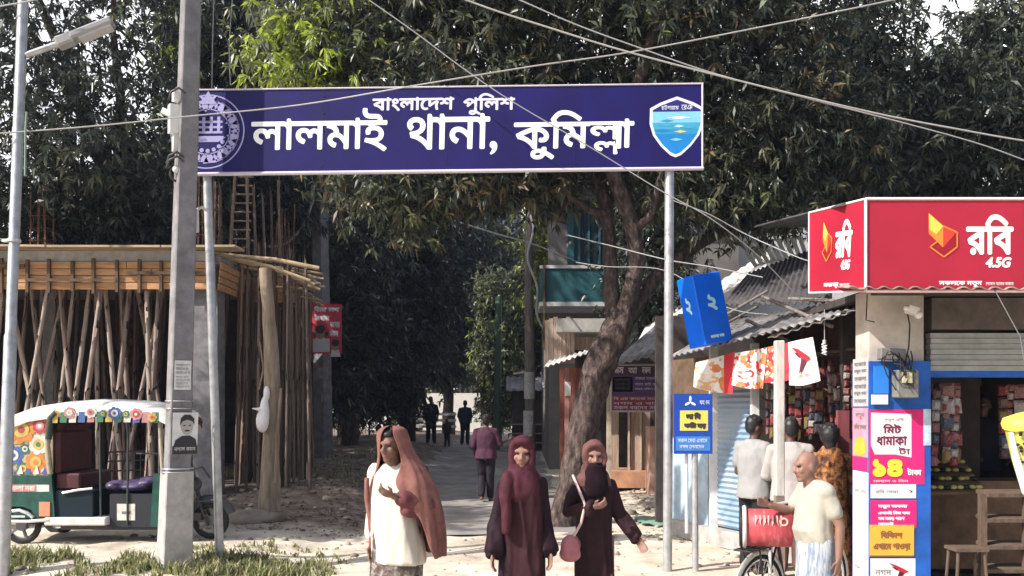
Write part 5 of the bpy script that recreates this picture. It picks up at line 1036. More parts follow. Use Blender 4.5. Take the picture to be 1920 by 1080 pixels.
# ------------------------------------------------------------------ two leaning blue box and the blue-yellow plate sign
bs = thing('box_sign', 'tilted bright blue box sign with a pale curl mark lying against the tin awning', 'sign', tuple(W(1320, 650, 11.2)))
Q = Euler((0, R(-11), 0)).to_matrix() @ Euler((0, 0, R(24))).to_matrix(); c0 = W(1321, 582, 11.2); bw2, bd2, bh2 = .42, .34, .87
def qv(x, y, z): return c0+Q @ Vector((x, y, z))
mb = MB(); mb.box(c0, (bw2, bd2, bh2), Q); mb.build('case', plain('sign_blue', srgb(10, 104, 235), .35, .10), bs, bevel=.012)
mb = MB(); fo = qv(-bw2/2, -bd2/2, -bh2/2); fu_, fv_ = Q @ UX, Q @ UZ; so_ = qv(-bw2/2, bd2/2, -bh2/2); su_ = Q @ Vector((0, -1, 0))
letters(mb, '২', fo, fu_, fv_, (bw2*.34, bh2*.46, bw2*.66, bh2*.70), .012, 0, depth=.006); letters(mb, 'নকলা কম', fo, fu_, fv_, (bw2*.22, bh2*.08, bw2*.72, bh2*.13), .004, 0, depth=.006)
letters(mb, '২', so_, su_, fv_, (bd2*.30, bh2*.46, bd2*.62, bh2*.72), .010, 0, depth=.006)
mb.build('lettering', plain('sign_cyan', (.42, .75, .90), .5), bs)
gp = thing('plate_sign', 'blue plate sign with a yellow panel on its own thin steel post', 'sign', (X(1300, 9.95), 9.95, 0))
o = W(1264, 851, 9.95); w_, h_ = X(1336, 9.95)-X(1264, 9.95), Z(738, 9.95)-Z(851, 9.95)
mb = MB(); mb.prism(rect(0, 0, w_, h_), o, UX, UZ, .03); mb.build('plate', plain('gp_blue', srgb(22, 66, 158), .45, .1), gp)
mb = MB(); flatpoly(mb, rect(w_*.15, h_*.385, w_*.88, h_*.72), o, UX, UZ, 0); flatpoly(mb, rect(w_*.04, h_*.05, w_*.94, h_*.29), o, UX, UZ, 1)
for k in range(3):
    a = R(90+120*k); px_, py_ = w_*.42+math.cos(a)*.035, h_*.86+math.sin(a)*.035; flatpoly(mb, [(px_+.034*math.cos(t)*math.cos(a)-.013*math.sin(t)*math.sin(a), py_+.034*math.cos(t)*math.sin(a)+.013*math.sin(t)*math.cos(a)) for t in [j*6.2832/12 for j in range(12)]], o, UX, UZ, 2, .003+.001*k)
letters(mb, 'লা িব', o, UX, UZ, (w_*.30, h_*.57, w_*.70, h_*.69), .008, 3, depth=.006); letters(mb, 'কির হয়', o, UX, UZ, (w_*.25, h_*.41, w_*.84, h_*.53), .008, 3, depth=.006)
letters(mb, 'সকল েসবা এখােন', o, UX, UZ, (w_*.10, h_*.19, w_*.86, h_*.255), 0, 2, depth=.006); letters(mb, 'নগদ েলনেদন', o, UX, UZ, (w_*.14, h_*.09, w_*.78, h_*.15), 0, 2, depth=.006); letters(mb, 'ফোন', o, UX, UZ, (w_*.66, h_*.82, w_*.92, h_*.89), .0, 2, depth=.006)
mb.build('lettering', [plain('gp_yellow', (.66, .55, .10), .5), plain('gp_lightblue', srgb(60, 118, 190), .5), plain('gp_white', (.66, .74, .82), .5), ink], gp)
mb = MB(); mb.tube([(X(1304, 10.0), 10.0, -.1), (X(1302, 10.0), 10.0, Z(742, 10))], .036, 10); mb.build('post', galv, gp)
mb = MB(); mb.tube([(X(1288, 10.02), 10.03, Z(1000, 10)), (X(1287, 10.02), 10.03, Z(742, 10))], .02, 8); mb.build('post', plain('post_white', (.6, .6, .6), .6), gp)
# ------------------------------------------------------------------ the red fronted shop
rs = thing('corner_shop', 'corner shop with a blue painted pillar covered in posters and dim goods inside', 'shop', (4.6, 9.5, 0))
blue = M('pillar_blue', srgb(26, 84, 166), .65, .4, 2.6, .15); creamw = M('wall_cream', (.46, .41, .365), .9, .35, 2.2, .2)
PX0, PX1, PY0, PY1 = X(1630, 8.5), X(1745, 8.5), 8.5, 8.92
mb = MB(); mb.box(((PX0+PX1)/2, (PY0+PY1)/2, .97), (PX1-PX0, PY1-PY0, 2.54)); mb.build('pillar', blue, rs)
mb = MB(); mb.box((X(1680, 8.6), 8.76, 2.58), (X(1732, 8.6)-X(1630, 8.6), .34, .68)); mb.build('pillar_top', creamw, rs)
mb = MB(); mb.box((5.45, 10.1, 2.90), (4.1, 3.9, .07)); mb.build('ceiling', interior, rs)
corrug('eave', [(2.95, 7.95, 2.86), (6.6, 7.95, 2.84), (6.6, 8.8, 2.96), (3.1, 8.8, 2.98)], tin_rust, rs, 26, .014)
corrug('roof', [(3.0, 8.3, 3.66), (7, 8.3, 3.70), (7, 12, 4.3), (3.2, 12, 4.2)], tin_dark, rs, 22, .02)
mb = MB(); mb.box((5.8, 11.6, 1.45), (4.2, .12, 2.9)); mb.box((3.98, 10.3, 1.45), (.08, 2.6, 2.9)); mb.box((7.2, 10, 1.45), (.1, 3.6, 2.9)); mb.build('wall', M('shop_wall', (.13, .07, .06), .9, .4, 3.), rs)
mb = MB()
for k in range(7): mb.box((5.4, 8.72-.012*(k % 2), 2.18+.052*k), (2.8, .10, .048))
mb.build('rolled_shutter', M('shutter_grey', (.30, .31, .29), .6, .2), rs)
mb = MB(); mb.box((5.4, 8.74, 2.125), (2.8, .14, .06)); mb.build('lintel', blue, rs)
mb = MB(); mb.box((5.4, 8.74, 2.70), (2.8, .2, .30)); mb.build('shutter_box', M('box_umber', (.10, .08, .07), .8, .3), rs)
mb = MB(); mb.prism(rect(0, 0, 2.9, .9), (3.98, 9.3, .15), UX, UZ, .5); mb.build('counter', wood_dark, rs)
mb = MB()
for z in (1.05, 1.4, 1.75, 2.1): mb.box((5.6, 11.35, z), (3.2, .32, .03))
mb.build('shelf', wood_dark, rs)
# goods on the shelves: single boxes and tins
gx = thing('carton', 'small carton standing on the shelves at the back of the red shop', 'carton', (0, 0, 0), 'cartons on the shop shelves'); bpy.data.objects.remove(gx)
protos = []
for k, (w_, h_) in enumerate(((.09, .16), (.13, .11), (.07, .2), (.11, .24))):
    mb = MB(); mb.box((0, 0, h_/2), (w_, .1, h_)); mb.box((0, -.052, h_*.55), (w_*.8, .005, h_*.4), None, 1); protos.append((mb, w_))
first = {}
for z in (1.065, 1.415, 1.765, 2.115):
    x = 4.1
    while x < 6.6:
        k = random.randrange(4); c1, c2 = random.sample(range(8), 2)
        if k not in first: o = first[k] = protos[k][0].build('carton', [good[c1], good[c2]])
        else: o = first[k].copy(); COL.objects.link(o); o.data = first[k].data
        o.location = (x, 11.28+random.uniform(-.04, .04), z); o.rotation_euler = (0, 0, random.uniform(-.3, .3)); tag(o, 'small carton standing on the shelves at the back of the red shop', 'carton', 'cartons on the shop shelves'); x += protos[k][1]+random.uniform(.02, .08)
hang_strips('hanging strip of silver and red packets in the opening of the red shop', 'packet strips of the red shop', [Vector((X(1752+i*6.5+random.uniform(-2, 2), 8.95), 8.9+random.choice((0, .12, .25)), 2.04+random.uniform(-.05, .03))) for i in range(9)]+[Vector((X(1880+i*16, 9.3), 9.3, 2.05)) for i in range(3)])
for k in range(4):                                  # shallow trays of yellow fruit on the counter
    mb = MB(); x0 = 4.05+.02*k; y0 = 9.0+.16*k; z0 = .98+.075*k
    mb.box((x0+.32, y0, z0), (.62, .14, .03), (R(18), 0, 0), 0)
    for i in range(9): mb.ball((x0+.06+i*.066, y0-.01+random.uniform(-.02, .02), z0+.035), (.034, .04, .022), 8, 1 if (i*7+k) % 3 else 2, rot=(0, 0, random.random()*3))
    tag(mb.build('fruit_tray', [wood_dark, plain('fruit_yellow', (.40, .36, .10), .5, .3), black]), 'stepped tray of yellow green fruit on the counter of the red shop', 'tray', 'fruit trays on the counter')
rack_wood = M('rack_wood', (.105, .072, .052), .9, .4, 5., .3, stretch=(6, 6, 1.5))
fr2 = thing('timber_rack', 'rough timber rack with slats standing at the mouth of the red shop', 'rack', (4.35, 8.6, 0))
for px in (1842, 1925):
    mb = MB(); mb.box((X(px, 8.55), 8.55, Z(1010, 8.55)-.1), (.06, .06, 1.05)); mb.build('upright', rack_wood, fr2)
for py in (925, 972, 1022, 1066):
    mb = MB(); mb.box((X(1884, 8.6), 8.62, Z(py, 8.6)), (X(1925, 8.6)-X(1842, 8.6), .22, .035), (R(6), 0, 0)); mb.build('slat', rack_wood, fr2)
stl = thing('stool', 'small wooden stool half hidden before the timber rack of the red shop', 'stool', (X(1812, 8.4), 8.4, 0))
mb = MB(); mb.box((X(1812, 8.4), 8.4, .50), (.30, .24, .03)); mb.build('seat', rack_wood, stl)
for sx in (-1, 1):
    for sy in (-1, 1): mb = MB(); mb.tube([(X(1812, 8.4)+sx*.12, 8.4+sy*.09, .49), (X(1812, 8.4)+sx*.15, 8.4+sy*.11, 0)], .016, 6); mb.build('leg', rack_wood, stl)
# the red sign over the shop
rg = thing('shop_sign', 'long red shop sign with a faceted cube mark and white lettering on the corner shop', 'sign', (3.1, 8, 2.83))
red = M('sign_red', srgb(160, 32, 54), .45, .16, .9, .25); red_dark = plain('sign_red_dark', srgb(150, 20, 42), .4)
zb, ztp = Z(546, 8.0), Z(373, 8.0); xc = X(1623, 8.0); fl = 2.9
mb = MB(); mb.prism(rect(0, 0, fl, ztp-zb), (xc, 8.0, zb), UX, UZ, .14); fb = mb.build('front_panel', red, rg)
sa0 = Vector((xc, 8.0, zb)); sa1 = W(1517, 549, 9.0); su2 = Vector((sa1.x-xc, 1.0, 0)); sl_ = su2.length; 
sp = [sa1, Vector((xc-.002, 8.0, zb)), Vector((xc-.002, 8.0, ztp)), W(1517, 399, 9.0)]
mb = MB(); n_ = (sp[1]-sp[0]).cross(sp[3]-sp[0]).normalized(); mb.add(sp+[p-n_*.14 for p in sp], [(0, 1, 2, 3), (7, 6, 5, 4), (0, 4, 5, 1), (1, 5, 6, 2), (2, 6, 7, 3), (3, 7, 4, 0)]); mb.build('side_panel', red, rg)
mb = MB()
def rail(a, b2, r=.014): mb.tube([a, b2], r, 6)
rail((xc, 7.995, ztp), (xc+fl, 7.995, ztp)); rail((xc, 7.995, zb), (xc+fl, 7.995, zb)); rail((xc, 7.995, zb), (xc, 7.995, ztp)); rail(sp[0], sp[1], .011); rail(sp[3], sp[2], .011); rail(sp[0], sp[3], .009)
mb.build('trim', plain('trim_pale', (.74, .62, .64), .5), rg)
FO = Vector((xc, 8.0, zb)); F2 = lambda px, py: (X(px, 8.0)-xc, Z(py, 8.0)-zb)
def robi(mb, o, u_, v_, f, d=.004):
    Pq = lambda *pts: [f(*p) for p in pts]
    flatpoly(mb, Pq((1741, 400), (1768, 424), (1768, 464), (1741, 438)), o, u_, v_, 1, d); flatpoly(mb, Pq((1741, 400), (1768, 424), (1755, 440), (1742, 430)), o, u_, v_, 2, d+.002)
    flatpoly(mb, Pq((1768, 424), (1793, 436), (1768, 464)), o, u_, v_, 3, d); flatpoly(mb, Pq((1768, 464), (1793, 438), (1793, 462), (1769, 480), (1745, 462)), o, u_, v_, 4, d)
    for a, b2 in (((1768, 424), (1794, 436)), ((1794, 436), (1794, 463)), ((1794, 463), (1769, 482)), ((1769, 482), (1743, 463)), ((1743, 463), (1758, 452))):
        a2, b3 = Vector(f(*a)), Vector(f(*b2)); n2 = (b3-a2).normalized(); n2 = Vector((-n2.y, n2.x))*.006; flatpoly(mb, [tuple(a2-n2), tuple(b3-n2), tuple(b3+n2), tuple(a2+n2)], o, u_, v_, 1, d+.004)
    bx_ = lambda x0, y0, x1, y1: (*f(x0, y1), *f(x1, y0))
    letters(mb, 'রিব', o, u_, v_, bx_(1811, 402, 1900, 478), .010, 0, depth=d); letters(mb, '4.5G', o, u_, v_, bx_(1846, 482, 1893, 502), .006, 0, depth=d, shear=.22)
    letters(mb, 'সকলেক নতুন', o, u_, v_, bx_(1760, 527, 1841, 538), .002, 0, depth=d); letters(mb, 'েদাকান আমার বাজার', o, u_, v_, bx_(1848, 529, 1900, 535), 0, 0, depth=d)
lm = [plain('robi_white', (.85, .83, .82), .5), plain('robi_orange', srgb(245, 130, 50), .45), plain('robi_yellow', srgb(252, 190, 80), .45), plain('robi_deep', srgb(205, 60, 50), .45), plain('robi_dark', srgb(140, 22, 40), .45)]
mb = MB(); robi(mb, FO, UX, UZ, F2); mb.build('lettering', lm, rg)
mb = MB(); su3 = (sp[1]-sp[0]); L3 = su3.length; su3.normalize(); sv3 = (sp[3]-sp[0]); H3 = sv3.length; sv3.normalize()
def F3(px, py):                                     # the same mark again, squeezed on the short side
    t = .22+.52*(px-1741)/(1900-1741); return (t*L3, H3*(1-(py-373)/173.))
robi(mb, sp[0], su3, n_.cross(su3), F3); mb.build('lettering', lm, rg)
# pillar papers, each stuck to the pillar
mag = plain('pp_magenta', srgb(205, 30, 110), .7, .1); pw = plain('pp_white', (.72, .70, .70), .8, .08, scale=6); por = plain('pp_orange', srgb(240, 165, 60), .7, .1); pyl = plain('pp_yellow', srgb(250, 200, 60), .7); ppk = plain('pp_pink', srgb(225, 140, 160), .7, .2)
PF = lambda px, py: (X(px, 8.5), Z(py, 8.5))
def pposter(name, x0, y0, x1, y1, col, mats, draw=None, d=.004):
    o = Vector((X(x0, 8.5), 8.5-d, Z(y1, 8.5))); w_, h_ = X(x1, 8.5)-X(x0, 8.5), Z(y0, 8.5)-Z(y1, 8.5); mb = MB(); mb.prism(rect(0, 0, w_, h_), o, UX, UZ, .003, 0)
    if draw: draw(mb, o, w_, h_)
    return mb.build(name, [col]+mats, rs)
def d1(mb, o, w, h):
    flatpoly(mb, [(w*.02, h*.96), (w*.02, h*.52), (w*.09, h*.40), (w*.46, h*.40), (w*.76, h*.36), (w*.76, h*.94)], o, UX, UZ, 1, .002)
    letters(mb, 'নতুন রিব', o, UX, UZ, (w*.26, h*.84, w*.62, h*.89), 0, 3, depth=.004); letters(mb, 'িমট', o, UX, UZ, (w*.24, h*.68, w*.58, h*.81), .004, 3, depth=.004); letters(mb, 'ধামাকা', o, UX, UZ, (w*.12, h*.52, w*.68, h*.65), .004, 3, depth=.004); letters(mb, 'টা', o, UX, UZ, (w*.52, h*.40, w*.74, h*.50), .002, 3, depth=.004)
    letters(mb, '১৪', o, UX, UZ, (w*.05, h*.10, w*.60, h*.34), .016, 2, depth=.006); letters(mb, 'টাকা', o, UX, UZ, (w*.68, h*.12, w*.94, h*.22), .003, 1, depth=.006); letters(mb, 'েময়াদ ৩ িদন', o, UX, UZ, (w*.06, h*.02, w*.70, h*.07), 0, 1, depth=.006)
pposter('poster', 1630.5, 768, 1733, 908, mag, [pw, pyl, plain('pp_wine', srgb(110, 30, 70), .7)], d1)
def d2(mb, o, w, h): letters(mb, 'রিব েসবা', o, UX, UZ, (w*.1, h*.35, w*.6, h*.65), 0, 1, depth=.003); bird(mb, o, UX, UZ, w*.88, h*.5, .04, (2, 2), .003)
pposter('poster', 1632, 908, 1717, 934, pw, [ink_grey, ink], d2, .007)
def d3(mb, o, w, h):
    for i, y in enumerate((.70, .48, .26, .08)): letters(mb, ('নতুন অফার', 'এখনই িনন কম', 'সব সময় পােশ', 'আজই')[i], o, UX, UZ, (w*.16, h*y, w*(.80, .86, .74, .5)[i], h*(y+.15)), .003, 1, depth=.003)
pposter('poster', 1632, 938, 1718, 990, mag, [pw], d3, .005)
def d4(mb, o, w, h): letters(mb, 'িবিকাশ', o, UX, UZ, (w*.24, h*.58, w*.74, h*.82), .004, 1, depth=.003); letters(mb, 'এখােন পাওয়া', o, UX, UZ, (w*.08, h*.18, w*.92, h*.44), .004, 1, depth=.003); flatpoly(mb, rect(0, 0, w, h*.05), o, UX, UZ, 2, .002)
pposter('poster', 1630, 984, 1713, 1044, por, [plain('pp_brown', (.22, .10, .04), .7), plain('pp_brown2', (.16, .08, .05), .7)], d4, .009)
def d5(mb, o, w, h): letters(mb, 'নগদ', o, UX, UZ, (w*.10, h*.5, w*.46, h*.68), 0, 1, depth=.003); bird(mb, o, UX, UZ, w*.62, h*.62, .19, (2, 3), .003)
pposter('poster', 1632, 1047, 1716, 1110, pw, [ink_grey, plain('mark_red2', srgb(180, 30, 50), .7), plain('mark_dark2', srgb(80, 20, 40), .7)], d5)
def dside(y0, y1, col, mats, draw=None, d=.004):    # papers on the lane side of the pillar
    o = Vector((PX0-d, PY1-.02, Z(y1, 8.7))); w_, h_ = PY1-PY0-.04, Z(y0, 8.7)-Z(y1, 8.7); mb = MB(); mb.prism(rect(0, 0, w_, h_), o, Vector((0, -1, 0)), UZ, .003)
    if draw: draw(mb, o, w_, h_)
    return mb.build('poster', [col]+mats, rs)
UN = Vector((0, -1, 0))
def s1(mb, o, w, h):
    for i in range(6): letters(mb, ('সকল', 'নতুন কম', 'বাজার')[i % 3], o, UN, UZ, (w*.1, h*(.06+.155*i), w*.9, h*(.15+.155*i)), .003, 1, depth=.003)
dside(672, 762, plain('pp_grey', (.42, .40, .41), .8, .2), [ink_grey], s1)
def s2(mb, o, w, h): flatpoly(mb, rect(0, 0, w, h*.22), o, UN, UZ, 2, .002); flatpoly(mb, [(w*.1, h*.26), (w*.5, h*.22), (w*.9, h*.30), (w*.8, h*.5), (w*.45, h*.56), (w*.15, h*.46)], o, UN, UZ, 3, .003); letters(mb, 'রিবর অফার', o, UN, UZ, (w*.1, h*.66, w*.9, h*.76), .002, 1, depth=.003); letters(mb, 'নতুন', o, UN, UZ, (w*.2, h*.82, w*.8, h*.92), .002, 1, depth=.003)
dside(765, 882, ppk, [ink_grey, mag, por], s2, .005); 
def s3(mb, o, w, h): letters(mb, 'সকলেক সবাগতম', o, UN, UZ, (w*.1, h*.80, w*.9, h*.84), .0, 1, depth=.003); letters(mb, 'নকদ', o, UN, UZ, (w*.1, h*.1, w*.5, h*.14), .0, 1, depth=.003)
dside(884, 1090, pw, [ink_grey], s3)
mb = MB(); mb.box((X(1654, 8.46), 8.485, Z(712, 8.46)), (.135, .02, .26), None, 0); mb.box((X(1651, 8.45), 8.472, Z(749, 8.45)), (.15, .02, .09), None, 1); mb.build('blue_notice', [plain('pp_blue', srgb(40, 120, 210), .6), pw], rs)
mb = MB(); mb.prism(rect(0, 0, .07, .34), (X(1731, 8.5), 8.494, Z(835, 8.5)), UX, UZ, .003); mb.build('torn_paper', plain('pp_bluewhite', (.42, .52, .62), .8, .4, scale=10), rs)
em = thing('electric_meter', 'grey electric meter box with a tangle of wires on the shop pillar', 'meter', tuple(W(1697, 750, 8.4)))
mb = MB(); mb.box((X(1699, 8.4), 8.42, Z(720, 8.4)), (.20, .14, .26)); mb.box((X(1676, 8.4), 8.45, Z(664, 8.4)), (.24, .10, .11), (0, .05, 0)); mb.build('case', plain('meter_case', (.16, .16, .15), .6, .3), em, bevel=.01)
mb = MB(); mb.box((X(1697, 8.4), 8.345, Z(708, 8.4)), (.10, .02, .10)); mb.build('dial', plain('meter_dial', (.50, .46, .30), .5), em)
mb = MB(); g = random.Random(4)
for k in range(16):
    a = W(g.uniform(1655, 1715), g.uniform(655, 690), 8.33); b2 = W(g.uniform(1670, 1718), g.uniform(690, 735), 8.32); mb.tube(bend(a, b2, 6, .12, .35, k), .006, 4)
mb.tube([W(1700, 580, 8.5), W(1706, 610, 8.48), W(1704, 650, 8.42), W(1696, 690, 8.36)], .007, 5); mb.tube([W(1626, 552, 8.3), W(1624, 600, 8.4), W(1640, 604, 8.4)], .006, 5)
mb.build('wires', black, em)
mb = MB(); mb.box(W(1710, 582, 8.4), (.10, .08, .07), (0, .3, 0)); mb.ball(W(1722, 590, 8.38), .04, 8); mb.ball(W(1700, 578, 8.38), .03, 8); mb.build('fuse_holder', plain('fuse_white', (.72, .70, .66), .4), em)
yb = thing('shopping_bag', 'pale bag with a yellow black dotted top hanging at the right edge', 'bag', (X(1930, 7.4), 7.4, 1.0))
mb = MB(); rings = []
for z, rx, ox in ((Z(945, 7.4), .05, .06), (Z(920, 7.4), .11, .03), (Z(860, 7.4), .155, .0), (Z(810, 7.4), .19, -.01), (Z(795, 7.4), .215, -.01)):
    rings.append([Vector((X(1936, 7.4)+ox+rx*math.cos(a)*(1+.06*math.sin(5*a)), 7.4+rx*.7*math.sin(a), z)) for a in [k*6.2832/20 for k in range(20)]])
mb.loft(rings); mb.build('bag_body', plain('bag_lime', (.52, .52, .10), .5, .25, scale=14, bump=.4), yb)
mb = MB(); mb.tube([Vector((X(1936, 7.4)+ox-rx*.98, 7.36, z)) for z, rx, ox in ((Z(945, 7.4), .05, .06), (Z(920, 7.4), .11, .03), (Z(860, 7.4), .155, .0), (Z(810, 7.4), .19, -.01))], [.03, .035, .035, .02], 8); mb.build('side_strip', plain('bag_pale', (.68, .66, .60), .5, .15, scale=14), yb)
mb = MB(); rings = []
for z, rx in ((Z(806, 7.4), .222), (Z(796, 7.4), .235), (Z(786, 7.4), .22), (Z(778, 7.4), .13), (Z(774, 7.4), .05)):
    rings.append([Vector((X(1936, 7.4)+rx*math.cos(a)*(1+.05*math.sin(7*a)), 7.4+rx*.7*math.sin(a), z+.012*math.sin(3*a))) for a in [k*6.2832/24 for k in range(24)]])
mb.loft(rings)
for k in range(60):
    a = random.uniform(3.6, 6.0); z = random.uniform(Z(930, 7.4), Z(785, 7.4)); rr_ = .05+.17*sstep(Z(945, 7.4), Z(800, 7.4), z)
    mb.ball((X(1936, 7.4)+rr_*1.04*math.cos(a), 7.4+rr_*.73*math.sin(a), z), (.016, .01, .012), 6, 1)
mb.build('dotted_top', [plain('bag_yellow', (.62, .60, .08), .5, .15), black], yb)
mb = MB(); mb.tube([(X(1936, 7.4), 7.4, Z(776, 7.4)), (X(1936, 7.42), 7.6, 2.4), (X(1936, 7.4), 7.98, 2.84)], .005, 5); mb.build('cord', wire_dark, yb)
# loose things on the right verge
mb = MB(); vs, fs = grid([X(1190, 14.6)+.09*i for i in range(9)], [13.6+.15*i for i in range(9)], lambda x, y: ground_h(x, y)+.03+.025*math.sin(x*21)*math.sin(y*17)); mb.add(vs, fs, 0, True); mb.add([(v[0], v[1], v[2]-.012) for v in vs], [f[::-1] for f in fs], 0, True)
tag(mb.build('plastic_sheet', plain('sheet_green', (.22, .38, .31), .4, .3)), 'pale green plastic sheet lying on the sunlit verge behind the right woman', 'sheet')
lg = [(1318, 1042), (1340, 1050), (1330, 1030), (1352, 1022), (1360, 1046), (1345, 1062), (1376, 1058)]
for i, (px, py) in enumerate(lg):
    p = W(px, py, 7.6); p.z = max(.09, p.z-.35); mb = MB(); pts, rr = dense([(tuple(p+Vector((-.11, -.03, 0))), .06), (tuple(p), .075), (tuple(p+Vector((.14, .07, .03))), .05)], 3); knotty(mb, pts, rr, 9, .12, i); 
    if i == 0: lp_ = mb.v
    tag(mb.build('firewood', M('firewood', (.13, .09, .07), .95, .5, 8., .8)), 'chunk of dark firewood heaped beside the bicycle wheel', 'firewood', 'firewood by the bicycle')
# far end of the lane: a sunlit wall and a bench-like rail
mb = MB(); mb.box((-5.6, 52, 1.5), (7.6, .25, 2.3)); tag(mb.build('garden_wall', M('wall_white', (.62, .60, .56), .9, .1, 1.5)), 'sunlit whitewashed wall closing the far end of the lane', 'wall')
for i, (x, y) in enumerate(((-4.6, 46), (-3.9, 44))):
    b_ = thing('slatted_barrier', ('low slatted white barrier across the far end of the lane', 'nearer low slatted barrier beside the far lane')[i], 'barrier', (x, y, gz(x, y)))
    for z in (.35, .65, .95): mb = MB(); mb.box((x, y, gz(x, y)+z), (2.4, .05, .12)); mb.build('slat', plain('slat_pale', (.5, .5, .5), .8), b_)
    for sx in (-1.1, 1.1): mb = MB(); mb.box((x+sx, y+.05, gz(x, y)+.5), (.09, .06, 1.1)); mb.build('post', wood_dark, b_)
# low tin sheds far down the right side
for i, (x, y, w_) in enumerate(((.9, 30, 1.8), (1.9, 27, 1.6))):
    s_ = thing('tin_shed', ('low dim tin shed down the right side of the lane, the farther one', 'low dim tin shed down the right side of the lane, the nearer one')[i], 'shed', (x, y, gz(x, y))); z0 = gz(x, y)
    mb = MB(); mb.box((x, y+1, z0+1.), (w_, 2, 2.0)); mb.build('wall', M('shed_wall', (.10, .09, .09), .9, .4, 3.), s_)
    corrug('roof', [(x-w_/2-.2, y-.5, z0+1.95), (x+w_/2+.2, y-.5, z0+1.95), (x+w_/2+.2, y+2.2, z0+2.5), (x-w_/2-.2, y+2.2, z0+2.5)], tin, s_, 10)
    mb = MB()
    for k in range(3): mb.box((x-w_*.2, y-.3, z0+.25+.3*k), (w_*.7, .4, .04))
    mb.build('shelf', plank, s_)
# ------------------------------------------------------------------ people (built facing -Y, feet at the origin, for a height of 1.65 m)
skin_d = plain('skin_brown', (.15, .078, .056), .55, .10, scale=8); skin_dd = plain('skin_dark', (.10, .055, .042), .5, .1); skin_m = plain('skin_mid', (.235, .125, .095), .55, .1, scale=8)
eye_m = plain('eye_dark', (.02, .015, .015), .3); lip_m = plain('lip', (.20, .07, .06), .5); hair_b = plain('hair_black', (.012, .011, .012), .5, .3); hair_g = plain('hair_grey', (.24, .22, .21), .8, .4, scale=25)
def hand(mb, w, d, pn, curl=.5, s=1., thumb=1):
    w, d, pn = Vector(w), Vector(d).normalized(), Vector(pn); pn = (pn-d*pn.dot(d)).normalized(); sd = d.cross(pn)*thumb
    mt = Matrix((sd, d, pn)).transposed()
    mb.ball(w+d*.045*s, (.036*s, .052*s, .015*s), 12, rot=mt)
    for i, (o, L) in enumerate(((.027, .070), (.009, .078), (-.009, .073), (-.026, .058))):
        b = w+d*.085*s+sd*o*s; c1 = curl*(.9+.12*i); e1 = d*math.cos(c1*.6)+pn*math.sin(c1*.6); e2 = d*math.cos(c1*1.5)+pn*math.sin(c1*1.5); m = b+e1*L*.52*s
        limb(mb, [b-d*.02*s, m, m+e2*L*.5*s], [.0095*s, .0088*s, .0072*s], 8)
    t = w+d*.03*s+sd*.030*s; t2 = t+(sd*.7+d*.7+pn*.25).normalized()*.035*s; limb(mb, [t-sd*.015*s, t2, t2+(d*.9+pn*.35).normalized()*.03*s], [.012*s, .0105*s, .008*s], 8)
def face(mb, q, c, beard=False):
    """the head at c, turned by q: skull, jaw, brow, nose, lips, ears"""
    P = lambda x, y, z: c+q @ Vector((x, y, z))
    mb.ball(P(0, .012, .02), (.074, .092, .098), 16, rot=q); mb.ball(P(0, -.018, -.035), (.062, .070, .085), 14, rot=q); mb.ball(P(0, -.055, -.095), (.034, .030, .024), 10, rot=q)
    limb(mb, [P(-.042, -.074, .030), P(0, -.083, .028), P(.042, -.074, .030)], [.012, .013, .012], 8)
    limb(mb, [P(0, -.084, .018), P(0, -.098, -.008), P(0, -.104, -.025)], [.009, .011, .0135], 8); mb.ball(P(-.014, -.092, -.03), .009, 8); mb.ball(P(.014, -.092, -.03), .009, 8)
    limb(mb, [P(-.022, -.077, -.059), P(0, -.085, -.057), P(.022, -.077, -.059)], [.006, .009, .006], 8); limb(mb, [P(-.018, -.076, -.070), P(0, -.083, -.071), P(.018, -.076, -.070)], [.006, .009, .006], 8)
    for s in (-1, 1): mb.ball(P(s*.040, -.060, -.022), (.022, .022, .024), 8); mb.ball(P(s*.076, .015, -.005), (.011, .022, .032), 8, rot=q)
def picker(q, c, skin=0, beard=False, scalp=None, s=1.):
    qi = q.inverted()
    def f(p):
        l = qi @ (Vector(p)/s-c)
        if l.length > .2: return 0
        if l.y < -.055:
            if abs(abs(l.x)-.031) < .0125 and abs(l.z-.008) < .0085: return 1
            if abs(l.x) < .026 and abs(l.z+.064) < .012: return 2
        if beard and l.y < .0 and l.z < -.045: return 3
        if scalp and scalp(l): return 3
        return 0
    return f
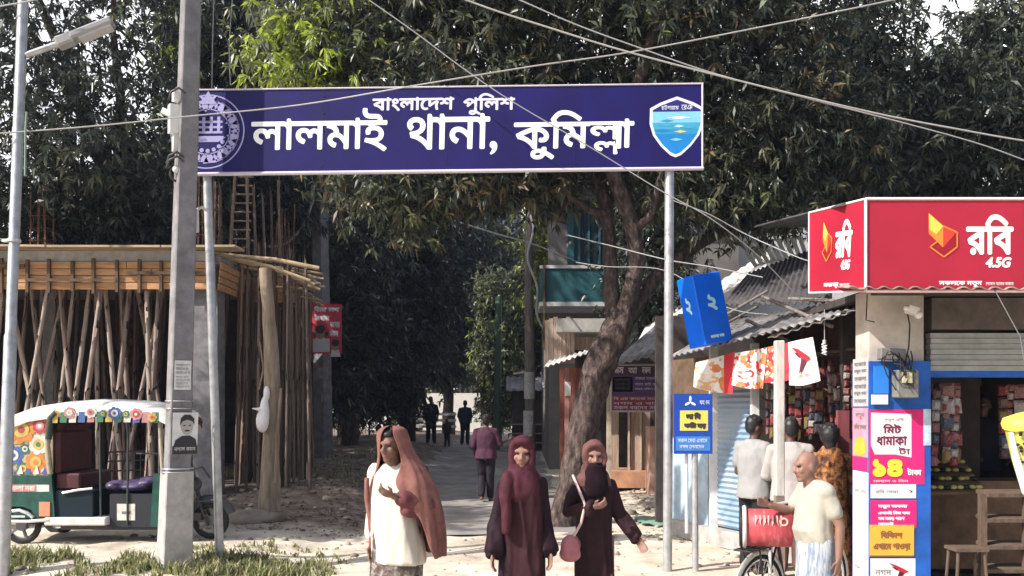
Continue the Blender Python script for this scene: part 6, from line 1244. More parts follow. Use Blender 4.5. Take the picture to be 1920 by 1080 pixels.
def body(root, J, skin, vox=.008, yaw=0., pitch=0., roll=0., beard=False, scalp=None, hair=None, arm=1., curl=(.5, .5), pn=None, s=1., slim=1., legs=True, third=None):
    g = lambda k: Vector(J[k])
    hc = g('head'); q = Euler((pitch, roll, yaw)).to_matrix()
    mb = MB(); face(mb, q, hc)
    limb(mb, [g('neck')-UZ*.07, hc-UZ*.06], [.056, .050], 12)
    ch, be, pe = g('chest'), g('belly'), g('pelvis')
    mb.ball(ch, (.160*slim, .105, .19), 16); mb.ball(be, (.145*slim, .105, .17), 16); mb.ball(pe, (.160*slim, .110, .13), 16)
    for k, sg in (('L', 1), ('R', -1)):
        sh, el, wr = g('sh'+k), g('el'+k), g('wr'+k); limb(mb, [ch+UZ*.12+Vector((sg*.03, 0, 0)), sh-UZ*.02*(1-arm)*5], [.075*arm, .056*arm], 12)
        limb(mb, [sh-UZ*.02*(1-arm)*5, sh.lerp(el, .45), el], [.054*arm*arm, .047*arm, .038*arm], 12); limb(mb, [el, el.lerp(wr, .3), wr], [.038, .037, .026], 12)
        d = (wr-el).normalized(); n = Vector(pn[0 if k == 'L' else 1]) if pn else Vector((-sg*.9, -.3, 0)); hand(mb, wr, d, n, curl[0 if k == 'L' else 1], 1., -1 if k == 'L' else 1)
        if legs:
            hp, kn, an = pe+Vector((sg*.085, 0, -.05)), g('kn'+k), g('an'+k); limb(mb, [hp, hp.lerp(kn, .5), kn], [.088, .074, .056], 12); limb(mb, [kn, kn.lerp(an, .35), an], [.054, .053, .036], 12)
            ft = J.get('ft'+k, (sg*.03, -1, -.12)); fd = Vector(ft).normalized(); limb(mb, [an+Vector((0, .03, -.045)), an+fd*.15-UZ*.03], [.036, .030], 10)
    mb.v = [tuple(Vector(v)*s) for v in mb.v]
    o = fused(mb, 'body', [skin, eye_m, lip_m]+([hair_g if third is None else third] if (beard or scalp) else []), root, vox, 2, picker(q, hc, 0, beard, scalp, s)); 
    return q, hc
def stand(dx=0., lean=0., **k):
    J = dict(head=(0, -.02+lean, 1.535), neck=(0, .01+lean*.8, 1.41), chest=(0, .005+lean*.6, 1.20), belly=(0, -.01+lean*.3, 1.02), pelvis=(0, 0, .90),
             shL=(.175, .01+lean*.7, 1.325), shR=(-.175, .01+lean*.7, 1.325), elL=(.235, .03, 1.05), elR=(-.235, .03, 1.05), wrL=(.245, -.05, .83), wrR=(-.245, -.05, .83),
             knL=(.09, -.03, .49), knR=(-.09, -.03, .49), anL=(.09, .03, .085), anR=(-.09, .03, .085)); J.update(k); return J
def ringz(cx, cy, z, rx, ry, n=36, fold=0., k=9, ph=0., ex=2.3):
    out = []
    for i in range(n):
        a = 6.28319*i/n; c, s = math.cos(a), math.sin(a); q = (abs(c)**ex+abs(s)**ex)**(-1/ex)*(1+fold*(math.sin(k*a+ph)+.5*math.sin((k+4)*a-ph*1.7)))
        out.append(Vector((cx+rx*q*c, cy+ry*q*s, z)))
    return out
def scaled(mb, s): mb.v = [tuple(Vector(v)*s) for v in mb.v]; return mb
def hair_cap(root, q, c, mat, s=1., grow=1., back=.0, front=.055):
    mb = MB(); P = lambda x, y, z: c+q @ Vector((x, y, z))
    mb.ball(P(0, .030, .040), (.080*grow, .088*grow, .088*grow), 14, rot=q); mb.ball(P(0, .055, -.0), (.072, .055, .075+back), 12, rot=q); mb.ball(P(0, -.030, .085), (.055, .05, .030), 10, rot=q)
    for k in range(40):
        a = random.uniform(0, 6.28); t = random.uniform(0, 1.2); mb.ball(P(.078*grow*math.sin(t)*math.cos(a), .03+.086*grow*math.sin(t)*math.sin(a), .04+.088*grow*math.cos(t)), .014, 6)
    return fused(scaled(mb, s), 'hair', mat, root, .009, 2)
def shirt(root, J, mat, s=1., sleeve=.6, hem=.86, flare=.0, vox=.011, name='shirt', mats=None, pick=None, belly=0., loose=1., deep=1., sw=.068):
    g = lambda k: Vector(J[k]); mb = MB(); ch, be, pe = g('chest'), g('belly'), g('pelvis')
    R_ = []
    for (c, z, rx, ry) in ((pe, hem, .190+flare, .150+flare), (pe, hem+.05, .190+flare*.8, .150+flare*.7), (be, 1.02, .180*loose, .138+belly), (be.lerp(ch, .5), 1.12, .182*loose, .134+belly*.6), (ch, 1.24, .192*loose, .128), (ch, 1.33, .180, .108), (g('neck'), 1.385, .11, .085), (g('neck'), 1.412, .066, .066)):
        R_.append(ringz(c.x, c.y, z, rx, ry*deep, 36, .018 if z < 1.2 else .006, 7, z*5))
    mb.loft(R_)
    for k in 'LR':
        sh, el, wr = g('sh'+k), g('el'+k), g('wr'+k)
        if sleeve <= 1: e = sh.lerp(el, sleeve); limb(mb, [sh, e], [sw, sw], 14)
        else: e = el.lerp(wr, sleeve-1); limb(mb, [sh, el, e], [.068, .056, .046], 14)
        limb(mb, [g('chest')+UZ*.13, sh], [.088, .070], 12)
    return fused(scaled(mb, s), name, mats or mat, root, vox, 3, pick, crease=(.009, 8, 4, s*9))
def trousers(root, J, mat, s=1., vox=.011, to=.08, wide=1.):
    g = lambda k: Vector(J[k]); mb = MB(); pe = g('pelvis'); mb.ball(pe, (.172, .125, .12), 14)
    for k, sg in (('L', 1), ('R', -1)):
        hp, kn, an = pe+Vector((sg*.085, 0, -.05)), g('kn'+k), g('an'+k); limb(mb, [hp, kn, an+(an-kn)*(-to)], [.104*wide, .078*wide, .064*wide], 12)
    return fused(scaled(mb, s), 'trousers', mat, root, vox, 3, crease=(.010, 8, 3, 2.))
def robe(root, J, mats, pick, s, sleeve_w=(.075, .085, .11), hem=(.27, .24), vox=.013, step=.05, to=.04, waist=(.185, .15)):
    g = lambda k: Vector(J[k]); mb = MB(); R_ = []
    prof_ = [(to, hem[0], hem[1], .05), (.3, hem[0]*.93, hem[1]*.93, .045), (.6, (hem[0]+waist[0])*.5, (hem[1]+waist[1])*.5, .035), (.85, waist[0]*1.04, waist[1]*1.02, .022), (1.02, waist[0], waist[1], .014), (1.16, waist[0]+.005, waist[1]-.01, .01), (1.27, waist[0]+.012, .118, .006), (1.34, waist[0]-.015, .10, .004), (1.40, .10, .08, 0), (1.44, .06, .06, 0)]
    for z, rx, ry, f in prof_: R_.append(ringz(0, g('chest').y*.5-(step*.3 if z < .5 else 0), z, rx, ry, 64, f, 8, 1.3))
    mb.loft(R_)
    for k, sg in (('L', 1), ('R', -1)):
        sh, el, wr = g('sh'+k), g('el'+k), g('wr'+k); limb(mb, [g('neck')-UZ*.09+Vector((sg*.03, 0, 0)), sh-UZ*.01], [.062, sleeve_w[0]*.92], 12)
        d = (wr-el); e = wr+d*.02; pts = [sh-UZ*.01, sh.lerp(el, .5), el, el.lerp(e, .5), e]; mb.tube(pts, [sleeve_w[0], sleeve_w[0]*.98, sleeve_w[1]*.98, sleeve_w[1]*.6+sleeve_w[2]*.4, sleeve_w[2]], 18, flat=.8); mb.tube([el.lerp(e, .1), el.lerp(e, .6)-UZ*.02, e-UZ*.03], [sleeve_w[1]*.75, sleeve_w[1]*.85, sleeve_w[2]*.8], 14, flat=.8); mb.ball(sh-UZ*.01, sleeve_w[0], 12)
    return fused(scaled(mb, s), 'robe', mats, root, vox*.8, 2, pick, crease=(.022, 7.5, 1.3, s*7))
def person(label, px, Y, rz, ground=None):
    x = X(px, Y); z = gz(x, Y) if ground is None else ground
    return thing('person', label, 'person', (x, Y, z), None, rz)
# --- the woman in the maroon robe
_pl = plain
def plain(n, c, r=.6, a=.08, **k):
    k.setdefault('spec', .15 if r >= .75 else .4); return _pl(n, c, r, a, **k)
mar = plain('robe_maroon', (.036, .013, .017), .75, .25, scale=10, bump=.2); mar_d = plain('robe_dark', (.018, .008, .013), .75, .25, scale=10, bump=.2); scarf_m = plain('scarf_maroon', (.060, .016, .025), .75, .25, scale=12, bump=.3)
p = person('woman in a dark maroon robe and maroon headscarf walking in the middle of the three', 978, 6.5, R(4)); s = 1.582/1.65
J = stand(shL=(.128, .01, 1.315), shR=(-.128, .01, 1.315), elL=(.168, .03, 1.06), wrL=(.200, -.05, .82), elR=(-.172, .01, 1.06), wrR=(-.215, -.10, .82), knL=(.08, -.12, .50), anL=(.08, -.10, .085), knR=(-.08, .02, .49), anR=(-.08, .16, .11))
q, hc = body(p, J, skin_m, .008, R(-6), R(4), s=s, slim=.75, arm=.75)
robe(p, J, [mar_d, mar], lambda c: 1 if (abs(c.x-.02) < .115+.02*math.sin(c.z*9) and c.y < 0 and c.z < 1.26) else 0, s, hem=(.185, .20), waist=(.145, .125), sleeve_w=(.054, .058, .062))
def hijab(root, q, hc, mat, s, drape, face_out=.02, vox=.010, grow=1.):
    mb = MB(); P = lambda x, y, z: hc+q @ Vector((x, y, z))
    mb.ball(P(0, .030, .022), (.096*grow, .102*grow, .118*grow), 18, rot=q); mb.ball(P(0, .022, -.09), (.088*grow, .082, .090), 14, rot=q)
    limb(mb, [P(-.072, -.040, .05), P(-.076, -.045, -.02), P(-.058, -.055, -.085), P(0, -.062, -.118), P(.058, -.055, -.085), P(.076, -.045, -.02), P(.072, -.04, .05), P(.045, -.062, .092), P(0, -.072, .105), P(-.045, -.062, .092), P(-.072, -.04, .05)], [.021]*11, 8)
    drape(mb, P)
    return fused(scaled(mb, s), 'headscarf', mat, root, vox, 3, crease=(.009, 10, 6, 3.))
def dr1(mb, P):
    mb.loft([ringz(0, .00, z, rx, ry, 40, f, 7, z*7) for z, rx, ry, f in ((1.18, .12, .115, .03), (1.24, .15, .135, .025), (1.30, .158, .130, .02), (1.36, .145, .115, .015), (1.42, .105, .095, .01), (1.47, .085, .085, 0))])
    limb(mb, [Vector((-.11, -.08, 1.36)), Vector((-.135, -.135, 1.22)), Vector((-.12, -.15, 1.06)), Vector((-.125, -.155, .98))], [.05, .042, .035, .03], 10)
hijab(p, q, hc, scarf_m, s, dr1)
# --- the woman with the black face veil
rob2 = plain('robe_plum', (.026, .011, .014), .75, .3, scale=9, bump=.25); scarf_p = plain('scarf_rose', (.115, .052, .05), .75, .3, scale=10, bump=.3)
p = person('woman in a plum robe with a black face veil, walking beside the tree trunk', 1113, 6.8, R(10)); s = 1.542/1.65
J = stand(shL=(.125, .01, 1.315), shR=(-.125, .01, 1.315), elR=(-.215, -.03, 1.10), wrR=(-.055, -.185, 1.15), elL=(.20, -.02, 1.09), wrL=(.315, -.12, .90), knL=(.08, -.10, .5), anL=(.08, -.08, .085), knR=(-.08, .02, .49), anR=(-.08, .14, .11))
q, hc = body(p, J, skin_m, .008, R(-8), R(2), s=s, slim=.72, arm=.75, pn=((-.6, -.6, .2), (0, .6, .5)), curl=(.6, 1.2))
robe(p, J, [rob2, mar], lambda c: 0, s, hem=(.16, .18), waist=(.130, .12), sleeve_w=(.052, .050, .052))
def dr2(mb, P):
    mb.loft([ringz(0, .00, z, rx, ry, 36, .01, 7, z*7) for z, rx, ry in ((1.30, .14, .12), (1.36, .135, .11), (1.42, .10, .09), (1.47, .085, .085))])
hijab(p, q, hc, scarf_p, s, dr2)
mb = MB(); P = lambda x, y, z: hc+q @ Vector((x, y, z))
mb.ball(P(0, -.034, -.072), (.072, .078, .048), 14, rot=q); mb.loft([ringz(0, -.055, z, rx, ry, 30, .02, 6, z*9) for z, rx, ry in ((1.22, .09, .10), (1.26, .105, .11), (1.34, .10, .105), (1.42, .088, .085), (1.47, .08, .08))])
fused(scaled(mb, s), 'face_veil', plain('veil_black', (.013, .007, .010), .95, .3, scale=10, spec=.1), p, .010, 3)
mb = MB(); mb.tube([Vector(v)*s for v in ((-.16, .05, 1.37), (-.155, -.10, 1.30), (-.12, -.165, 1.18), (-.14, -.17, 1.05), (-.20, -.10, .90))], .012, 6); 
hb = thing('handbag', 'small pink handbag hanging at the side of the veiled woman', 'bag', tuple(Vector(p.location)+Vector((-.22, -.1, .75))))
m2 = MB(); m2.tube([Vector(p.location)+Matrix.Rotation(R(10), 3, 'Z') @ (Vector(v)*s) for v in ((-.165, .02, 1.385), (-.16, -.11, 1.31), (-.115, -.175, 1.17), (-.15, -.185, 1.03), (-.21, -.17, .92))], .011, 6); m2.build('strap', plain('strap_pale', (.50, .36, .34), .6), hb)
m2 = MB(); c = Vector(p.location)+Matrix.Rotation(R(10), 3, 'Z') @ Vector((-.235*s, -.17*s, .84*s)); m2.ball(c, (.075, .05, .095), 12); m2.ball(c-UZ*.05, (.085, .055, .06), 12)
o = fused(MB().add(m2.v, m2.f), 'bag_body', plain('bag_pink', (.42, .15, .17), .5, .3, scale=10, bump=.3), None, .012, 3); o.parent = hb; o.matrix_parent_inverse = hb.matrix_basis.inverted()
# --- the person in the white tunic under the pink shawl
tun = plain('tunic_white', (.58, .54, .47), .8, .08, scale=6, bump=.25); shawl_m = plain('shawl_pink', (.205, .092, .078), .85, .3, scale=9, bump=.4); brown_c = plain('sleeve_maroon', (.13, .045, .05), .8, .3, scale=9); check = ramp_mat('lungi_dark', [(.35, (.03, .025, .03)), (.5, (.10, .07, .06)), (.6, (.30, .27, .25)), (.7, (.04, .03, .035))], 14, rough=.85, bump=.1)
p = person('person in a long white tunic under a loose pink shawl, leftmost of the three', 742, 6.5, R(-12)); s = 1.0
J = stand(head=(-.015, -.06, 1.535), shL=(.15, .01, 1.325), shR=(-.145, .01, 1.325), elL=(.235, -.06, 1.11), wrL=(.065, -.22, 1.19), elR=(-.165, .04, 1.06), wrR=(-.168, -.03, .83), knL=(.09, -.10, .5), anL=(.09, -.1, .085), knR=(-.1, .03, .5), anR=(-.1, .14, .1))
q, hc = body(p, J, skin_d, .008, R(-14), R(8), s=s, pn=((0, .5, .4), (.9, -.3, 0)), curl=(1.1, .5))
hair_cap(p, q, hc, hair_b, s)
mb = MB(); mb.loft([ringz(x, y, z, rx, ry, 48, f, 7, z*3) for x, y, z, rx, ry, f in ((.03, -.005, .70, .185, .16, .035), (.025, -.005, .80, .178, .155, .03), (.015, -.01, .93, .165, .15, .02), (.0, -.01, 1.05, .155, .14, .016), (0, 0, 1.20, .16, .13, .012), (0, 0, 1.31, .158, .11, .006), (0, .005, 1.38, .11, .085, 0), (0, .005, 1.415, .065, .062, 0))])
limb(mb, [Vector(J['chest'])+UZ*.12, Vector(J['shR']), Vector(J['elR']), Vector(J['elR']).lerp(Vector(J['wrR']), .7)], [.09, .07, .062, .055], 12); limb(mb, [Vector(J['chest'])+UZ*.12, Vector(J['shL'])], [.09, .07], 12)
fused(mb, 'tunic', tun, p, .012, 3, crease=(.018, 6, 1.8, 4.))
mb = MB(); limb(mb, [Vector(J['shL']), Vector(J['elL']), Vector(J['elL']).lerp(Vector(J['wrL']), .72)], [.072, .070, .058], 14); limb(mb, [Vector(J['elL'])-UZ*.02, Vector(J['elL']).lerp(Vector(J['wrL']), .6)-UZ*.07], [.06, .045], 12); fused(mb, 'sleeve', brown_c, p, .012, 3, crease=(.016, 8, 8, 1.))
mb = MB(); mb.loft([ringz(0, 0, z, rx, ry, 40, .03, 8, z*2) for z, rx, ry in ((.10, .19, .18), (.4, .195, .17), (.7, .185, .145), (.95, .17, .13))]); fused(mb, 'lower_wrap', check, p, .014, 3, crease=(.02, 7, 1.5, 1.))
def smooth_rows(T, k):
    out = []; n = len(T)
    for i in range(n-1):
        p0, p1, p2, p3 = [np.array(T[min(max(j, 0), n-1)], float) for j in (i-1, i, i+1, i+2)]
        for t in np.arange(k)/k: out.append(.5*(2*p1+(-p0+p2)*t+(2*p0-5*p1+4*p2-p3)*t*t+(-p0+3*p1-3*p2+p3)*t**3))
    return out+[np.array(T[-1], float)]
def shawl_shell():
    """a cloth shell: over the crown, down the back and the left side, open in front"""
    mb = MB(); rows = []; n = 110
    for z, cx, cy, rx, ry, a0, a1, f in smooth_rows([(z if z > 1.4 else 1.4-(1.4-z)*.84, cx*.86, cy, rx if z > 1.4 else rx*.86, ry, a0, a1, f) for z, cx, cy, rx, ry, a0, a1, f in ((1.675, -.005, -.05, .035, .04, -70, 250, 0), (1.655, -.005, -.05, .088, .095, -70, 250, 0), (1.61, -.01, -.04, .112, .125, -66, 246, .0), (1.53, 0, -.025, .124, .130, -60, 236, .01), (1.44, .02, .0, .150, .125, -66, 224, .015), (1.36, .04, .01, .215, .15, -78, 216, .02), (1.26, .05, .01, .262, .18, -86, 210, .03), (1.12, .07, .01, .290, .205, -74, 200, .04), (.98, .09, .015, .305, .21, -58, 188, .05), (.84, .11, .02, .30, .21, -50, 176, .06), (.72, .13, .02, .285, .20, -46, 160, .07), (.62, .16, .02, .25, .18, -40, 120, .08))], 5):
        row = []
        for i in range(n+1):
            a = R(a0+(a1-a0)*i/n); nn_ = noise.noise(Vector((math.cos(a)*3+z*.8, math.sin(a)*3-z*.5, z*1.6))); k = 1+f*.75*(math.sin(9*a+z*2+nn_*4)+.6*math.sin(14*a-z*3)+2.2*(.5-abs(nn_)*1.6)); row.append(Vector((cx+rx*k*math.cos(a), cy+ry*k*math.sin(a), z-(.05*math.sin(4*a) if z < .7 else 0))))
        rows.append(row)
    inner = [[v+(Vector((rows[j][n//2].x, .0, v.z))-v).normalized()*.008 for v in r] for j, r in enumerate(rows)]
    m = n+1; vs = [v for r in rows for v in r]+[v for r in inner for v in r]; o = m*len(rows); K = len(rows)
    fs = [(j*m+i, (j+1)*m+i, (j+1)*m+i+1, j*m+i+1) for j in range(K-1) for i in range(n)]; fs += [tuple(o+t for t in f[::-1]) for f in fs]
    fs += [(j*m, o+j*m, o+(j+1)*m, (j+1)*m) for j in range(K-1)]+[(j*m+n, (j+1)*m+n, o+(j+1)*m+n, o+j*m+n) for j in range(K-1)]+[((K-1)*m+i, o+(K-1)*m+i, o+(K-1)*m+i+1, (K-1)*m+i+1) for i in range(n)]
    fs += [tuple(range(n, -1, -1))]
    mb.add(vs, fs, 0, True); return mb
sw = lpart(shawl_shell(), 'shawl', shawl_m, p)
mb = MB(); mb.loft([[Vector((-.182+.02*math.sin(z*9)+dx, dy-.02, z)) for dx, dy in ((-.018, -.05), (.018, -.05), (.02, .05), (-.02, .05))] for z in (1.30, 1.15, 1.0, .85, .72)]); lpart(mb, 'shawl_end', shawl_m, p, bevel=.012)
# --- the old man by the bicycle
p = person('balding old man in a cream T-shirt and checked lungi beside the bicycle', 1533, 6.55, R(-74)); s = 1.50/1.65
J = stand(shL=(.145, -.02, 1.325), shR=(-.145, -.02, 1.325), lean=-.05, head=(.0, -.105, 1.515), neck=(0, -.03, 1.40), elR=(-.225, -.10, 1.14), wrR=(-.20, -.31, 1.20), elL=(.205, .06, 1.06), wrL=(.215, .04, .82), belly=(0, -.05, 1.02))
q, hc = body(p, J, skin_m, .008, R(-8), R(6), s=s, scalp=lambda l: l.y > .035 and l.z < .075 and abs(l.x) > .0 and l.z > -.07 and not (abs(l.x) > .074 and l.y < .04), third=plain('stubble', (.22, .15, .125), .8, .3, scale=30))
shirt(p, J, plain('tee_cream', (.37, .35, .30), .85, .07, scale=6, bump=.2), s, .62, .80, -.015, belly=.02, loose=.90, deep=.82, sw=.057, vox=.009)
lung = ramp_mat('lungi_check', [(.34, (.46, .46, .46)), (.47, (.36, .39, .44)), (.53, (.12, .18, .27)), (.62, (.44, .43, .42))], 9, rough=.85, bump=.1, stretch=(3, 3, .35))
mb = MB(); mb.loft([ringz(0, -.02, z, rx, ry, 48, f, 9, z*2) for z, rx, ry, f in ((.12, .19, .16, .05), (.4, .18, .15, .045), (.7, .172, .132, .03), (.88, .17, .125, .012), (.95, .16, .115, .0))]); fused(scaled(mb, s), 'lungi', lung, p, .012, 3, crease=(.018, 7, 1.5, 2.))
# --- the man walking away down the lane
p = person('man in a purple shirt and dark trousers walking away down the lane', 911, 17.2, R(176)); s = 1.0
J = stand(head=(0, -.02, 1.53), elL=(.24, .03, 1.06), wrL=(.225, -.10, .88), elR=(-.26, -.02, 1.10), wrR=(-.44, -.14, 1.17), knL=(.08, -.06, .49), anL=(.07, .10, .12), knR=(-.08, -.05, .49), anR=(-.07, -.12, .085))
q, hc = body(p, J, skin_d, .011, R(10), 0, s=s); hair_cap(p, q, hc, hair_b, s)
shirt(p, J, plain('shirt_purple', (.075, .030, .052), .8, .2, scale=6, bump=.2), s, 1.0, .82, .02); trousers(p, J, plain('trouser_dark', (.025, .02, .028), .8, .3), s)
# --- people far down the lane
far = [('dark clad person standing far down the lane, leftmost of the far figures', 758, 33, R(160), 1.66, (.02, .02, .022), (.015, .015, .018), True), ('person in dark clothes standing far down the lane, second from the left', 808, 31.5, R(10), 1.66, (.022, .022, .024), (.016, .015, .018), True),
       ('small child standing beside the far dark figures in the lane', 838, 31.5, R(20), .98, (.05, .04, .04), (.03, .025, .03), False), ('person in a dark blue shirt far down the lane, rightmost of the far figures', 872, 33.5, R(170), 1.65, (.03, .05, .08), (.02, .02, .03), True)]
for lab, px, Y, rz, h, c1, c2, tr in far:
    p = person(lab, px, Y, rz); s = h/1.65; J = stand(knL=(.1, -.03, .49), anL=(.12, .02, .085), anR=(-.11, .04, .085), wrL=(.22, -.1, .86), wrR=(-.21, -.12, .9)); q, hc = body(p, J, skin_dd, .015, R(15), 0, s=s); hair_cap(p, q, hc, hair_b, s)
    shirt(p, J, plain('far_shirt_%d' % px, c1, .85, .2), s, .9, .82, .02, .015); trousers(p, J, plain('far_trouser_%d' % px, c2, .85, .2), s, .015)
# --- customers at the open stall
p = person('man in a pale T-shirt at the open stall, left of the white post', 1413, 9.9, R(120)); s = 1.70/1.65
J = stand(elR=(-.24, -.02, 1.06), wrR=(-.10, -.26, 1.0), elL=(.235, .0, 1.06), wrL=(.14, -.24, 1.02)); q, hc = body(p, J, skin_dd, .011, R(-10), R(14), s=s); hair_cap(p, q, hc, hair_b, s, 1.05)
shirt(p, J, plain('tee_pale', (.28, .28, .28), .85, .1, scale=6), s, .62, .80); trousers(p, J, plain('trouser_black', (.02, .02, .022), .85, .2), s)
p = person('man in a white shirt seen from behind at the stall, behind the white post', 1482, 9.6, R(165)); s = 1.68/1.65
J = stand(elR=(-.24, -.04, 1.06), wrR=(-.14, -.26, 1.0), elL=(.24, -.04, 1.06), wrL=(.12, -.26, 1.0)); q, hc = body(p, J, skin_dd, .011, R(10), R(12), s=s); hair_cap(p, q, hc, hair_b, s, 1.06)
shirt(p, J, plain('shirt_white', (.36, .34, .33), .85, .1, scale=6), s, 1.5, .80, .015); trousers(p, J, plain('trouser_brown', (.10, .06, .05), .85, .2), s)
ora = ramp_mat('print_orange', [(.40, (.025, .010, .009)), (.5, (.20, .07, .02)), (.6, (.34, .17, .05)), (.68, (.05, .018, .014))], 16, rough=.8, bump=.1)
p = person('woman with loose black hair in an orange printed dress at the stall', 1556, 9.3, R(170)); s = 1.60/1.65
J = stand(elR=(-.22, -.06, 1.06), wrR=(-.12, -.26, 1.02), elL=(.22, -.06, 1.06), wrL=(.12, -.26, 1.02)); q, hc = body(p, J, skin_dd, .011, R(-6), R(6), s=s); hair_cap(p, q, hc, hair_b, s, 1.35, .09)
robe(p, J, [ora], None, s, sleeve_w=(.062, .058, .055), hem=(.23, .21), waist=(.165, .14))
# --- the keeper deep inside the red shop
p = person('shopkeeper in dark clothes standing in the gloom of the red shop', 1842, 10.3, R(-10), .28); s = 1.66/1.65
J = stand(elR=(-.24, -.04, 1.06), wrR=(-.18, -.24, .98), elL=(.24, -.04, 1.06), wrL=(.20, -.22, .96)); q, hc = body(p, J, skin_dd, .011, R(-20), R(6), s=s); hair_cap(p, q, hc, hair_b, s)
shirt(p, J, plain('shirt_navy', (.015, .016, .026), .85, .2), s, .9, .80); trousers(p, J, plain('trouser_navy', (.012, .012, .02), .85, .2), s)
# ------------------------------------------------------------------ the bicycle and the red tin on its carrier
BR2 = R(44); bo_ = (X(1424, 6.85), 6.85, 0)
bk = thing('bicycle', 'old black bicycle with chrome mudguard carrying the red tin, beside the old man', 'bicycle', bo_, None, BR2)
blk = plain('bike_black', (.02, .02, .022), .35, .2); rubber = plain('rubber', (.025, .024, .024), .85, .2)
def bwheel(x):
    r = .335; mb = MB(); mb.tube([(x+r*math.cos(a), 0, r+.01+r*math.sin(a)) for a in [k*6.28319/40 for k in range(41)]], .017, 8, caps=False); w = lpart(mb, 'tyre', rubber, bk)
    mb = MB(); mb.tube([(x+(r-.025)*math.cos(a), 0, r+.01+(r-.025)*math.sin(a)) for a in [k*6.28319/40 for k in range(41)]], .010, 6, caps=False); mb.tube([(x, -.04, r+.01), (x, .04, r+.01)], .022, 8)
    for k in range(28): a = k*6.2832/28; sg = 1 if k % 2 else -1; mb.tube([(x+.02*math.cos(a+.6*sg), sg*.025, r+.01+.02*math.sin(a+.6*sg)), (x+(r-.03)*math.cos(a), 0, r+.01+(r-.03)*math.sin(a))], .0016, 4)
    lpart(mb, 'rim', chrome, w)
    mb = MB(); mb.tube([(x+(r+.03)*math.cos(a), 0, r+.01+(r+.03)*math.sin(a)) for a in [R(-5+k*12) for k in range(17)]], .030, 8, flat=.45); lpart(mb, 'mudguard', plain('guard_pale', (.45, .44, .40), .35, .3, scale=20, metal=.4), bk)
bwheel(0); bwheel(1.05)
mb = MB(); t = .016
for a, b2 in (((0, 0, .345), (.40, 0, .30)), ((.40, 0, .30), (.24, 0, .86)), ((.40, 0, .30), (.86, 0, .62)), ((.25, 0, .84), (.85, 0, .84)), ((0, .03, .345), (.25, .02, .82)), ((0, -.03, .345), (.25, -.02, .82)), ((.83, 0, .92), (.88, 0, .60)), ((.88, .05, .60), (1.05, .05, .345)), ((.88, -.05, .60), (1.05, -.05, .345))): mb.tube([a, b2], t if a[1] == 0 else .009, 8)
lpart(mb, 'frame', blk, bk)
mb = MB(); mb.tube([(.83, 0, .92), (.81, 0, 1.0)], .013, 8); mb.tube([(.72, -.27, 1.0), (.80, -.20, 1.02), (.81, 0, 1.0), (.80, .20, 1.02), (.72, .27, 1.0)], .012, 8); lpart(mb, 'handlebar', chrome, bk)
mb = MB(); mb.ball((.20, 0, .92), (.13, .085, .035), 12); mb.ball((.30, 0, .92), (.09, .04, .03), 10); lpart(mb, 'saddle', plain('saddle', (.06, .035, .025), .6), bk)
mb = MB()
for y in (-.07, -.023, .023, .07): mb.tube([(-.24, y, .745), (.20, y, .76)], .007, 6)
for x in (-.24, -.05, .18): mb.tube([(x, -.07, .745), (x, .07, .745)], .007, 6)
for y in (-.075, .075): mb.tube([(-.12, y, .745), (0, y*.6, .35)], .007, 6)
lpart(mb, 'carrier', blk, bk)
mb = MB(); mb.tube([(.06, .02, .30), (-.12, .14, .02)], .010, 6); mb.tube([(-.02, -.10, .74), (-.05, -.12, .02)], .012, 6); lpart(mb, 'stand', plain('stand_pale', (.55, .54, .52), .5), bk)
mb = MB(); mb.tube([(.40, -.04, .30), (.40, .04, .30)], .03, 8); mb.tube([(.40, -.06, .30), (.44, -.06, .14)], .01, 6); mb.box((.44, -.10, .14), (.09, .07, .02)); mb.tube([(.40, .06, .30), (.36, .06, .46)], .01, 6); mb.box((.36, .10, .46), (.09, .07, .02)); lpart(mb, 'crank', chrome, bk)
tn = thing('tin_box', 'worn red tin box with a pale rim strapped on the bicycle carrier', 'box', (X(1440, 6.8), 6.8, .765), None, R(-13))
mb = MB(); rings = []
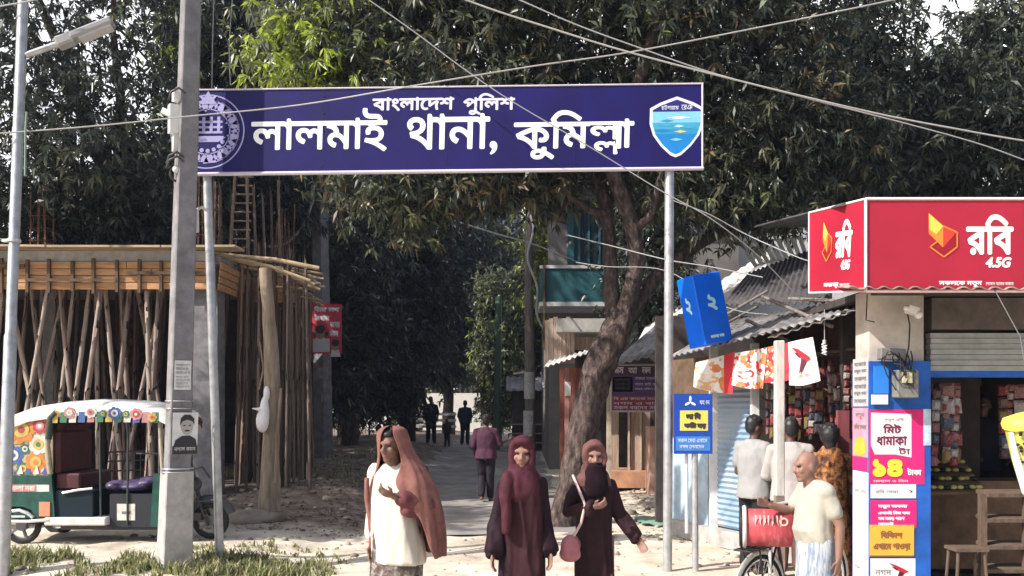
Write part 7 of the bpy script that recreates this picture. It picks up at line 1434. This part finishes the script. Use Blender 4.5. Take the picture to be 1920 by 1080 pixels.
def rr_ring(x, w, h, r=.115, n=9):
    out = []
    for (cy, cz, a0) in ((w/2-r, h-r, 0), (-w/2+r, h-r, 90), (-w/2+r, r, 180), (w/2-r, r, 270)):
        for k in range(n+1): a = R(a0+90*k/n); out.append(Vector((x, cy+r*math.cos(a), cz+r*math.sin(a))))
    return out
lpart(MB().loft([rr_ring(x, .26+d, .275+d) for x, d in ((-.17, -.02), (-.165, 0), (0, .002), (.165, 0), (.17, -.02))]), 'case', ramp_mat('tin_red', [(.3, (.30, .035, .045)), (.55, (.42, .06, .075)), (.66, (.5, .14, .14)), (.78, (.62, .45, .42))], 7, rough=.5, bump=.1, stretch=(3, 1, 1)), tn)
mb = MB(); r0 = rr_ring(-.172, .275, .285); mb.tube(r0+[r0[0]], .016, 8, caps=False); lpart(mb, 'rim', plain('rim_pale', (.60, .55, .53), .5), tn)
mb = MB(); r0 = rr_ring(-.196, .255, .27); mb.tube(r0+[r0[0]], .013, 8, caps=False); lpart(mb, 'rubber_strap', black, tn)
mb = MB(); 
for k in range(7): flatpoly(mb, [(-.10+.03*k, .245), (-.088+.03*k, .245), (-.09+.03*k+.004*(k % 3), .245-.05-.03*(k % 2)), (-.098+.03*k, .245-.045-.04*((k+1) % 2))], (0, -.134, 0), UX, UZ, 0, .001)
flat(mb, *ring2d(.105, .20, .032, .012, 16), (0, -.134, 0), UX, UZ, 0, .001)
lpart(mb, 'worn_paint', plain('worn_white', (.58, .40, .38), .7), tn)

# ------------------------------------------------------------------ thin blue haze, added to lift the dark of the trees
hz = bpy.data.materials.new('haze'); hz.use_nodes = True; hn = hz.node_tree.nodes; hn.remove(hn['Principled BSDF'])
pv = hn.new('ShaderNodeVolumePrincipled'); pv.inputs['Color'].default_value = (.68, .76, 1, 1); pv.inputs['Density'].default_value = .0006; pv.inputs['Anisotropy'].default_value = .2
hz.node_tree.links.new(pv.outputs[0], hn['Material Output'].inputs['Volume'])
mb = MB(); mb.box((0, 90, 9.2), (300, 240, 22)); tag(mb.build('haze', hz), 'thin blue haze added over the lane to lift the darks', 'haze', kind='stuff')
